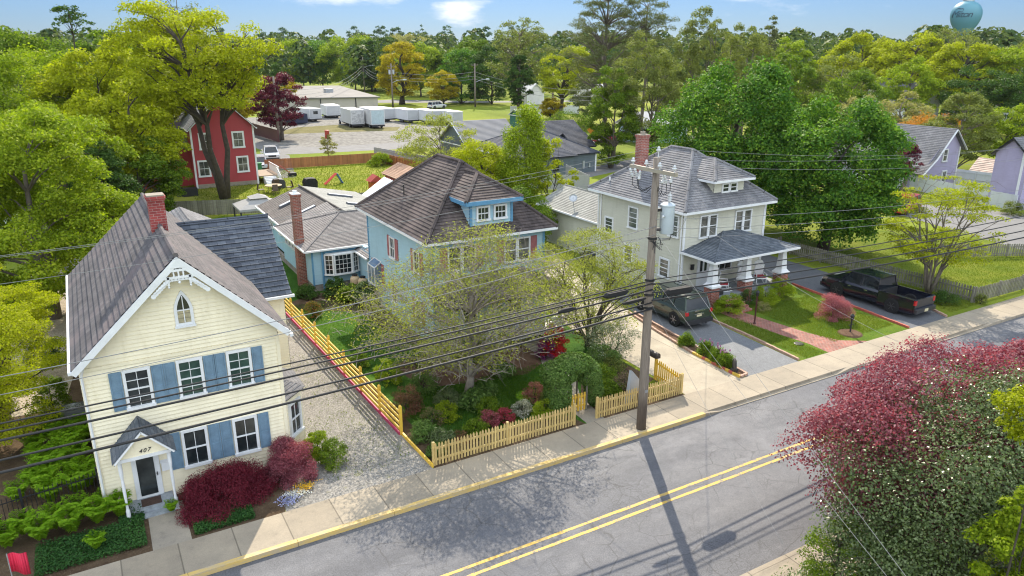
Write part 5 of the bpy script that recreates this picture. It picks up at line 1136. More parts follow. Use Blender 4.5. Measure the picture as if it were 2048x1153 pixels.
# cables: parabolic sag between support points
def cable(label, a, b, sag, r=.02, mat=None, name='cable', group=None, n=28, over=0):
    a, b = Vector(a), Vector(b); pts = []
    for i in range(n + 1):
        u = i / n; p = a.lerp(b, u); p.z -= 4 * sag * u * (1 - u); pts.append(p)
    m = MB(); m.tube(pts, r, 6); return solo(name, m, mat or M_cable, label, 'cable', tuple(a), group, True)
PX = 17.17
for k, (y, z, l, s) in enumerate(((20.83, 10.33, 'farthest', 1.15), (19.75, 10.80, 'middle', 1.35), (18.67, 10.33, 'nearest', 1.25))):
    cable(f'{l} of the three thin overhead wires left of the pole top', (PX - .16, y, z), (-27, y, z + .2), s, .006, M_wire, 'power_wire')
    cable(f'{l} of the three thin overhead wires right of the pole top', (PX - .16, y, z), (62, y, z - .2), s, .006, M_wire, 'power_wire')
for z, z2, s, r, l in ((8.05, 7.9, 1.25, .012, 'upper pale secondary wire'), (7.75, 7.4, 1.3, .010, 'lower pale secondary wire')):
    cable(l + ' running left from below the transformer', (PX, 19.6, z), (-27, 19.6, z2), s, r, M_wire, 'power_wire')
for z, z2, s, l in ((8.3, 7.9, .95, 'upper'), (7.95, 7.3, 1.0, 'middle'), (7.6, 6.9, .95, 'lower')):
    cable(l + ' pale secondary wire running right from below the transformer', (PX, 19.6, z), (62, 19.6, z2), s, .009, M_wire, 'power_wire')
tel = ((6.08, 6.25, .55, .022, 'uppermost'), (5.95, 5.9, .52, .026, 'second highest'), (5.72, 5.68, .52, .033, 'third highest'), (5.22, 4.95, .42, .030, 'second lowest'), (4.98, 4.60, .45, .038, 'lowest'))
for z, z2, s, r, l in tel: cable(l + ' black telephone cable crossing in front of the cream house', (PX, 19.56, z), (-27, 19.56, z2), s, r)
for z, z2, s, r, l in ((6.1, 6.2, .45, .022, 'uppermost'), (5.92, 5.75, .5, .026, 'second highest'), (5.6, 5.2, .5, .028, 'second lowest'), (5.3, 4.75, .5, .036, 'lowest')): cable(l + ' black telephone cable right of the pole', (PX, 19.56, z), (62, 19.56, z2), s, r)
def splice(x, z, ln, r, label, slope=.02):
    m = MB(); m.tube([(x - ln / 2 - .12, 19.5, z - slope * (ln / 2 + .12)), (x - ln / 2, 19.5, z - slope * ln / 2), (x + ln / 2, 19.5, z + slope * ln / 2), (x + ln / 2 + .12, 19.5, z + slope * (ln / 2 + .12))], [.03, r, r, .03], 10); m.obox((x, 19.5, z), (1, 0, slope), Y, Zv, ln / 2 - .05, r * .9, r * .9)
    solo('splice_case', m, M_black, label, 'splice case', (x, 19.5, z))
splice(15.45, 5.86, .85, .095, 'black cable splice case just left of the utility pole'); splice(18.35, 5.50, 1.15, .13, 'large black cable splice case just right of the utility pole', -.03); splice(13.4, 5.62, .45, .07, 'small black splice case farthest left of the pole', .03); splice(16.3, 5.45, .8, .06, 'slim grey black splice case below the others left of pole', .04)
cable('service wire from pole crossing the road nearest the sidewalk brick strip', (PX, 19.6, 7.9), (10.6, 4.2, 5.0), .15, .005, M_wire, 'service_wire')
cable('second service wire crossing the road toward the lower right', (PX, 19.6, 6.2), (9.6, 3.6, 5.5), .1, .004, M_wire, 'service_wire')
cable('thin white service wire crossing the road to the near sidewalk', (PX, 19.6, 5.2), (12.1, 9.0, 3.6), .1, .0035, M_wire, 'service_wire')
cable('service wire looping from the sage house porch over the front lawn', (29.3, 30.4, 5.0), (22.6, 10.5, 4.4), .5, .006, M_wire, 'service_wire')
cable('black service wire from pole to the sage house corner', (PX, 19.6, 7.7), (29.0, 30.6, 4.9), .5, .009, M_cable, 'service_wire')
cable('pale service wire from pole to the blue house front', (PX, 19.6, 7.7), (13.7, 31.2, 4.9), .3, .008, M_wire, 'service_wire')
for k, (za, zb) in enumerate(((8.2, 8.6), (7.3, 7.6), (6.6, 6.9))):
    l = ('top', 'middle', 'bottom')[k]
    cable(l + ' wire between the warehouse pole and the transformer pole', (84.5, 243.8, za + .8), (70.3, 182, zb), 1.6, .03, M_wire, 'power_wire'); cable(l + ' wire from the transformer pole to the right street light pole', (70.3, 182, zb), (88.3, 171.5, zb), .8, .03, M_wire, 'power_wire')
    cable(l + ' wire from the dark red tree pole toward the warehouse pole', (27.6, 121.5, za), (84.5, 243.8, za + .8), 2.6, .03, M_wire, 'power_wire'); cable(l + ' wire from the right street light pole over the slate house', (88.3, 171.5, zb), (74, 86, za), 1.6, .025, M_wire, 'power_wire')
# ================================================================ VEHICLES
def paint(name, c, rough=.25, coat=.8): return plain(name, c, rough, .04, 1, 0, .5, 0, 10, coat)
M_tyre = M_black; M_rimd = plain('dark_alloy', (.09, .09, .095), .35, .1, 5, .6); M_rim = plain('machined_alloy', (.45, .45, .46), .3, .1, 5, .8); M_vgl = glassmat('vehicle_glass', (.008, .01, .012), .04, (.02, .025, .03))
M_tail = plain('red_lens', (.45, .015, .02), .2, .1, 8, 0, .6); M_head = plain('clear_lens', (.6, .62, .64), .15, .1); M_chrome = plain('chrome', (.6, .61, .62), .15, .05, 3, .9); M_plate = plain('plate', (.62, .56, .35), .5); M_plas = plain('black_plastic', (.025, .025, .027), .6)
def hull(mb, secs):
    rings = [[(x, y, z) for x, z in s] + [(-x, y, z) for x, z in s[::-1]] for y, s in secs]; n = len(rings[0])
    for a, b in zip(rings[:-1], rings[1:]):
        for i in range(n): j = (i + 1) % n; mb.face([a[i], a[j], b[j], b[i]][::-1])
    mb.face(rings[0]); mb.face(rings[-1][::-1])
def wheel(t, x, y, r, w, rim=M_rim, spokes=6):
    s = 1 if x > 0 else -1; m = MB()
    m.lathe([(r * .62, -w / 2), (r * .93, -w / 2), (r, -w * .34), (r, w * .34), (r * .93, w / 2), (r * .62, w / 2)], (x, y, r), 22, (1, 0, 0)); wh = part('wheel', m, M_tyre, t, 'angle')
    m = MB(); m.lathe([(0, 0), (r * .64, 0), (r * .66, .02), (r * .60, .03), (r * .58, .005), (0, .005)], (x + s * (w / 2 - .03), y, r), 20, (s, 0, 0))
    for k in range(spokes):
        a = 2 * math.pi * k / spokes; d = Vector((0, math.cos(a), math.sin(a))); c = Vector((x + s * (w / 2 - .01), y, r)); m.bar(c, c + d * r * .6, .03, r * .14, (s, 0, 0))
    m.lathe([(0, 0), (r * .16, 0), (r * .14, .03), (0, .03)], (x + s * (w / 2 - .01), y, r), 10, (s, 0, 0)); part('rim', m, rim, wh)
def frustum(m, b, t_):
    (x0, y0, y1, z0), (x1, y2, y3, z1) = b, t_
    A = [(-x0, y0, z0), (x0, y0, z0), (x0, y1, z0), (-x0, y1, z0)]; B = [(-x1, y2, z1), (x1, y2, z1), (x1, y3, z1), (-x1, y3, z1)]
    m.face(A[::-1]); m.face(B)
    for i in range(4): j = (i + 1) % 4; m.face([A[i], A[j], B[j], B[i]])
    return A, B
def vehicle(kind, label, loc, rz, body, L_=4.6, W=1.85, H=1.72, r=.38, cat=None, name=None, rim=M_rim, group=None, detail=True):
    t = thing(name or 'parked_' + kind, label, cat or kind, loc, rz, group, local=True); w = W / 2; belt = H * .60; g = .26 * H / 1.72
    m = MB(); hood = belt * (.98 if kind != 'car' else .92)
    cy0, cy1 = (L_ * .37, L_ * .77) if kind == 'pickup' else (.10, L_ * .72)
    s = lambda k, zt, zb=g: [(0, zb), (w * .86 * k, zb), (w * .97 * k, zb + .16), (w * k, zb + (zt - zb) * .55), (w * .985 * k, zt - .12), (w * .90 * k, zt), (0, zt + .005)]
    rear = belt if kind != 'pickup' else belt + .02
    if kind == 'pickup':
        hull(m, [(0.06, s(.95, belt * .50)), (.2, s(1, belt * .52)), (cy0, s(1, belt * .52))])
        hull(m, [(cy0, s(1, belt)), (cy1, s(1, belt)), (cy1 + .15, s(1, hood + .03)), (L_ * .93, s(.985, hood - .02)), (L_ - .05, s(.94, hood - .10, g + .05)), (L_, s(.86, hood - .22, g + .1))])
    else: hull(m, [(0, s(.90, belt - .04, g + .1)), (.07, s(.97, belt, g)), (.5, s(1, belt)), (cy1, s(1, belt)), (cy1 + .15, s(1, hood + .02)), (L_ * .90, s(.985, hood - .06)), (L_ - .06, s(.92, hood - .14, g + .05)), (L_, s(.82, hood - .28, g + .12))])
    bo = part('body', m, body, t, 'angle', .03)
    if kind == 'pickup':
        zb = belt * .52
        for sx in (-1, 1):
            m = MB(); m.prism([(sx * w, .08, zb - .3), (sx * w * .985, .08, belt + .02), (sx * (w - .13), .08, belt + .04), (sx * (w - .16), .08, zb)], (0, cy0 - .1, 0)); part('bed_side', m, body, t, 0, .02)
        m = MB(); m.prism([(-w * .97, .0, zb - .25), (w * .97, .0, zb - .25), (w * .95, .0, belt + .02), (-w * .95, .0, belt + .02)], (0, .075, 0)); part('tailgate', m, body, t, 0, .015)
        m = MB(); m.box(-w + .18, w - .18, .08, cy0 - .02, zb, zb + .04); m.box(-w + .17, w - .17, cy0 - .08, cy0 - .02, zb, belt); part('bed_liner', m, M_plas, t)
    m = MB(); slope = .55 if kind != 'pickup' else .5
    fy0, fy1 = cy0 + .03, cy1 + .12; ty0 = cy0 + (.22 if kind != 'pickup' else .12); ty1 = cy1 - slope
    A, B = frustum(m, (w * .90, fy0, fy1, belt - .02), (w * .73, ty0, ty1, H - .07)); part('window', m, M_vgl, t)
    m = MB(); hull(m, [(ty0 - .06, [(0, H - .085), (w * .74, H - .085), (w * .72, H - .03), (w * .5, H - .01), (0, H)]), (ty1 + .05, [(0, H - .085), (w * .74, H - .085), (w * .72, H - .03), (w * .5, H - .01), (0, H)])])
    ro = part('roof', m, body, t, 'angle')
    m = MB()
    for i in range(4): m.bar(A[i], B[i], .085, .05, (0, 1, 0))
    yb = (fy0 + fy1) / 2 - .1; nb = [yb] if kind == 'pickup' else [yb - .55, yb + .35]
    for y in nb:
        for sx in (-1, 1): m.bar((sx * w * .905, y, belt - .02), (sx * w * .735, y, H - .08), .09, .03, (0, 1, 0))
    part('pillar', m, body if kind != 'suv' else body, t)
    if kind == 'suv':
        for sx in (-1, 1): q = MB(); q.tube([(sx * w * .62, ty0 + .1, H), (sx * w * .62, ty0 + .15, H + .07), (sx * w * .62, ty1 - .1, H + .07), (sx * w * .62, ty1, H)], .025, 6); part('roof_rail', q, M_plas, t)
        q = MB(); q.box(-w * .66, w * .66, ty0 - .2, ty0 - .02, H - .09, H - .04); part('spoiler', q, body, t)
    wr = .19 * L_ if kind != 'pickup' else .215 * L_
    for y in (wr, L_ - .185 * L_ - .05):
        for sx in (-1, 1):
            wheel(t, sx * (w - .10), y, r, .25, rim)
            q = MB(); q.tube([(sx * (w - .05), y + math.cos(a) * (r + .055), r + math.sin(a) * (r + .055)) for a in np.linspace(-.1, math.pi + .1, 14)], .032, 6); part('fender_flare', q, M_plas if kind == 'suv' else body, t, True)
            q = MB(); q.lathe([(0, 0), (r + .045, 0), (r + .045, .02), (0, .02)], (sx * (w - .012), y, r), 20, (sx, 0, 0)); part('wheel_well', q, M_black, t)
    for sx in (-1, 1):
        q = MB(); q.obox((sx * w * .87, .03 if kind != 'pickup' else .05, belt * .86), X, Y, Zv, w * .09, .06, .09 if kind != 'pickup' else .13); part('tail_light', q, M_tail, t)
        q = MB(); q.obox((sx * w * .70, L_ - .06, hood - .24), X, Y, Zv, w * .16, .07, .08); part('headlight', q, M_head, t)
        q = MB(); q.obox((sx * (w + .10), cy1 - .1, belt + .08), X, Y, Zv, .1, .07, .08); part('mirror', q, body, t)
        for y in ((yb + .62, yb - .42) if kind == 'pickup' else (yb + .15, yb - .65)): q = MB(); q.obox((sx * (w + .005), y, belt - .17), Y, X, Zv, .10, .018, .018); part('handle', q, M_plas if kind == 'suv' else M_chrome, t)
    q = MB(); q.obox((0, -.03, g + .16), X, Y, Zv, w * .93, .11, .11); part('bumper', q, M_plas if kind == 'suv' else (body if kind == 'car' else M_rimd), t, 0, .03)
    q = MB(); q.obox((0, L_ + .02, g + .2), X, Y, Zv, w * .85, .08, .11); part('bumper', q, body if kind == 'car' else M_plas, t, 0, .03)
    q = MB(); q.obox((0, L_ - .01, hood - .28), X, Y, Zv, w * .5, .05, .11); part('grille', q, M_plas, t)
    q = MB(); q.obox((0, -.015 if kind != 'pickup' else -.142, belt * .72 if kind != 'pickup' else g + .16), X, Y, Zv, .16, .015, .08); part('licence_plate', q, M_plate, t)
    return t
v = vehicle('suv', 'dark green SUV parked on the asphalt driveway beside the sage house', (26.75, 26.75, 0.01), R(-1.5), paint('dark_green_paint_gloss', (.035, .05, .035)), 4.6, 1.86, 1.74, .385)
q = MB(); q.obox((0, -.03, 1.0), X, Y, Zv, .35, .025, .035); q.obox((.0, -.02, .80), X, Y, Zv, .30, .02, .02); part('tailgate_trim', q, M_chrome, v)
q = MB(); q.tube([(.45, -.05, .28), (.45, -.22, .27)], .04, 8); q.tube([(0, -.1, .3), (0, -.3, .3)], .03, 6); part('exhaust', q, M_chrome, v)
v = vehicle('pickup', 'black crew cab pickup truck with open bed on the right driveway', (38.75, 21.95, 0.01), R(1.5), paint('black_paint_gloss', (.008, .009, .016), .15), 5.9, 1.96, 1.72, .40, 'pickup truck', 'pickup_truck', M_rimd)
q = MB(); q.lathe([(0, 0), (.16, 0), (.16, .28), (.06, .34), (0, .34)], (-.35, 1.6, .60), 12); solo('water_jug', q, plain('pale_blue_plastic', (.30, .38, .48), .4), 'pale blue plastic jug standing in the bed of the black pickup', 'jug', (38.4, 23.5, .62))
vehicle('pickup', 'white pickup truck parked by the cedar fence near the back street', (22.2, 104.5, 0.01), R(172), paint('white_paint_gloss', (.70, .71, .73)), 5.4, 1.95, 1.85, .40, 'pickup truck', 'pickup_truck')
vehicle('car', 'white sedan mostly hidden behind the red house deck', (19.4, 97.5, 0.01), R(170), paint('white_car_paint', (.66, .67, .68)), 4.6, 1.8, 1.45, .33)
vehicle('suv', 'white SUV parked on the grass by the far street light pole', (75.5, 171.0, 0.01), R(-75), paint('ivory_paint', (.66, .66, .65)), 4.7, 1.9, 1.75, .38)
vehicle('car', 'red car on the road behind the slate house', (74.2, 95.5, .01), R(100), paint('red_paint_gloss', (.33, .03, .03)), 4.5, 1.8, 1.5, .34)
vehicle('car', 'white car parked in front of the red car behind the slate house', (69.9, 98.3, .01), R(95), paint('off_white_paint', (.6, .6, .6)), 4.4, 1.8, 1.48, .34)
vehicle('car', 'red and white car beside the white vinyl fence under the maple', (65.6, 40.0, .02), R(105), paint('crimson_paint_gloss', (.40, .02, .03)), 4.5, 1.8, 1.45, .34)
M_tr = plain('white_trailer_panel', (.60, .61, .62), .35, .06, .6); M_tr2 = plain('grey_trailer_panel', (.42, .43, .44), .4, .1, .6)
def trailer(label, loc, rz, L_, W, H, z0=.75, truck=False, door=None, win=False, name='box_trailer', cat='trailer', group='white trailers parked on the gravel lot'):
    t = thing(name, label, cat, loc, rz, group, local=True); m = MB(); m.box(-W / 2, W / 2, 0, L_, z0, z0 + H); part('box', m, M_tr, t, 0, .06)
    m = MB(); m.box(-W / 2 + .12, W / 2 - .12, -.03, 0, z0 + .15, z0 + H - .2); part('rear_door', m, door or M_tr2, t)
    m = MB(); m.box(-W / 2 - .02, W / 2 + .02, -.04, L_ + .02, z0 + H - .06, z0 + H + .03); part('roof', m, plain('white_roof_skin', (.64, .64, .63), .5), t)
    m = MB(); m.box(-W / 2 + .15, W / 2 - .15, -.35, L_, z0 - .22, z0 - .02); m.box(-W / 2 + .1, W / 2 - .1, -.4, -.25, .4, .52)
    if not truck: m.tube([(-.6, L_, z0 - .1), (0, L_ + 1.3, z0 - .15), (.6, L_, z0 - .1)], .06, 6)
    part('chassis', m, M_plas, t)
    for y in ((L_ * .2,) if truck else (L_ * .4, L_ * .53)):
        for sx in (-1, 1): wheel(t, sx * (W / 2 - .2), y, .42 if truck else .34, .3, M_tr2)
    if win: m = MB(); m.box(W / 2, W / 2 + .02, .6, 1.4, z0 + 1, z0 + 1.6); m.box(-.5, .5, -.05, -.03, z0 + .9, z0 + 1.5); part('window', m, M_glass, t)
    if truck:
        m = MB(); hull(m, [(L_ + .1, [(0, .5), (1.0, .5), (1.05, 1.3), (.95, 2.2), (0, 2.25)]), (L_ + 1.2, [(0, .5), (1.0, .5), (1.05, 1.3), (.92, 2.15), (0, 2.2)]), (L_ + 1.55, [(0, .5), (1.0, .5), (1.04, 1.25), (.9, 1.4), (0, 1.42)]), (L_ + 2.5, [(0, .55), (.9, .55), (.92, 1.0), (.8, 1.2), (0, 1.24)])]); part('cab', m, M_tr, t, 0, .05)
        m = MB(); 
        for sx in (-1, 1): m.obox((sx * 1.0, L_ + .75, 1.75), Y, X, Zv, .35, .05, .28)
        part('window', m, M_vgl, t)
        for sx in (-1, 1): wheel(t, sx * 1.0, L_ + 1.9, .42, .28, M_tr2)
    return t
def m_ad():
    m, t, b = newmat('faded_door_print'); co = coord(t); n = noise(t, 1.6, co, 4, .7, (1, 1, 2)); c = mixc(t, mrange(t, n, .45, .55), (.34, .34, .35), (.52, .52, .52)); L(t, c, b.inputs['Base Color']); return m
trailer('white box truck with faded print on its rear door, left of the pair', (45.6, 136.3, 0), R(-3), 7.4, 2.5, 2.55, .7, True, m_ad(), name='box_truck', cat='box truck', group='box trucks on the gravel lot')
trailer('white box truck with plain pale blue rear door, right of the pair', (48.4, 133.2, 0), R(-3), 7.6, 2.6, 2.75, .7, True, plain('pale_blue_door', (.42, .52, .56), .4), name='box_truck', cat='box truck', group='box trucks on the gravel lot')
trailer('small white camper with a side window right of the dark dumpster', (42.3, 152.5, 0), R(12), 5.5, 2.7, 1.95, .6, win=True)
trailer('white enclosed trailer between camper and first box truck', (47.8, 158.5, 0), R(-5), 6.0, 3.0, 2.0, .6)
for i, (x, y) in enumerate(((55.2, 145), (58.0, 139.6), (60.8, 135), (63.6, 131))):
    trailer(('first', 'second', 'third', 'fourth', 'fifth', 'sixth')[i] + ' white trailer counted from the left in the row right of the box trucks', (x, y, 0), R(4), 6.5, 2.4, 1.95, .65)
t = thing('dumpster', 'dark navy roll off dumpster heaped with scrap under the dark red tree', 'dumpster', (38.3, 148.5, 0), R(8), local=True)
m = MB()
for s in (-1, 1): m.box(s * 1.25 - .06, s * 1.25 + .06, 0, 6.5, .3, 2.0); [m.box(s * 1.36 - .05, s * 1.36 + .05, y, y + .12, .3, 1.95) for y in np.linspace(.2, 6.2, 9)]
m.box(-1.25, 1.25, -.06, .06, .3, 2.0); m.box(-1.25, 1.25, 6.4, 6.5, .3, 2.0); m.box(-1.25, 1.25, 0, 6.5, .2, .32); part('bin', m, plain('navy_dumpster_paint', (.025, .035, .07), .5, .2, 1), t)
m = MB(); rn = random.Random(2)
for k in range(40): m.obox((rn.uniform(-1, 1), rn.uniform(.3, 6.2), rn.uniform(1.7, 2.15)), (rn.uniform(-1, 1), 1, rn.uniform(-.4, .4)), (1, rn.uniform(-1, 1), .2), (0, .2, 1), rn.uniform(.1, .5), rn.uniform(.1, .3), .05)
part('scrap', m, plain('mixed_scrap', (.4, .4, .41), .6, .7, 3), t)
m = MB(); m.obox((0, -.08, 1.2), X, Y, Zv, .5, .02, .35); part('door_panel', m, M_dark, t)
# ================================================================ YARD THINGS
for i, (x, y) in enumerate(((13.05, 41.35), (13.32, 40.72))):
    m = MB(); m.lathe([(.0, 0), (.25, 0), (.28, .04), (.29, .45), (.27, .5), (.29, .55), (.29, .95), (.24, 1.07), (.15, 1.12), (.15, 1.17)], (x, y, 0), 22); t = thing('rain_barrel', ('tan rain barrel with black lid, rear one at the blue house corner', 'tan rain barrel with black lid, front one at the blue house corner')[i], 'rain barrel', (x, y, 0)); part('barrel', m, plain('tan_plastic', (.46, .35, .22), .5, .08), t, 'angle'); m = MB(); m.lathe([(0, 0), (.17, 0), (.17, .06), (.09, .09), (0, .1)], (x, y, 1.16), 16); part('lid', m, M_black, t)
def ac_unit(label, x, y, h=.8, w=.38, body=None):
    t = thing('air_conditioner', label, 'air conditioner', (x, y, 0)); m = MB(); m.box(x - w, x + w, y - w, y + w, .05, h); part('cabinet', m, body or plain('dark_grey_cabinet', (.06, .07, .075), .5, .2), t, 0, .04)
    m = MB()
    for r_ in (.09, .16, .23, .3): m.tube([(x + math.cos(a) * r_, y + math.sin(a) * r_, h + .03) for a in np.linspace(0, 2 * math.pi, 17)], .01, 5)
    for a in range(6): m.bar((x, y, h + .03), (x + math.cos(a * 1.047) * .3, y + math.sin(a * 1.047) * .3, h + .03), .015, .015)
    part('fan_grille', m, M_steel if body else M_dark, t)
ac_unit('dark grey air conditioner beside the left wall of the sage house', 28.75, 39.5, .85)
ac_unit('pale rimmed air conditioner in the shade left of the cream house', -1.75, 30.6, .95, .42, plain('grey_cabinet', (.10, .105, .11), .5, .2))
t = thing('fire_pit', 'grey domed fire pit on gravel behind the cream house', 'fire pit', (-1.05, 54.5, 0)); m = MB(); m.lathe([(0, 0), (1.0, 0), (1.05, .1), (1.05, .45), (.95, .5), (.3, .5)], (-1.05, 54.5, 0), 24); part('bowl', m, plain('charcoal_stone', (.10, .095, .10), .7, .2), t, 'angle'); m = MB(); m.lathe([(.92, .5), (.86, .75), (.6, 1.0), (.25, 1.12), (.06, 1.14), (.04, 1.2), (0, 1.2)], (-1.05, 54.5, 0), 24); part('spark_cover', m, plain('grey_mesh_cover', (.24, .22, .23), .7, .1), t, True)
t = thing('patio_table', 'round tan patio table on the red house lawn', 'table', (16.6, 77.6, 0)); m = MB(); m.lathe([(0, .7), (.85, .7), (.85, .76), (0, .76)], (16.6, 77.6, 0), 20); part('tabletop', m, plain('tan_tabletop', (.40, .30, .18), .6), t)
for a in range(4): m = MB(); m.tube([(16.6 + .6 * math.cos(a * 1.57), 77.6 + .6 * math.sin(a * 1.57), 0), (16.6 + .5 * math.cos(a * 1.57), 77.6 + .5 * math.sin(a * 1.57), .7)], .03, 6); part('leg', m, M_dark, t)
def patio_chair(label, x, y, rz):
    t = thing('patio_chair', label, 'chair', (x, y, 0), rz, 'dark patio chairs round the tan table', local=True); M = plain('brown_chair_frame', (.09, .06, .04), .6)
    m = MB(); m.box(-.27, .27, -.27, .27, .4, .46); part('seat', m, M, t); m = MB(); m.obox((0, .29, .75), X, (0, 1, .2), (0, -.2, 1), .27, .03, .33); part('backrest', m, M, t)
    for sx in (-1, 1):
        for y in (-1, 1): m = MB(); m.box(sx * .25 - .02, sx * .25 + .02, y * .25 - .02, y * .25 + .02, 0, .4); part('leg', m, M, t)
patio_chair('brown patio chair left of the round tan table', 15.3, 77.4, R(90)); patio_chair('brown patio chair in front of the round tan table', 16.4, 76.2, R(180)); patio_chair('brown patio chair right of the round tan table', 18.2, 77.5, R(-90)); patio_chair('brown patio chair at the far side of the round tan table', 17.3, 78.9, R(0))
m = MB(); hull(m, [(77.6, [(0, .1), (.65, .1), (.7, .7), (.5, 1.05), (0, 1.1)]), (78.6, [(0, .1), (.65, .1), (.7, .7), (.5, 1.05), (0, 1.1)])]); mb = MB(); mb.v = [(x + 20.5, y, z) for x, y, z in m.v]; mb.f = m.f
solo('grill', mb, M_black, 'black covered grill standing on the back lawn', 'grill', (20.5, 78.1, .1))
t = thing('toy_slide', 'small toy slide with red chute and blue ladder on the back lawn', 'slide', (23.6, 79.3, 0)); m = MB(); m.bar((22.3, 79.0, .1), (23.7, 79.3, 1.15), .5, .06); part('chute', m, plain('red_toy_plastic', (.50, .07, .04), .4), t); m = MB(); m.bar((23.75, 79.3, 1.15), (24.4, 79.45, .02), .5, .06); [m.box(23.8 + .15 * k, 23.9 + .15 * k, 79.05, 79.65, .9 - .25 * k, .96 - .25 * k) for k in range(4)]; part('ladder', m, plain('blue_toy_plastic', (.05, .18, .48), .4), t)
t = thing('lawn_mower', 'push lawn mower standing near the cedar fence', 'lawn mower', (20.8, 87.0, 0)); m = MB(); m.box(20.5, 21.3, 86.7, 87.3, .12, .4); part('deck', m, M_dark, t); m = MB(); m.tube([(20.6, 86.8, .4), (19.7, 87.2, 1.25), (19.6, 87.7, 1.25), (20.6, 87.3, .4)], .035, 6); part('handle', m, M_rbrick, t)
for x, y in ((20.6, 86.7), (21.2, 86.7), (20.6, 87.3), (21.2, 87.3)): m = MB(); m.lathe([(0, -.04), (.14, -.04), (.14, .04), (0, .04)], (x, y, .14), 10, (0, 1, 0)); part('wheel', m, M_black, t)
m = MB(); hull(m, [(83.2, [(0, 0), (.6, 0), (.62, .6), (.45, .9), (0, .95)]), (84.2, [(0, 0), (.6, 0), (.62, .6), (.45, .9), (0, .95)])]); mb = MB(); mb.v = [(x + 17.7, y - 3.6, z) for x, y, z in m.v]; mb.f = m.f; solo('grill', mb, plain('dark_grey_grill', (.05, .05, .055), .5), 'dark grey grill at the foot of the red house steps', 'grill', (17.7, 80.1, 0))
m = MB(); m.box(8.2, 9.6, 79.4, 80.2, 0, .8); m.lathe([(.3, 0), (.3, .9), (0, 1)], (8.0, 80.0, 0), 10); solo('storage_box', m, M_dark, 'dark storage box under the red house window beside the trunk', 'storage box', (9, 79.8, 0))
t = thing('wheeled_bin', 'green wheeled bin at the corner of the red house', 'bin', (18.2, 92.0, 0)); m = MB(); m.prism([(17.9, 91.7, 0), (18.5, 91.7, 0), (18.5, 92.3, 0), (17.9, 92.3, 0)], (0, 0, 1.0)); part('bin', m, plain('green_bin', (.04, .22, .08), .5), t); m = MB(); m.box(17.85, 18.55, 91.62, 92.35, 1.0, 1.1); part('lid', m, plain('green_lid', (.05, .26, .1), .5), t)
# mailbox on the fence post
t = thing('mailbox', 'dark brown rural mailbox on top of the bright yellow fence', 'mailbox', (20.56, 22.9, 1.16)); m = MB(); m.tube([(20.42, 22.62, 1.30), (20.42, 23.18, 1.30)], .115, 14); m.box(20.305, 20.535, 22.62, 23.18, 1.17, 1.29); part('box', m, plain('brown_mailbox', (.055, .045, .042), .5, .2), t); m = MB(); m.box(20.36, 20.48, 22.7, 23.1, 1.12, 1.168); part('bracket', m, M_pick2, t)
# sandwich board leaning behind the fence
t = thing('sign_board', 'plain grey triangular sign back leaning behind the yellow picket fence', 'sign', (18.2, 21.75, 0)); m = MB(); m.prism([(17.95, 21.6, .0), (18.95, 21.75, .62), (18.15, 21.62, 1.5)], (-.05, .12, 0)); part('panel', m, plain('grey_sign_back', (.36, .38, .40), .5, .1), t); m = MB(); m.bar((18.15, 21.72, 0), (18.15, 21.72, 1.4), .06, .06); part('post', m, M_galv, t)
# garden lamps
def post_lamp(label, x, y, h, m1):
    t = thing('lamp_post', label, 'lamp post', (x, y, 0)); m = MB(); m.tube([(x, y, 0), (x, y, h)], .04, 8); m.lathe([(.09, 0), (.05, .1)], (x, y, 0), 10); part('post', m, m1, t); m = MB(); m.lathe([(.04, 0), (.09, .06), (.10, .22), (.13, .24), (.0, .36)], (x, y, h), 6); part('lantern', m, M_dark, t); m = MB(); m.bar((x - .2, y, h - .25), (x + .2, y, h - .25), .025, .025); part('ladder_bar', m, m1, t)
post_lamp('dark red lamp post beside the brick path near the porch steps', 29.85, 25.75, 1.55, plain('oxblood_paint', (.07, .02, .02), .4)); post_lamp('short black garden lamp in the mulch ring beside the brick path', 33.0, 22.25, .75, M_dark)
mb = MB(); mb.lathe([(0, 0), (.62, 0), (.55, .06), (.2, .1), (0, .1)], (33.0, 22.25, .008), 18); solo('mulch_ring', mb, M_mulch, 'round bark mulch ring around the short black lamp', 'mulch ring', (33, 22.25, .008))
mb = MB(); mb.lathe([(0, 0), (.24, 0), (.24, .03), (.2, .045), (0, .05)], (29.55, 22.6, .008), 16); solo('utility_cover', mb, M_dark, 'round dark utility cover in the lawn beside the brick path', 'utility cover', (29.55, 22.6, 0))
mb = MB(); mb.lathe([(0, -.05), (.30, -.05), (.34, 0), (.30, .05), (0, .05)], (24.2, 21.75, .36), 18, (.8, -.6, 0)); mb.box(24.05, 24.35, 21.65, 21.85, .02, .2); solo('stone_disc', mb, plain('dark_stone', (.05, .045, .042), .8, .3, 5), 'dark upright round stone at the tip of the strip bed', 'garden stone', (24.2, 21.75, 0), None, 'angle')
mb = MB(); mb.box(30.1, 30.5, 28.75, 28.95, .68, .95); solo('planter_box', mb, M_dark, 'black planter box on the sage porch near the door', 'planter', (30.3, 28.85, .68))
for i, (x, y) in enumerate(((108.0, 161.5), (114.5, 159.5))):
    t = thing('patio_umbrella', ('folded navy patio umbrella in front of the round white cottage gable', 'folded navy patio umbrella right of the first one')[i], 'patio umbrella', (x, y, 0)); m = MB(); m.tube([(x, y, 0), (x, y, 3.6)], .06, 6); part('pole', m, M_galv, t); m = MB(); m.lathe([(.35, 1.2), (.45, 1.8), (.3, 2.6), (.1, 3.6), (.0, 3.7)], (x, y, 0), 10); part('canopy', m, plain('navy_canvas', (.03, .025, .08), .8), t, True)
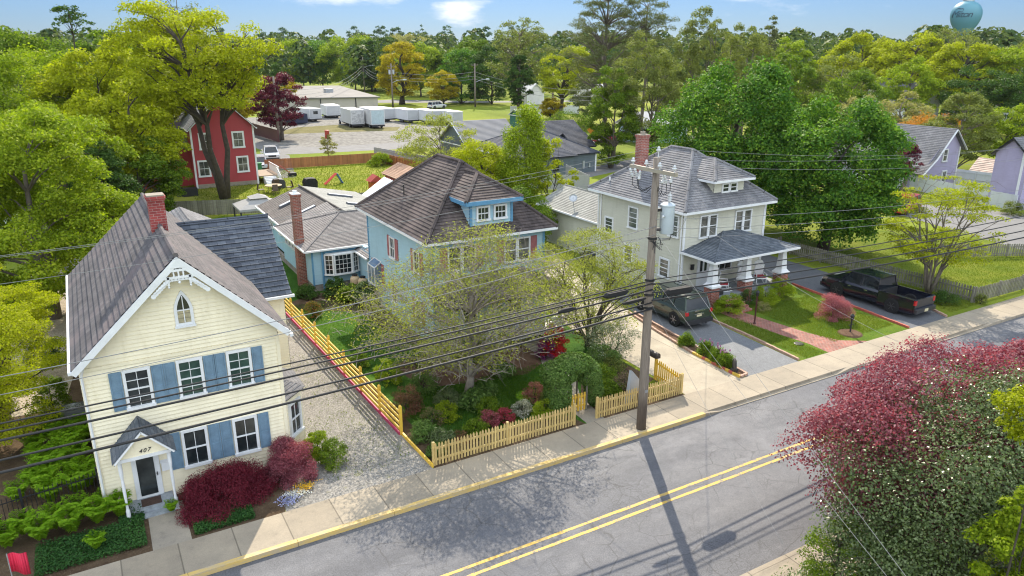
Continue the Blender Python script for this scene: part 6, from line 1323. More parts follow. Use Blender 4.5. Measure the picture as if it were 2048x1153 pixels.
t = thing('warning_sign', 'orange diamond warning sign on the road behind the slate house', 'sign', (69.0, 95.0, 0)); m = MB(); m.obox((69.0, 95.0, 2.1), (1, 0, 1), (0, 1, 0), (-1, 0, 1), .55, .02, .55); part('panel', m, plain('orange_sign', (.55, .22, .02), .5), t); m = MB(); m.tube([(69, 95.05, 0), (69, 95.05, 1.9)], .05, 6); part('post', m, M_galv, t)
t = thing('garden_flag', 'bright red flag on a pole at the lower left corner', 'flag', (-3.05, 20.9, 0)); m = MB(); m.tube([(-3.3, 20.9, 0), (-3.3, 20.9, 1.35)], .015, 6); part('pole', m, M_galv, t)
m = MB(); pv = None
for i in range(9):
    u = i / 8; x = -3.3 + .42 * u; y = 20.9 + .05 * math.sin(u * 7); z1, z0 = 1.32 - .10 * u * u, .78 - .25 * u
    cur = ((x, y, z0), (x, y + .01, z1)); 
    if pv: m.face([pv[0], cur[0], cur[1], pv[1]])
    pv = cur
fl = part('cloth', m, plain('red_flag_cloth', (.62, .02, .06), .7, .1, 6), t, True); so = fl.modifiers.new('solid', 'SOLIDIFY'); so.thickness = .006
# ================================================================ VEGETATION
def np_mesh(name, V, Q):
    me = bpy.data.meshes.new(name); n, k = len(Q), Q.shape[1]
    me.vertices.add(len(V)); me.vertices.foreach_set('co', np.ascontiguousarray(V, np.float32).ravel())
    me.loops.add(n * k); me.loops.foreach_set('vertex_index', np.ascontiguousarray(Q, np.int32).ravel())
    me.polygons.add(n); me.polygons.foreach_set('loop_start', np.arange(0, n * k, k, dtype=np.int32))
    me.update(calc_edges=True); return me
def unit(a): return a / np.maximum(np.linalg.norm(a, axis=1, keepdims=True), 1e-6)
def leafq(P, Nr, S, rng, asp=.5, T=None):
    P, Nr = np.asarray(P), unit(np.asarray(Nr)); n = len(P); S = np.broadcast_to(S, (n,))[:, None]
    t = unit(np.cross(Nr, rng.normal(size=(n, 3)))) if T is None else unit(T - Nr * np.sum(T * Nr, 1, keepdims=True)); b = np.cross(Nr, t)
    V = np.stack([P - t * S * .5, P + b * S * asp * .5 + Nr * S * .08, P + t * S * .5, P - b * S * asp * .5 + Nr * S * .08], 1).reshape(-1, 3)
    return V
def quads(nv): return np.arange(nv, dtype=np.int32).reshape(-1, 4)
SH = {'round': lambda t: np.sin(np.pi * (t * .84 + .12)) ** .62, 'oval': lambda t: np.sin(np.pi * (t * .9 + .06)) ** .8, 'cone': lambda t: (1 - t) ** .8 * .95 + .06,
      'vase': lambda t: .35 + .65 * np.sin(np.pi * (t * .72 + .08)) ** .9, 'flat': lambda t: np.sin(np.pi * (t * .6 + .32)) ** .5, 'dome': lambda t: np.sqrt(np.clip(1 - t * t, 0, 1)) * .97 + .03, 'column': lambda t: np.sin(np.pi * (t * .85 + .1)) ** .45}
def tree_meshes(seed, h, r, z0, n=9000, ncl=70, ls=.3, shape='round', tr=.25, lean=(0, 0), rcf=.26, flat=.62, asp=.6, twigs=0, twl=1.2, limb=34, droop=0., inner=.35, gap=.25, stretch=(1, 1), forks=1, thin=1.0, upn=.55):
    if shape != 'flat' and flat < 1: flat = min(1.0, flat * 1.35)
    n = int(n * 1.9); ls = ls * .66; ncl = int(ncl * 1.5); rcf = rcf * .84
    rng = np.random.default_rng(seed)
    C = []; ph = rng.uniform(0, 6.28, 6); am = rng.uniform(.4, 1, 6)
    while len(C) < ncl:
        t = rng.uniform(0, 1); e = SH[shape](np.array(t))
        if rng.uniform() > e ** 1.2: continue
        a = rng.uniform(0, 2 * np.pi); lob = 1 + gap * (am[0] * np.sin(a * 2 + ph[0] + t * 3) + am[1] * np.sin(a * 3 + ph[1] - t * 5) + am[2] * np.sin(t * 9 + ph[2])) * .5
        rho = (inner + (1 - inner) * np.sqrt(rng.uniform())) * e * r * lob * (1 - rcf * .5)
        C.append((np.cos(a) * rho * stretch[0] + lean[0] * t, np.sin(a) * rho * stretch[1] + lean[1] * t, z0 + (h - z0) * (t * (1 - rcf * .30) + rcf * .10)))
    C = np.array(C); rc = r * rcf * rng.uniform(.7, 1.3, ncl)
    w = rc ** 2; k = rng.choice(ncl, n, p=w / w.sum()); d = unit(rng.normal(size=(n, 3))); d[:, 2] = np.where(d[:, 2] < -.2, -d[:, 2] * .6, d[:, 2])
    rad = rc[k] * (.35 + .65 * rng.uniform(size=n) ** .4); P = C[k] + d * rad[:, None] * np.array([1, 1, flat]) + rng.normal(size=(n, 3)) * ls * .3
    P[:, 2] -= droop * rng.uniform(size=n) ** 2 * rc[k] * 2.2
    P[:, 2] = np.maximum(P[:, 2], .06)
    Nr = d * .7 + np.array([0, 0, upn]) + rng.normal(size=(n, 3)) * .55
    V = leafq(P, Nr, ls * rng.uniform(.6, 1.35, n) * thin, rng, asp)
    # wood
    m = MB(); top = Vector((lean[0] * .75, lean[1] * .75, z0 + (h - z0) * .72)); rn = random.Random(seed)
    def trunk(p0, p1, ra, rb, k=7):
        pts = []
        for i in range(k):
            u = i / (k - 1); p = Vector(p0).lerp(Vector(p1), u); w_ = ra * 1.1 * math.sin(u * 3.1)
            pts.append(p + Vector((rn.uniform(-w_, w_), rn.uniform(-w_, w_), 0)))
        m.tube(pts, [ra * (1.35 if i == 0 else 1) * (1 - i / (k - 1)) + rb * i / (k - 1) for i in range(k)], 8); return pts
    bases = []
    if forks == 1: bases.append(trunk((0, 0, -.05), top, tr, tr * .3))
    else:
        for f in range(forks):
            a = f * 6.283 / forks + rn.uniform(-.4, .4); e = Vector((math.cos(a) * r * .45 * stretch[0], math.sin(a) * r * .45 * stretch[1], z0 + (h - z0) * rn.uniform(.5, .75)))
            bases.append(trunk((math.cos(a) * tr * .25, math.sin(a) * tr * .25, -.05), e + Vector((*lean, 0)) * .6, tr * .62, tr * .18))
    order = rng.permutation(ncl)[:limb]
    for i in order:
        c = Vector(C[i]); bs = min(bases, key=lambda b: min((q - c).length for q in b)) if forks > 1 else bases[0]
        hd = math.hypot(c.x - lean[0] * .5, c.y - lean[1] * .5); zz = min(max(z0 * .75, c.z - hd * rn.uniform(.35, .8) - .2), bs[-1].z); j = min(range(len(bs)), key=lambda q: abs(bs[q].z - zz)); s = bs[j]; l = (c - s).length
        if l < .2: continue
        mid = s.lerp(c, .5) + Vector((rn.uniform(-.1, .1) * l, rn.uniform(-.1, .1) * l, l * rn.uniform(.02, .16))); ra = tr * (.42 - .25 * j / len(bs))
        m.tube([s, s.lerp(mid, .5) + Vector((0, 0, l * .03)), mid, mid.lerp(c, .55), c], [ra, ra * .8, ra * .55, ra * .33, ra * .12], 5, False)
        for q in range(2):
            e = c + Vector((rn.gauss(0, 1), rn.gauss(0, 1), rn.gauss(.2, .7))) * rc[i] * .6; m.tube([mid.lerp(c, .6), c.lerp(e, .4), e], [ra * .25, ra * .16, ra * .06], 4, False)
    for q in range(twigs):
        i = rn.randrange(ncl); c = Vector(C[i]); d_ = Vector((rn.gauss(0, 1), rn.gauss(0, 1), rn.gauss(.1, .55))).normalized(); l = twl * rn.uniform(.5, 1.2); s = c + Vector((rn.gauss(0, 1), rn.gauss(0, 1), rn.gauss(0, .8))) * rc[i] * .5 - d_ * l * .4
        m.tube([s, s + d_ * l * .5 + Vector((0, 0, .06 * l)), s + d_ * l + Vector((rn.uniform(-.1, .1), rn.uniform(-.1, .1), rn.uniform(-.25, .12))) * l], [.012, .009, .004], 3, False)
    return m.mesh('trunk', None, True), np_mesh('crown', V, quads(len(V)))
B_grey = plain('grey_bark', (.15, .125, .10), .9, .35, 3, bmp=.6); B_dark = plain('dark_bark', (.06, .048, .038), .9, .35, 3, bmp=.6); B_pale = plain('pale_twig_bark', (.24, .21, .175), .9, .3, 4, bmp=.5)
LM = {'yel': leafmat('spring_yellow_leaves', [(.17, .20, .008), (.34, .37, .012), (.50, .50, .025)], .48),
      'lime': leafmat('lime_leaves', [(.11, .17, .010), (.24, .32, .016), (.42, .46, .035)], .46),
      'grn': leafmat('mid_green_leaves', [(.06, .115, .012), (.13, .21, .016), (.28, .34, .03)], .42),
      'maple': leafmat('maple_leaves', [(.03, .09, .016), (.075, .18, .022), (.26, .41, .035)], .38),
      'dkg': leafmat('dark_green_leaves', [(.028, .065, .014), (.06, .12, .022), (.12, .19, .035)], .32),
      'gry': leafmat('olive_grey_leaves', [(.09, .115, .03), (.19, .22, .055), (.33, .35, .11)], .42),
      'pine': leafmat('pine_needles', [(.07, .09, .035), (.14, .16, .06), (.24, .26, .11)], .3),
      'blue': leafmat('far_blue_green_leaves', [(.035, .08, .045), (.07, .13, .07), (.14, .20, .09)], .3),
      'gold': leafmat('golden_leaves', [(.23, .185, .006), (.40, .32, .01), (.55, .44, .02)], .48),
      'orange': leafmat('orange_leaves', [(.28, .13, .02), (.46, .23, .03), (.56, .34, .06)], .4, .5, (1.3, 1.0, .5)),
      'tan': leafmat('tan_bud_leaves', [(.20, .18, .07), (.32, .30, .12), (.45, .42, .20)], .4),
      'red': leafmat('dark_red_leaves', [(.045, .010, .018), (.11, .018, .035), (.28, .06, .075)], .3, .4, (1.4, .6, .6)),
      'maroon': leafmat('maroon_lace_leaves', [(.07, .010, .02), (.15, .02, .035), (.24, .035, .05)], .3, .5, (1.5, .5, .5)),
      'pink': leafmat('dusty_pink_leaves', [(.22, .07, .08), (.38, .14, .15), (.52, .24, .25)], .35, .5, (1.3, .7, .7)),
      'rose': leafmat('rose_maroon_leaves', [(.11, .026, .04), (.24, .075, .095), (.46, .26, .28)], .4, .35, (1.5, .6, .65)),
      'pinkish': leafmat('sunlit_red_lace_leaves', [(.14, .03, .05), (.28, .085, .11), (.46, .21, .23)], .4, .5, (1.4, .6, .6)),  # sunlight on this mound is put into its pinker leaf colour
      'holly': leafmat('glossy_holly_leaves', [(.035, .065, .018), (.10, .14, .045), (.21, .25, .12)], .2, .32, None, .3),
      'bud': leafmat('sparse_spring_leaves', [(.16, .18, .035), (.30, .32, .06), (.46, .46, .14)], .5),
      'vine': leafmat('ivy_vine_leaves', [(.045, .10, .02), (.11, .19, .04), (.22, .31, .09)], .3)}
def tree(label, x, y, h, r, z0, lm, seed=1, bark=None, rz=0, name='tree', cat='tree', group=None, **k):
    t = thing(name, label, cat, (x, y, 0), rz, group, local=True); a, b = tree_meshes(seed, h, r, z0, **k); link('trunk', a, bark or B_grey, t); link('crown', b, LM[lm] if isinstance(lm, str) else lm, t); return t
# --- near trees
tree('spreading bare twigged tree with sparse yellow green leaves in the blue house garden', 12.6, 25.55, 7.1, 4.6, 1.3, 'bud', 11, B_pale, n=17000, ncl=180, ls=.125, shape='oval', tr=.18, rcf=.19, flat=.7, twigs=2400, twl=.9, limb=80, inner=.2, lean=(.4, -.2), forks=1, gap=.35, stretch=(1.08, .85), asp=.55)
tree('leafy multi stemmed shrub tree beside the concrete driveway behind the utility pole', 20.3, 27.6, 6.0, 3.1, .5, 'bud', 12, B_dark, n=14500, ncl=110, ls=.12, shape='oval', tr=.13, rcf=.2, twigs=260, twl=.7, limb=70, forks=4, inner=.25)
tree('white flowering shrub below the leafy shrub tree by the driveway', 20.1, 25.6, 2.2, 1.35, .2, leafmat('white_green_bloom', [(.05, .09, .03), (.16, .20, .10), (.55, .55, .48)], .25), 13, B_dark, name='shrub', cat='shrub', n=3600, ncl=40, ls=.09, shape='round', tr=.06, rcf=.3, limb=16, forks=3)
tree('tiered yellow green locust tree at the left edge beside the cream house', -4.5, 30.5, 6.0, 2.9, 1.0, 'yel', 14, B_dark, n=34000, ncl=110, ls=.13, shape='flat', tr=.14, rcf=.24, flat=.2, limb=60, droop=.12, inner=.15, asp=.5)
tree('second lower tier of bright locust foliage at the far left edge', -4.4, 36.5, 5.4, 2.6, .8, 'yel', 15, B_dark, n=18000, ncl=70, ls=.14, shape='flat', tr=.12, rcf=.26, flat=.2, limb=30, inner=.15, asp=.5)
tree('dark red japanese maple at the near kerb in the lower right', 19.55, 10.0, 6.0, 5.2, 1.7, 'rose', 16, B_dark, n=52000, ncl=150, ls=.125, shape='round', tr=.16, rcf=.17, flat=.6, limb=60, stretch=(1.0, .5), inner=.3, forks=3, asp=.6, gap=.3)
tree('red leafed tree top reaching in at the right edge above the road', 24.3, 10.2, 6.1, 2.6, 1.6, 'rose', 17, B_dark, n=16000, ncl=45, ls=.125, shape='round', tr=.1, rcf=.22, limb=24, stretch=(1, .7))
tree('large glossy holly shrub filling the lower right corner', 18.6, 8.5, 6.2, 4.9, .1, 'holly', 18, B_dark, name='shrub', cat='shrub', n=64000, ncl=80, ls=.115, shape='dome', tr=.14, rcf=.26, flat=.75, limb=60, stretch=(1, .42), inner=.6, forks=4, twigs=120, twl=.9, gap=.3)
tree('bright green bush at the left foot of the holly shrub', 15.35, 9.75, 2.6, 1.05, .1, 'grn', 19, B_dark, name='shrub', cat='shrub', n=6500, ncl=36, ls=.09, shape='round', tr=.06, rcf=.3, limb=10)
tree('lime green sapling at the lower right edge in front of the holly', 15.9, 6.0, 5.5, 1.0, 1.5, 'lime', 20, B_dark, n=6500, ncl=36, ls=.14, shape='oval', tr=.04, rcf=.28, limb=22)
tree('lime green tree top at the right edge behind the holly shrub', 15.1, 5.9, 8.1, .85, 6.8, 'yel', 21, B_dark, n=3000, ncl=30, ls=.13, shape='round', tr=.035, rcf=.3, limb=18)
tree('yellow flowering multi trunk tree on the right corner lawn', 42.7, 24.1, 7.1, 3.0, 2.2, 'yel', 22, B_grey, n=9500, ncl=85, ls=.16, shape='flat', tr=.14, rcf=.22, flat=.33, limb=70, forks=6, inner=.2, twigs=120, twl=1.0)
tree('broad deep green maple behind the black pickup, right one of the pair', 46.0, 34.2, 10.6, 5.2, .9, 'maple', 23, B_dark, n=46000, ncl=130, ls=.27, shape='round', tr=.35, rcf=.25, flat=.75, limb=20, inner=.6, gap=.22, asp=.75)
tree('tall deep green maple behind the sage house, left one of the pair', 45.4, 43.0, 13.2, 6.0, 1.0, 'maple', 24, B_dark, n=46000, ncl=130, ls=.29, shape='round', tr=.4, rcf=.24, flat=.75, limb=20, inner=.6, gap=.22, asp=.75)
# --- mid distance trees
T = [
('great leaning yellow green tree with bare forked trunk in front of the red house', 11.6, 76.5, 18.0, 7.2, 8.3, 'yel', dict(n=12000, ncl=110, ls=.34, tr=.52, lean=(-2.6, 1.2), limb=80, shape='round', rcf=.2, inner=.2, forks=3, gap=.35)),
('big green tree with pale leaf tips close by at the left edge', -2.6, 45.5, 11.3, 4.6, .6, 'lime', dict(n=30000, ncl=130, ls=.22, tr=.28, rcf=.23, limb=30)),
('yellow green tree filling the upper left corner', -3.0, 94, 13.6, 8.6, 2.0, 'lime', dict(n=11000, ncl=85, ls=.42, rcf=.22)),
('yellow tree second from the upper left corner', 2.5, 86, 13.8, 6.6, 2.0, 'yel', dict(n=10000, ncl=80, ls=.40, rcf=.22)),
('yellow maple left of the great leaning tree', 6.8, 93, 13.8, 7.0, 2.0, 'yel', dict(n=10000, ncl=80, ls=.42, rcf=.22)),
('rounded yellow maple standing in front of the great tree on the left', 4.0, 70.5, 12.0, 5.0, 2.2, 'yel', dict(n=12000, ncl=80, ls=.33, rcf=.23)),
('mid green tree below the yellow ones at the left', -1.3, 62.5, 10.4, 4.6, 2.0, 'lime', dict(n=11000, ncl=75, ls=.29, rcf=.24)),
('dark ivy clad tree beside the pale vinyl fence', .9, 60.5, 8.0, 2.3, 1.2, 'dkg', dict(n=8000, ncl=50, ls=.24, tr=.3, rcf=.3, shape='oval')),
('low dark green tree under the great leaning tree', 3.9, 66.8, 7.4, 3.3, 1.0, 'grn', dict(n=9000, ncl=60, ls=.27, rcf=.25)),
('tall yellow tree behind the red house roof', 14.0, 129, 16.0, 6.8, 3, 'lime', dict(n=7000, ncl=65, ls=.5, rcf=.24)),
('golden green tree right behind the dark red tree', 23.0, 138, 14.2, 6.4, 2, 'gold', dict(n=7000, ncl=60, ls=.5, rcf=.24)),
('broad green tree far behind the upper left corner', -6, 131, 17.2, 8.8, 3, 'grn', dict(n=7000, ncl=60, ls=.55, rcf=.24)),
('thin wispy tree poking above the left tree tops', 1.5, 120, 20.2, 2.4, 15.5, 'dkg', dict(n=700, ncl=22, ls=.4, tr=.18, rcf=.3, limb=22, flat=.4)),
('green tree between upper left yellow crowns', 6.5, 141, 17, 7.0, 3, 'grn', dict(n=6000, ncl=55, ls=.6, rcf=.24)),
('bare topped tree rising behind the great leaning tree', 12.9, 104, 21.3, 4.0, 9, 'gry', dict(n=900, ncl=60, ls=.3, tr=.3, rcf=.2, limb=60, twigs=260, twl=2.2, flat=.8)),
('dark conifer top behind the great leaning tree', 15.5, 112, 18.6, 2.4, 6, 'dkg', dict(n=3000, ncl=40, ls=.4, rcf=.3, shape='cone')),
('dark red leafed tree above the navy dumpster', 28.6, 124, 10.2, 4.4, 2.0, 'red', dict(n=9000, ncl=60, ls=.36, tr=.3, rcf=.24)),
('domed bright green tree behind the warehouse, right of centre', 88.8, 265.6, 18.2, 13.0, 1.5, 'lime', dict(n=8500, ncl=75, ls=.75, rcf=.22)),
('domed darker green tree behind the warehouse, left of the bright one', 79.5, 273.7, 16.6, 10.0, 1.5, 'maple', dict(n=7000, ncl=65, ls=.72, rcf=.24)),
('broad green tree behind the warehouse pole, front of the domed ones', 92.5, 255.8, 12.5, 8.0, 1.0, 'grn', dict(n=7000, ncl=60, ls=.62, rcf=.24)),
('yellow green tree left behind the warehouse', 74.2, 280.3, 17.0, 11.0, 2, 'lime', dict(n=6500, ncl=60, ls=.75, rcf=.24)),
('dark pointed conifer left of the warehouse', 45.5, 196, 11.6, 3.2, 1, 'dkg', dict(n=3500, ncl=40, ls=.5, rcf=.28, shape='cone')),
('yellow bush tree in front of the dark conifer', 44, 186, 8.0, 4.0, 1, 'gold', dict(n=3500, ncl=35, ls=.5, rcf=.28)),
('golden orange tree behind the pole with transformers', 76.2, 190.4, 15.8, 7.3, 2.2, 'gold', dict(n=9000, ncl=75, ls=.5, tr=.7, rcf=.22)),
('rounded willow green tree right of the golden tree', 94, 219, 15.2, 8.6, 2.5, 'lime', dict(n=7000, ncl=60, ls=.7, rcf=.24, limb=40)),
('rounded willow green tree beside its twin further right', 103, 215, 14.2, 7.4, 2.5, 'grn', dict(n=6000, ncl=55, ls=.68, rcf=.24)),
('grey green tree between bright dome and golden tree', 90, 252, 17.2, 6.0, 3, 'dkg', dict(n=4500, ncl=45, ls=.75, rcf=.25)),
('pale grey feathery tree above the willow green pair', 118, 288, 20.5, 10.5, 6, 'tan', dict(n=6500, ncl=60, ls=.75, rcf=.22, thin=.8)),
('small orange and green tree by the far street', 82.5, 178, 8.6, 4.6, 1.5, 'gold', dict(n=4000, ncl=40, ls=.42, rcf=.26)),
('dense dark green tree left of the right street light pole', 90.6, 183.9, 14.2, 6.8, .8, 'maple', dict(n=9000, ncl=70, ls=.5, rcf=.23)),
('dense dark green tree right behind the right street light pole', 96.8, 178.5, 14.8, 6.8, .8, 'dkg', dict(n=8000, ncl=65, ls=.5, rcf=.23)),
('lighter green crown above the two dense dark trees', 103, 200, 17.6, 7, 6, 'grn', dict(n=5500, ncl=50, ls=.55, rcf=.25)),
('tall airy half bare tree above the slate house', 84.6, 143, 20.6, 7.2, 6.5, 'gry', dict(n=4200, ncl=95, ls=.45, tr=.45, rcf=.16, limb=90, twigs=320, twl=2.2, inner=.2)),
('ivy wrapped dark tree in the middle behind the slate house', 80.5, 136.5, 13.2, 3.0, 2.0, 'dkg', dict(n=5500, ncl=50, ls=.42, tr=.5, rcf=.27, shape='oval')),
('bright yellow green tree with dark leaning limb near the far patio', 86.8, 131, 15.0, 5.6, 5.0, 'yel', dict(n=5500, ncl=60, ls=.42, tr=.45, rcf=.22, lean=(3, 0), limb=50)),
('pine tall and airy, reaching past the top of the picture', 69.4, 92.3, 25.5, 7.6, 8.0, 'pine', dict(n=16000, ncl=150, ls=.34, tr=.38, rcf=.14, flat=.45, asp=.28, limb=130, inner=.15, shape='oval', gap=.4, twigs=160, twl=1.8)),
('airy grey green tree right behind the tall pine', 73.5, 88.5, 23.0, 4.6, 11, 'pine', dict(n=6500, ncl=70, ls=.32, tr=.3, rcf=.2, flat=.5, asp=.3, limb=60)),
('tall upright green tree behind the sage house chimney', 61.0, 72.8, 16.4, 4.6, 1.5, 'gry', dict(n=15000, ncl=110, ls=.27, tr=.28, rcf=.19, flat=1.1, limb=60, shape='oval', forks=3)),
('green tree with ivied trunks left of the sage house roof', 56.5, 73.5, 12.0, 3.3, .6, 'grn', dict(n=10000, ncl=80, ls=.25, tr=.3, rcf=.22, flat=1.0, limb=40, forks=3, shape='column')),
('upright poplar like tree tallest right of the pine', 74.3, 77.8, 19.4, 4.2, 3, 'gry', dict(n=12000, ncl=100, ls=.27, tr=.28, rcf=.18, flat=1.25, limb=70, shape='oval', forks=4)),
('upright poplar like tree second right of the pine', 80.5, 76.5, 17.6, 4.2, 3, 'gry', dict(n=10000, ncl=90, ls=.27, tr=.26, rcf=.18, flat=1.25, limb=60, shape='oval', forks=4)),
('pale green tree behind the two poplar like trees', 96, 90, 16.8, 5.4, 3, 'gry', dict(n=7500, ncl=70, ls=.36, rcf=.2, flat=1.1)),
('grey silvery shrub tree below the pine beside the far patio', 84, 117, 8.8, 4.4, 1.0, 'pine', dict(n=5000, ncl=50, ls=.36, rcf=.22, limb=30)),
('yellow shrub next to the pale fence below the far patio', 87, 134, 4.4, 3.0, .3, 'gold', dict(n=3000, ncl=35, ls=.34, rcf=.28)),
('dark ragged conifer on the skyline right of the poplars', 141, 126, 21.2, 4.4, 7, 'pine', dict(n=4500, ncl=60, ls=.5, rcf=.2, limb=40, shape='cone')),
('yellow oak first in the right background row', 152, 131, 16.6, 8.0, 3, 'lime', dict(n=7000, ncl=70, ls=.58, rcf=.2, limb=40)),
('yellow oak second in the right background row', 164, 118, 17.2, 9.5, 3.5, 'yel', dict(n=8500, ncl=85, ls=.58, rcf=.18, limb=60, inner=.25)),
('yellow oak with dark crooked limbs third in the right background row', 161, 103, 17.0, 10, 4, 'yel', dict(n=8500, ncl=90, ls=.55, tr=.6, rcf=.17, limb=80, inner=.2)),
('yellow oak with dark limbs left of the water tower base', 155, 88, 15.4, 9.0, 4, 'yel', dict(n=8500, ncl=85, ls=.52, tr=.6, rcf=.17, limb=80, inner=.2)),
('yellow green oak right of the water tower base', 160, 79.5, 15.2, 8.5, 4, 'lime', dict(n=8000, ncl=80, ls=.52, tr=.5, rcf=.18, limb=60, inner=.25)),
('half bare pale tree crown touching the sky left of the water tower', 168, 99, 18.2, 7, 12, 'gry', dict(n=1900, ncl=70, ls=.42, rcf=.17, limb=60, twigs=120, twl=2.5)),
('pale leafless crown right of the water tower', 182, 88, 16.9, 7, 11, 'gry', dict(n=1700, ncl=60, ls=.45, rcf=.17, limb=50, twigs=120, twl=2.5)),
('dark ivy clad tree deep in the right woods', 134, 74, 11.5, 5.5, 1, 'dkg', dict(n=6000, ncl=55, ls=.42, rcf=.24)),
('bluish dark tree at the far right edge of the woods', 136, 66, 10.8, 6.0, 1, 'dkg', dict(n=6000, ncl=55, ls=.42, rcf=.24)),
('lime round tree in front of the right oaks', 128, 82, 12.4, 5.4, 1.5, 'lime', dict(n=6500, ncl=60, ls=.42, rcf=.23)),
('olive tree left in front of the right oaks', 114, 96, 13.2, 6.0, 1.5, 'grn', dict(n=6500, ncl=60, ls=.42, rcf=.22)),
('grey green tree between maple and right oaks', 120, 90, 13.0, 6.0, 1.5, 'gry', dict(n=6000, ncl=60, ls=.42, rcf=.22)),
('green understorey tree above the maple on the right', 110, 80, 10.6, 5.6, 1, 'grn', dict(n=6000, ncl=55, ls=.40, rcf=.24)),
('tan budding tree above the lilac house roof', 108, 70, 8.0, 5.0, .5, 'tan', dict(n=5500, ncl=55, ls=.36, rcf=.22, limb=40)),
('tan budding tree left of the other tan one', 104, 74, 7.2, 4.0, .5, 'tan', dict(n=4000, ncl=45, ls=.36, rcf=.24, limb=30)),
('large grey green tree right behind the lilac house', 92.0, 51.5, 8.9, 4.3, .6, 'gry', dict(n=12000, ncl=85, ls=.27, rcf=.2, limb=40)),
('bright green tree right of the large grey green tree', 101.0, 50.8, 7.4, 4.2, .6, 'lime', dict(n=7500, ncl=60, ls=.3, rcf=.24)),
('yellow thin tree above the right lilac house roof', 95, 44.3, 5.4, 3.0, .5, 'gold', dict(n=3600, ncl=40, ls=.26, rcf=.24)),
('small dark red maple at the left corner of the lilac house', 72.6, 45.5, 4.7, 1.6, 1.6, 'red', dict(n=3200, ncl=36, ls=.2, rcf=.28)),
('sparse yellow tree in front of the pale grey roof', 33.0, 72.5, 7.4, 4.6, 1.0, 'bud', dict(n=5500, ncl=80, ls=.22, tr=.14, rcf=.18, limb=70, twigs=120, twl=1.4)),
('bright yellow green tree directly behind the blue house roof', 29.0, 55.5, 7.0, 3.6, .6, 'yel', dict(n=9500, ncl=70, ls=.22, rcf=.24)),
('yellow low tree behind the blue house dormer', 31.5, 58, 5.0, 3.2, .4, 'yel', dict(n=6000, ncl=50, ls=.22, rcf=.26)),
('drooping vine draped tree between blue and sage houses', 31.0, 51.6, 10.2, 1.9, 1.0, 'lime', dict(n=8000, ncl=60, ls=.2, tr=.2, rcf=.36, droop=.9, flat=1.2, shape='column')),
('thin arching tree with few leaves left of the sage house wing', 33.2, 51.5, 7.2, 2.2, .5, 'yel', dict(n=2600, ncl=45, ls=.2, tr=.1, rcf=.2, limb=44, forks=3)),
('dark dense shrub between the two house wings', 27.4, 45.5, 4.6, 2.2, .2, 'grn', dict(n=7000, ncl=50, ls=.17, rcf=.3)),
('small cherry like sapling beside the road behind the cedar fence', 28.2, 97.0, 3.6, 1.2, .7, 'tan', dict(n=1100, ncl=28, ls=.2, tr=.07, rcf=.28)),
('lone round headed tree right of the far white cottages', 110, 139, 9, 4.5, 1, 'gry', dict(n=4000, ncl=45, ls=.42, rcf=.24)),
]
for i, (lb, x, y, h, r, z0, lm, k) in enumerate(T):
    k['n'] = int(k['n'] * (1.75 if lm in ('yel', 'lime', 'grn', 'gold') else 1.35)); k['ls'] *= 1.12
    k.setdefault('limb', 26); k.setdefault('tr', .26); tree(lb, x, y, h, r, z0, lm, 100 + i, B_dark if lm in ('dkg', 'maple', 'yel', 'gold') else B_grey, **k)
mb = MB(); mb.lathe([(0, 0), (.3, 0), (.3, 1.0), (.35, 1.05), (0, 1.1)], (28.2, 97.0, 2.9), 10)
solo('bird_feeder', mb, plain('red_feeder', (.35, .05, .04), .5), 'red lantern shaped feeder above the roadside sapling', 'bird feeder', (28.2, 97, 2.9))
# --- far wood as one mass
rng = np.random.default_rng(7); Vs = []
for i in range(620):
    d = rng.uniform(225, 520) if i < 380 else rng.uniform(300, 700); az = np.radians(rng.uniform(-14, 76)); x, y = d * np.sin(az), d * np.cos(az)
    if np.hypot(x - 52, y - 200) < 45 or (58 < x < 110 and 150 < y < 208): continue
    H = rng.uniform(14, 20) + (d - 225) * .012; r = rng.uniform(4.5, 8); n = 300
    t = rng.uniform(0, 1, n) ** .7; a = rng.uniform(0, 6.283, n); e = np.sin(np.pi * (t * .85 + .12)) ** .6 * r * (.6 + .4 * np.sqrt(rng.uniform(size=n)))
    P = np.stack([x + np.cos(a) * e, y + np.sin(a) * e, H * (.15 + .85 * t)], 1); Nr = np.stack([np.cos(a), np.sin(a), .4 + t], 1) + rng.normal(size=(n, 3)) * .5
    Vs.append(leafq(P, Nr, rng.uniform(.9, 1.9, n), rng, .8))
V = np.concatenate(Vs); o = link('woodland', np_mesh('woodland', V, quads(len(V))), leafmat('woodland_leaves', [(.02, .045, .026), (.05, .09, .03), (.12, .16, .03), (.06, .10, .05)], .3)); o['kind'] = 'stuff'
# tall dark pines sticking out of the far tree line
for i, (az, d, h) in enumerate(((9.5, 420, 25), (12.4, 380, 23.5), (18.6, 450, 26.5), (20.5, 430, 27), (21.6, 410, 25), (23.5, 460, 28), (25.3, 440, 27.5), (28.0, 420, 26), (30.2, 400, 26), (47.3, 380, 24), (13.8, 430, 25.5))):
    x, y = d * math.sin(R(az)), d * math.cos(R(az)); tree('dark pine rising from the far tree line', x, y, h, 5.5, 8, 'blue', 300 + i, B_dark, group='dark pines along the far tree line', name='pine_tree', n=1500, ncl=30, ls=1.0, rcf=.26, limb=6, tr=.3)
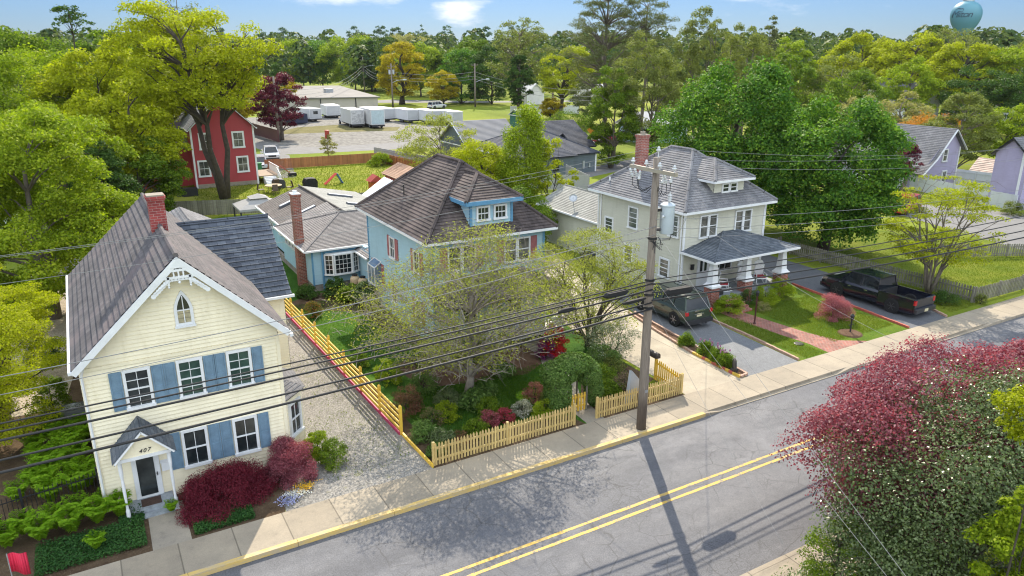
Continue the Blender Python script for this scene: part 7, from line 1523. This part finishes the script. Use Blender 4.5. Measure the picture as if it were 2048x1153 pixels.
# --- shrubs and mounds
def shrub(label, x, y, h, r, lm, seed, n=2500, ls=.07, name='shrub', cat='shrub', **k):
    k.setdefault('ncl', 40); k.setdefault('rcf', .3); k.setdefault('shape', 'dome'); k.setdefault('limb', 8); k.setdefault('tr', .04); k.setdefault('inner', .45)
    return tree(label, x, y, h, r, .05, lm, seed, B_dark, name=name, cat=cat, n=n, ls=ls, **k)
shrub('large maroon weeping maple mound left of the pink one by the cream house', 2.35, 22.65, 1.2, 1.22, 'maroon', 401, 30000, .10, name='weeping_maple', ncl=44, rcf=.40, droop=.35, stretch=(1.1, .75), asp=.3, flat=.6, gap=.5, inner=.55)
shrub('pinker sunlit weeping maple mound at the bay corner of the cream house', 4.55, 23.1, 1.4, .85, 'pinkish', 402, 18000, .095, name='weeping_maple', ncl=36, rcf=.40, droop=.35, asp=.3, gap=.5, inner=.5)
shrub('round dusty pink weeping maple on the sage house lawn', 34.2, 24.25, 1.35, .95, 'pink', 403, 14000, .085, name='weeping_maple', ncl=36, rcf=.38, droop=.3, asp=.3, gap=.4)
shrub('lime green shrub behind the pink weeping maple by the bay window', 5.7, 23.8, 1.2, .5, 'lime', 404, 4500, .08)
shrub('green hedge bush at the gravel edge right of the pink weeping maple', 6.1, 23.2, .95, .6, 'grn', 405, 3000, .07)
shrub('round yellow green boxwood in front of the left brick pier', 29.85, 27.65, 1.15, .85, 'lime', 406, 6000, .07)
shrub('round yellow green boxwood right of the brick steps', 32.9, 27.8, 1.2, .8, 'lime', 407, 6000, .07)
shrub('round yellow green boxwood at the right porch corner', 34.5, 28.0, 1.25, .85, 'lime', 408, 6000, .07)
shrub('dark azalea between the brick steps and the right boxwoods', 31.75, 28.0, 1.0, .55, 'dkg', 409, 2500, .06)
shrub('dark leafy bush at the far corner of the sage porch', 36.0, 29.4, .95, .6, 'grn', 410, 2600, .07)
shrub('pale tan ornamental grass tuft beside the brick path', 31.9, 27.0, .5, .42, 'tan', 411, 1200, .12, asp=.12, ncl=18)
shrub('dark green hydrangea below the bay window, left one', 11.9, 41.6, 1.1, .75, 'dkg', 412, 3200, .12, asp=.7)
shrub('dark green hydrangea below the bay window, middle one', 12.4, 40.4, .95, .75, 'grn', 413, 3000, .12, asp=.7)
shrub('white budded hydrangea bush in front of the rain barrels', 13.0, 39.4, 1.25, .9, leafmat('pale_hydrangea', [(.03, .07, .015), (.08, .14, .03), (.45, .48, .30)], .3), 414, 4200, .11, asp=.7)
shrub('low dark ferny plant in the shade by the brick chimney', 10.3, 42.0, .8, .7, 'dkg', 415, 2600, .1)
shrub('orange flowering azalea near the top of the rail fence', 9.7, 38.6, .85, .55, leafmat('orange_azalea', [(.04, .08, .015), (.12, .14, .02), (.62, .14, .04)], .3), 416, 2200, .08)
shrub('red flowering azalea left of the ivy arch under the tree', 18.2, 27.6, 1.6, .75, leafmat('scarlet_azalea', [(.05, .07, .02), (.55, .02, .03), (.75, .03, .05)], .3), 417, 3200, .10)
shrub('purple azalea just in front of the scarlet one', 17.6, 27.3, 1.2, .5, leafmat('purple_azalea', [(.03, .05, .02), (.16, .03, .12), (.28, .06, .22)], .3), 418, 1800, .08)
shrub('small red azalea behind the tree trunk in the garden bed', 15.3, 28.3, .85, .5, leafmat('red_azalea', [(.03, .05, .015), (.08, .06, .02), (.50, .02, .03)], .3), 419, 1600, .08)
shrub('bronze leaved bush at the end post of the rail fence', 9.75, 25.4, 1.25, .75, leafmat('bronze_leaves', [(.06, .045, .02), (.14, .09, .045), (.30, .08, .08)], .3), 420, 4200, .07)
shrub('pink azalea left among the flowers inside the picket fence', 12.2, 22.9, .65, .45, leafmat('pink_azalea', [(.04, .07, .02), (.30, .08, .10), (.62, .12, .20)], .3), 421, 1700, .07)
shrub('rose azalea beside the left one inside the picket fence', 12.9, 22.85, .62, .4, leafmat('rose_azalea', [(.04, .07, .02), (.36, .05, .08), (.6, .06, .12)], .3), 422, 1500, .07)
shrub('white azalea in the middle of the picket fence bed', 13.75, 23.0, .6, .5, leafmat('white_azalea', [(.05, .09, .03), (.30, .30, .24), (.75, .72, .68)], .25), 423, 1700, .07)
shrub('pinkish heather bush near the garden path inside the fence', 14.9, 23.9, .85, .55, leafmat('dusky_heather', [(.06, .06, .025), (.25, .09, .08), (.45, .14, .15)], .3), 424, 2200, .06)
shrub('pale grey leaved sage beside the heather bush', 15.3, 23.4, .6, .45, 'gry', 425, 1500, .07)
shrub('crimson flowers low at the left end of the picket fence', 10.6, 22.2, .5, .4, leafmat('crimson_bloom', [(.03, .06, .015), (.10, .08, .03), (.45, .04, .10)], .3), 426, 1300, .06)
shrub('broad hosta clump around the garden tree trunk', 12.5, 24.75, .55, .8, 'vine', 427, 1500, .22, asp=.5, cat='plant', name='hosta')
shrub('silvery lily clump left of the garden tree trunk', 11.6, 25.3, .6, .7, 'holly', 428, 1600, .16, asp=.25, cat='plant', name='lily')
shrub('blue green hosta right behind the tree trunk', 13.4, 25.5, .5, .6, 'vine', 429, 1100, .2, asp=.5, cat='plant', name='hosta')
shrub('leafy rose bush under the tree left side', 11.3, 27.2, .8, .8, 'vine', 430, 2400, .08)
shrub('dark rhododendron below the tree near the blue house corner', 12.8, 29.6, 1.0, 1.0, 'dkg', 431, 2600, .12)
shrub('dark leafy perennial beside the curved garden path', 14.2, 29.9, .8, .9, 'grn', 432, 2400, .1)
shrub('lime leaved spirea near the middle of the rail fence', 10.2, 28.6, 1.1, .7, 'lime', 433, 2800, .08)
shrub('green peony row beside the rail fence', 9.6, 30.8, .8, .5, 'grn', 434, 2000, .09)
shrub('yellow green euphorbia inside the garden bed', 11.0, 24.3, .7, .6, 'lime', 435, 2200, .08)
shrub('spiky green iris clump at the fence corner by the gravel', 9.6, 23.2, .7, .5, 'vine', 436, 1000, .3, asp=.12, cat='plant', name='iris')
shrub('grey green iris clump next to the fence corner one', 10.0, 22.5, .6, .45, 'holly', 437, 900, .3, asp=.12, cat='plant', name='iris')
shrub('weedy green plant at the start of the picket fence', 9.5, 21.9, .45, .4, 'vine', 438, 800, .2, asp=.2, cat='plant', name='lily')
shrub('green daylily clump right of the ivy arch', 18.4, 24.0, .7, .7, 'grn', 439, 1200, .35, asp=.12, cat='plant', name='daylily')
shrub('green daylily clump behind the picket fence near the pole', 17.8, 22.6, .6, .6, 'grn', 440, 1100, .33, asp=.12, cat='plant', name='daylily')
shrub('pink rose bush between the daylilies and the sign back', 18.5, 22.5, .95, .55, leafmat('pale_pink_rose', [(.05, .07, .025), (.16, .14, .06), (.5, .26, .27)], .3), 441, 1900, .07)
shrub('bronze green rose bush behind the pole', 19.4, 24.6, .9, .7, 'gry', 442, 2000, .08)
shrub('dense green perennial between the crimson flowers and the pink azalea', 11.4, 22.5, .6, .55, 'grn', 481, 2200, .09)
shrub('leafy green phlox behind the rose azalea', 12.6, 23.7, .7, .6, 'grn', 482, 2200, .09)
shrub('tall leafy rose canes halfway along the picket fence', 14.4, 22.35, .85, .5, 'lime', 483, 1900, .08)
shrub('pink flowered rose bush at the bronze bush foot', 10.3, 24.1, .7, .5, leafmat('soft_pink_bloom', [(.05, .09, .02), (.10, .15, .03), (.5, .2, .22)], .3), 484, 1800, .07)
shrub('green hosta mound where the curved path meets the lawn', 15.0, 26.9, .5, .6, 'vine', 485, 1200, .2, asp=.5, cat='plant', name='hosta')
shrub('dark evergreen bush against the blue house porch', 14.6, 28.9, 1.2, .8, 'dkg', 486, 2800, .09)
shrub('bushy green shrub beyond the ivy arch beside the path', 19.2, 25.0, 1.3, .9, 'vine', 487, 3600, .09)
shrub('low green plant at the corner inside the fence', 19.8, 21.9, .5, .5, 'lime', 443, 1200, .09)
for i, (x, y) in enumerate(((24.5, 25.2), (24.5, 23.9), (24.45, 23.1), (24.35, 22.4))):
    it = shrub(('leafy iris clump, farthest back in the brick strip bed', 'iris clump with mauve buds, second from back in strip bed', 'iris clump with mauve buds, third in the strip bed', 'iris clump nearest the dark round stone in the strip bed')[i], x, y, .62, .36, 'grn', 450 + i, 900, .34, asp=.11, ncl=20, cat='plant', name='iris')
    if i:
        rn = random.Random(i); m = MB()
        for q in range(7): m.lathe([(0, 0), (.045, .04), (.03, .10), (0, .12)], (rn.uniform(-.25, .25), rn.uniform(-.25, .25), rn.uniform(.62, .8)), 6)
        link('blossoms', m.mesh('blossoms'), plain('mauve_petal', (.28, .12, .2), .7), it)
shrub('round dark green bush in front of the pale vinyl fence', -2.0, 62.3, 4.2, 2.0, 'grn', 460, 6500, .2, ncl=60)
shrub('dark yew bush behind the rear gable of the cream house', 2.0, 60, 2.6, 2.3, 'dkg', 461, 4000, .2)
shrub('dark yew bush left of the cream house chimney line', 3.8, 56, 2.2, 1.8, 'dkg', 462, 3000, .2)
shrub('orange leaved hedge behind the lilac house', 103, 62, 5.2, 5.5, 'orange', 463, 6000, .3, ncl=70, stretch=(1.3, .7))
shrub('lime hosta mound in the corner of the cedar fence', 32.6, 89.5, 1.5, 1.5, 'lime', 464, 2200, .25)
shrub('grassy shrub under the right lilac house window', 70.6, 33.8, 1.2, 1.0, 'gry', 465, 2500, .12)
shrub('green foundation bush at the foot of the corner tree', 42.0, 22.6, .7, .8, 'dkg', 466, 2600, .08)
shrub('pale green rounded bush by the weathered fence corner', 43.7, 21.55, .6, .35, 'gry', 467, 1200, .07)
shrub('dark bush at the back of the gravel path by the left edge', -2.9, 38.5, 1.3, .9, 'dkg', 468, 2600, .1)
shrub('light green bush beside the shaded air conditioner', -2.5, 32.5, 1.6, .8, 'grn', 469, 3000, .1)
shrub('wild shrubs along the bank behind the slate house', 76, 112, 3.2, 4.5, 'grn', 470, 4000, .3, stretch=(1.6, .8))
shrub('small leafy bush by the weathered plank fence', 9.0, 62.5, 1.3, .8, 'grn', 471, 1500, .12)
# ivy arch over the garden gate
t = thing('ivy_arch', 'ivy covered garden arch over the gate between the picket fences', 'arch', (15.75, 21.9, 0), local=True); rng = np.random.default_rng(44); P = []; Nn = []
def blob(c, rad, n):
    d = unit(rng.normal(size=(n, 3))); P.append(np.array(c) + d * np.array(rad) * (.72 + .28 * rng.uniform(size=(n, 1)) ** .5)); Nn.append(d + rng.normal(size=(n, 3)) * .5 + np.array([0, 0, .3]))
for c, rad, n in (((-.72, .5, 1.0), (.50, .75, 1.0), 5200), ((-.6, .6, 1.75), (.8, .8, .5), 4200), ((.05, .55, 2.05), (.85, .75, .36), 4200), ((.75, .5, 1.5), (.5, .7, .62), 3600), ((.95, .35, .75), (.36, .5, .75), 3000), ((-.9, .2, .55), (.36, .45, .55), 2000)): blob(c, rad, n)
P = np.concatenate(P); P[:, 2] = np.maximum(P[:, 2], .04); V = leafq(P, np.concatenate(Nn), rng.uniform(.045, .11, len(P)), rng, .7); link('ivy', np_mesh('ivy', V, quads(len(V))), LM['vine'], t)
m = MB()
for x in (-.55, .5):
    for y in (.2, .9): m.tube([(x, y, 0), (x, y, 1.9)], .04, 6)
m.tube([(-.55, .2, 1.9), (0, .2, 2.15), (.5, .2, 1.9)], .04, 6); link('frame', m.mesh('frame'), M_wea, t)
m = MB()
for k in range(6): m.box(-.42 + .15 * k, -.34 + .15 * k, .15, .18, .08, .85)
m.box(-.45, .45, .18, .21, .25, .32); m.box(-.45, .45, .18, .21, .65, .72); link('gate', m.mesh('gate'), M_pick2, t)
# ferns
def fern_mesh(seed, r=.5, nf=17, h=.72):
    rng = np.random.default_rng(seed); P = []; Nr = []; S = []; T = []
    for f in range(nf):
        a = rng.uniform(0, 6.283); l = r * rng.uniform(.7, 1.15); hh = h * rng.uniform(.7, 1.1)
        for u in np.linspace(.12, 1, 15):
            c = np.array([np.cos(a) * l * u ** 1.5, np.sin(a) * l * u ** 1.5, hh * np.sin(u * 1.75) ** .8]); side = np.array([-np.sin(a), np.cos(a), 0])
            w = .20 * np.sin(np.pi * min(u * .9 + .1, 1)) + .02
            for s in (-1, 1): P.append(c + side * s * w * .5); Nr.append(np.array([np.cos(a) * .3, np.sin(a) * .3, 1.0]) + rng.normal(size=3) * .15); S.append(w * 1.05); T.append(side * s + np.array([np.cos(a), np.sin(a), 0]) * .35)
    V = leafq(np.array(P), np.array(Nr), np.array(S), rng, .42, np.array(T)); return np_mesh('fronds', V, quads(len(V)))
M_fern = leafmat('fern_fronds', [(.13, .26, .012), (.21, .37, .016), (.30, .44, .03)], .5); FM = [fern_mesh(s) for s in range(5)]
def fern(x, y, s, label, group, i):
    o = thing('fern', label, 'fern', (x, y, 0.01), i * 1.7, group, local=True); o.scale = (s, s, s)
    f = bpy.data.objects.new('fronds', FM[i % 5]); COL.objects.link(f); f.parent = o
for m_ in FM: m_.materials.append(M_fern)
rn = random.Random(9)
for i, (x, y, s) in enumerate(((-.62, 23.35, 1.1), (-.95, 23.9, 1.0), (-1.25, 23.3, 1.1), (-1.75, 23.75, 1.15), (-1.95, 23.15, 1.0), (-2.4, 23.6, 1.1), (-2.75, 23.2, 1.05), (-3.2, 23.75, 1.1), (-3.6, 23.3, 1.0), (-4.1, 23.6, 1.1))): fern(x, y, s, 'bright green fern in the front row along the sidewalk bed', 'ferns in front of the iron fence', i)
for i in range(26): fern(-1.45 - 2.3 * rn.random() * (1 - .012 * i), 25.3 + i * .2, rn.uniform(.95, 1.3), 'darker shaded fern behind the black iron fence', 'ferns behind the iron fence', i)
fern(.78, 22.9, .55, 'tiny fern at the right foot of the porch post', None, 3); fern(-1.35, 21.95, .75, 'small fern alone in the ground cover nearest the sidewalk', None, 2)
# ground cover, lawn blades and flower dots
def scatter(name, polys, n, lo, hi, mat, seed, zb=.02, mode='leaf', asp=.5, zj=.08):
    rng = np.random.default_rng(seed); Ps = []
    for (x0, x1, y0, y1, fr) in polys:
        k = int(n * fr); Ps.append(np.stack([rng.uniform(x0, x1, k), rng.uniform(y0, y1, k), zb + zj * rng.uniform(size=k)], 1))
    P = np.concatenate(Ps); k = len(P); S = rng.uniform(lo, hi, k)
    if mode == 'leaf': V = leafq(P, rng.normal(size=(k, 3)) * .6 + np.array([0, 0, 1]), S, rng, asp)
    else:
        T = rng.normal(size=(k, 3)) * .5 + np.array([0, 0, 1]); V = leafq(P + T * S[:, None] * .4, np.cross(T, rng.normal(size=(k, 3))), S, rng, asp, T)
    o = link(name, np_mesh(name, V, quads(len(V))), mat); o['kind'] = 'stuff'; return o
M_vinca = leafmat('ground_cover_leaves', [(.02, .07, .02), (.045, .12, .03), (.08, .18, .04)], .3)
scatter('ground_cover', [(-2.9, -.05, 21.45, 23.0, .55), (-.7, .0, 22.9, 23.7, .12), (1.25, 3.0, 21.25, 21.9, .25), (1.2, 1.7, 21.9, 22.6, .08)], 15000, .05, .10, M_vinca, 51, zj=.16)
M_blade = leafmat('lawn_blades', [(.05, .12, .014), (.09, .18, .018), (.16, .24, .025)], .4); M_blade2 = leafmat('yellow_green_lawn_blades', [(.09, .14, .014), (.15, .20, .018), (.24, .25, .04)], .4)  # second blade set is a yellower green
scatter('grass', [(9.2, 13.5, 29.5, 41, .45), (9.8, 15.5, 22.8, 27, .4), (14, 17, 24, 27, .15)], 42000, .05, .10, M_blade, 52, 0, 'blade', .22, .0)
scatter('grass', [(28.4, 29.7, 21.2, 26.8, .2), (31.3, 36.2, 21.9, 27.5, .8)], 32000, .05, .09, M_blade2, 53, 0, 'blade', .22, .0)
scatter('grass', [(40.9, 43.2, 21.5, 30, .2), (44, 60, 22.3, 27, .6), (44, 54, 27, 33, .2)], 26000, .06, .11, M_blade2, 54, 0, 'blade', .25, .0)
scatter('grass', [(9, 33, 68.5, 92, 1)], 26000, .10, .20, M_blade2, 55, 0, 'blade', .3, .0)
scatter('weeds', [(5.6, 8.6, 22, 27, .5), (6.6, 8.6, 27, 34, .3), (8.2, 8.85, 22, 40, .2)], 2600, .04, .09, M_blade2, 56, 0.01, 'blade', .3, .0)
for i, (x, y, c, l) in enumerate(((4.35, 21.75, (.75, .74, .70), 'white pansies at the sidewalk edge below the maroon maple'), (4.75, 22.05, (.70, .42, .03), 'yellow pansies at the sidewalk edge below the pink maple'), (4.1, 21.55, (.30, .32, .55), 'pale blue pansies nearest the sidewalk'))):
    rng = np.random.default_rng(60 + i); k = 260; P = np.stack([x + rng.normal(size=k) * .20, y + rng.normal(size=k) * .13, .1 + .12 * rng.uniform(size=k)], 1); V = leafq(P - np.array([x, y, 0]), rng.normal(size=(k, 3)) * .6 + np.array([0, -.3, 1]), rng.uniform(.03, .065, k), rng, .9)
    o = thing('pansies', l, 'flowers', (x, y, 0), local=True); link('blossoms', np_mesh('blossoms', V, quads(len(V))), leafmat('pansy_petals', [[q * .25 + .02 for q in c], c, c], .2), o)

# faint summer haze over the whole place
mb = MB(); mb.box(-1620, 2620, -920, 2620, -1.2, 37.5)
hm = bpy.data.materials.new('haze_air'); hm.use_nodes = True; ht = hm.node_tree; ht.nodes.remove(ht.nodes['Principled BSDF'])
pv = N(ht, 'ShaderNodeVolumePrincipled'); pv.inputs['Color'].default_value = (.80, .88, 1, 1); pv.inputs['Density'].default_value = .00005; pv.inputs['Anisotropy'].default_value = .2
L(ht, pv.outputs[0], ht.nodes['Material Output'].inputs['Volume'])
struct('haze', mb, hm, 'stuff')
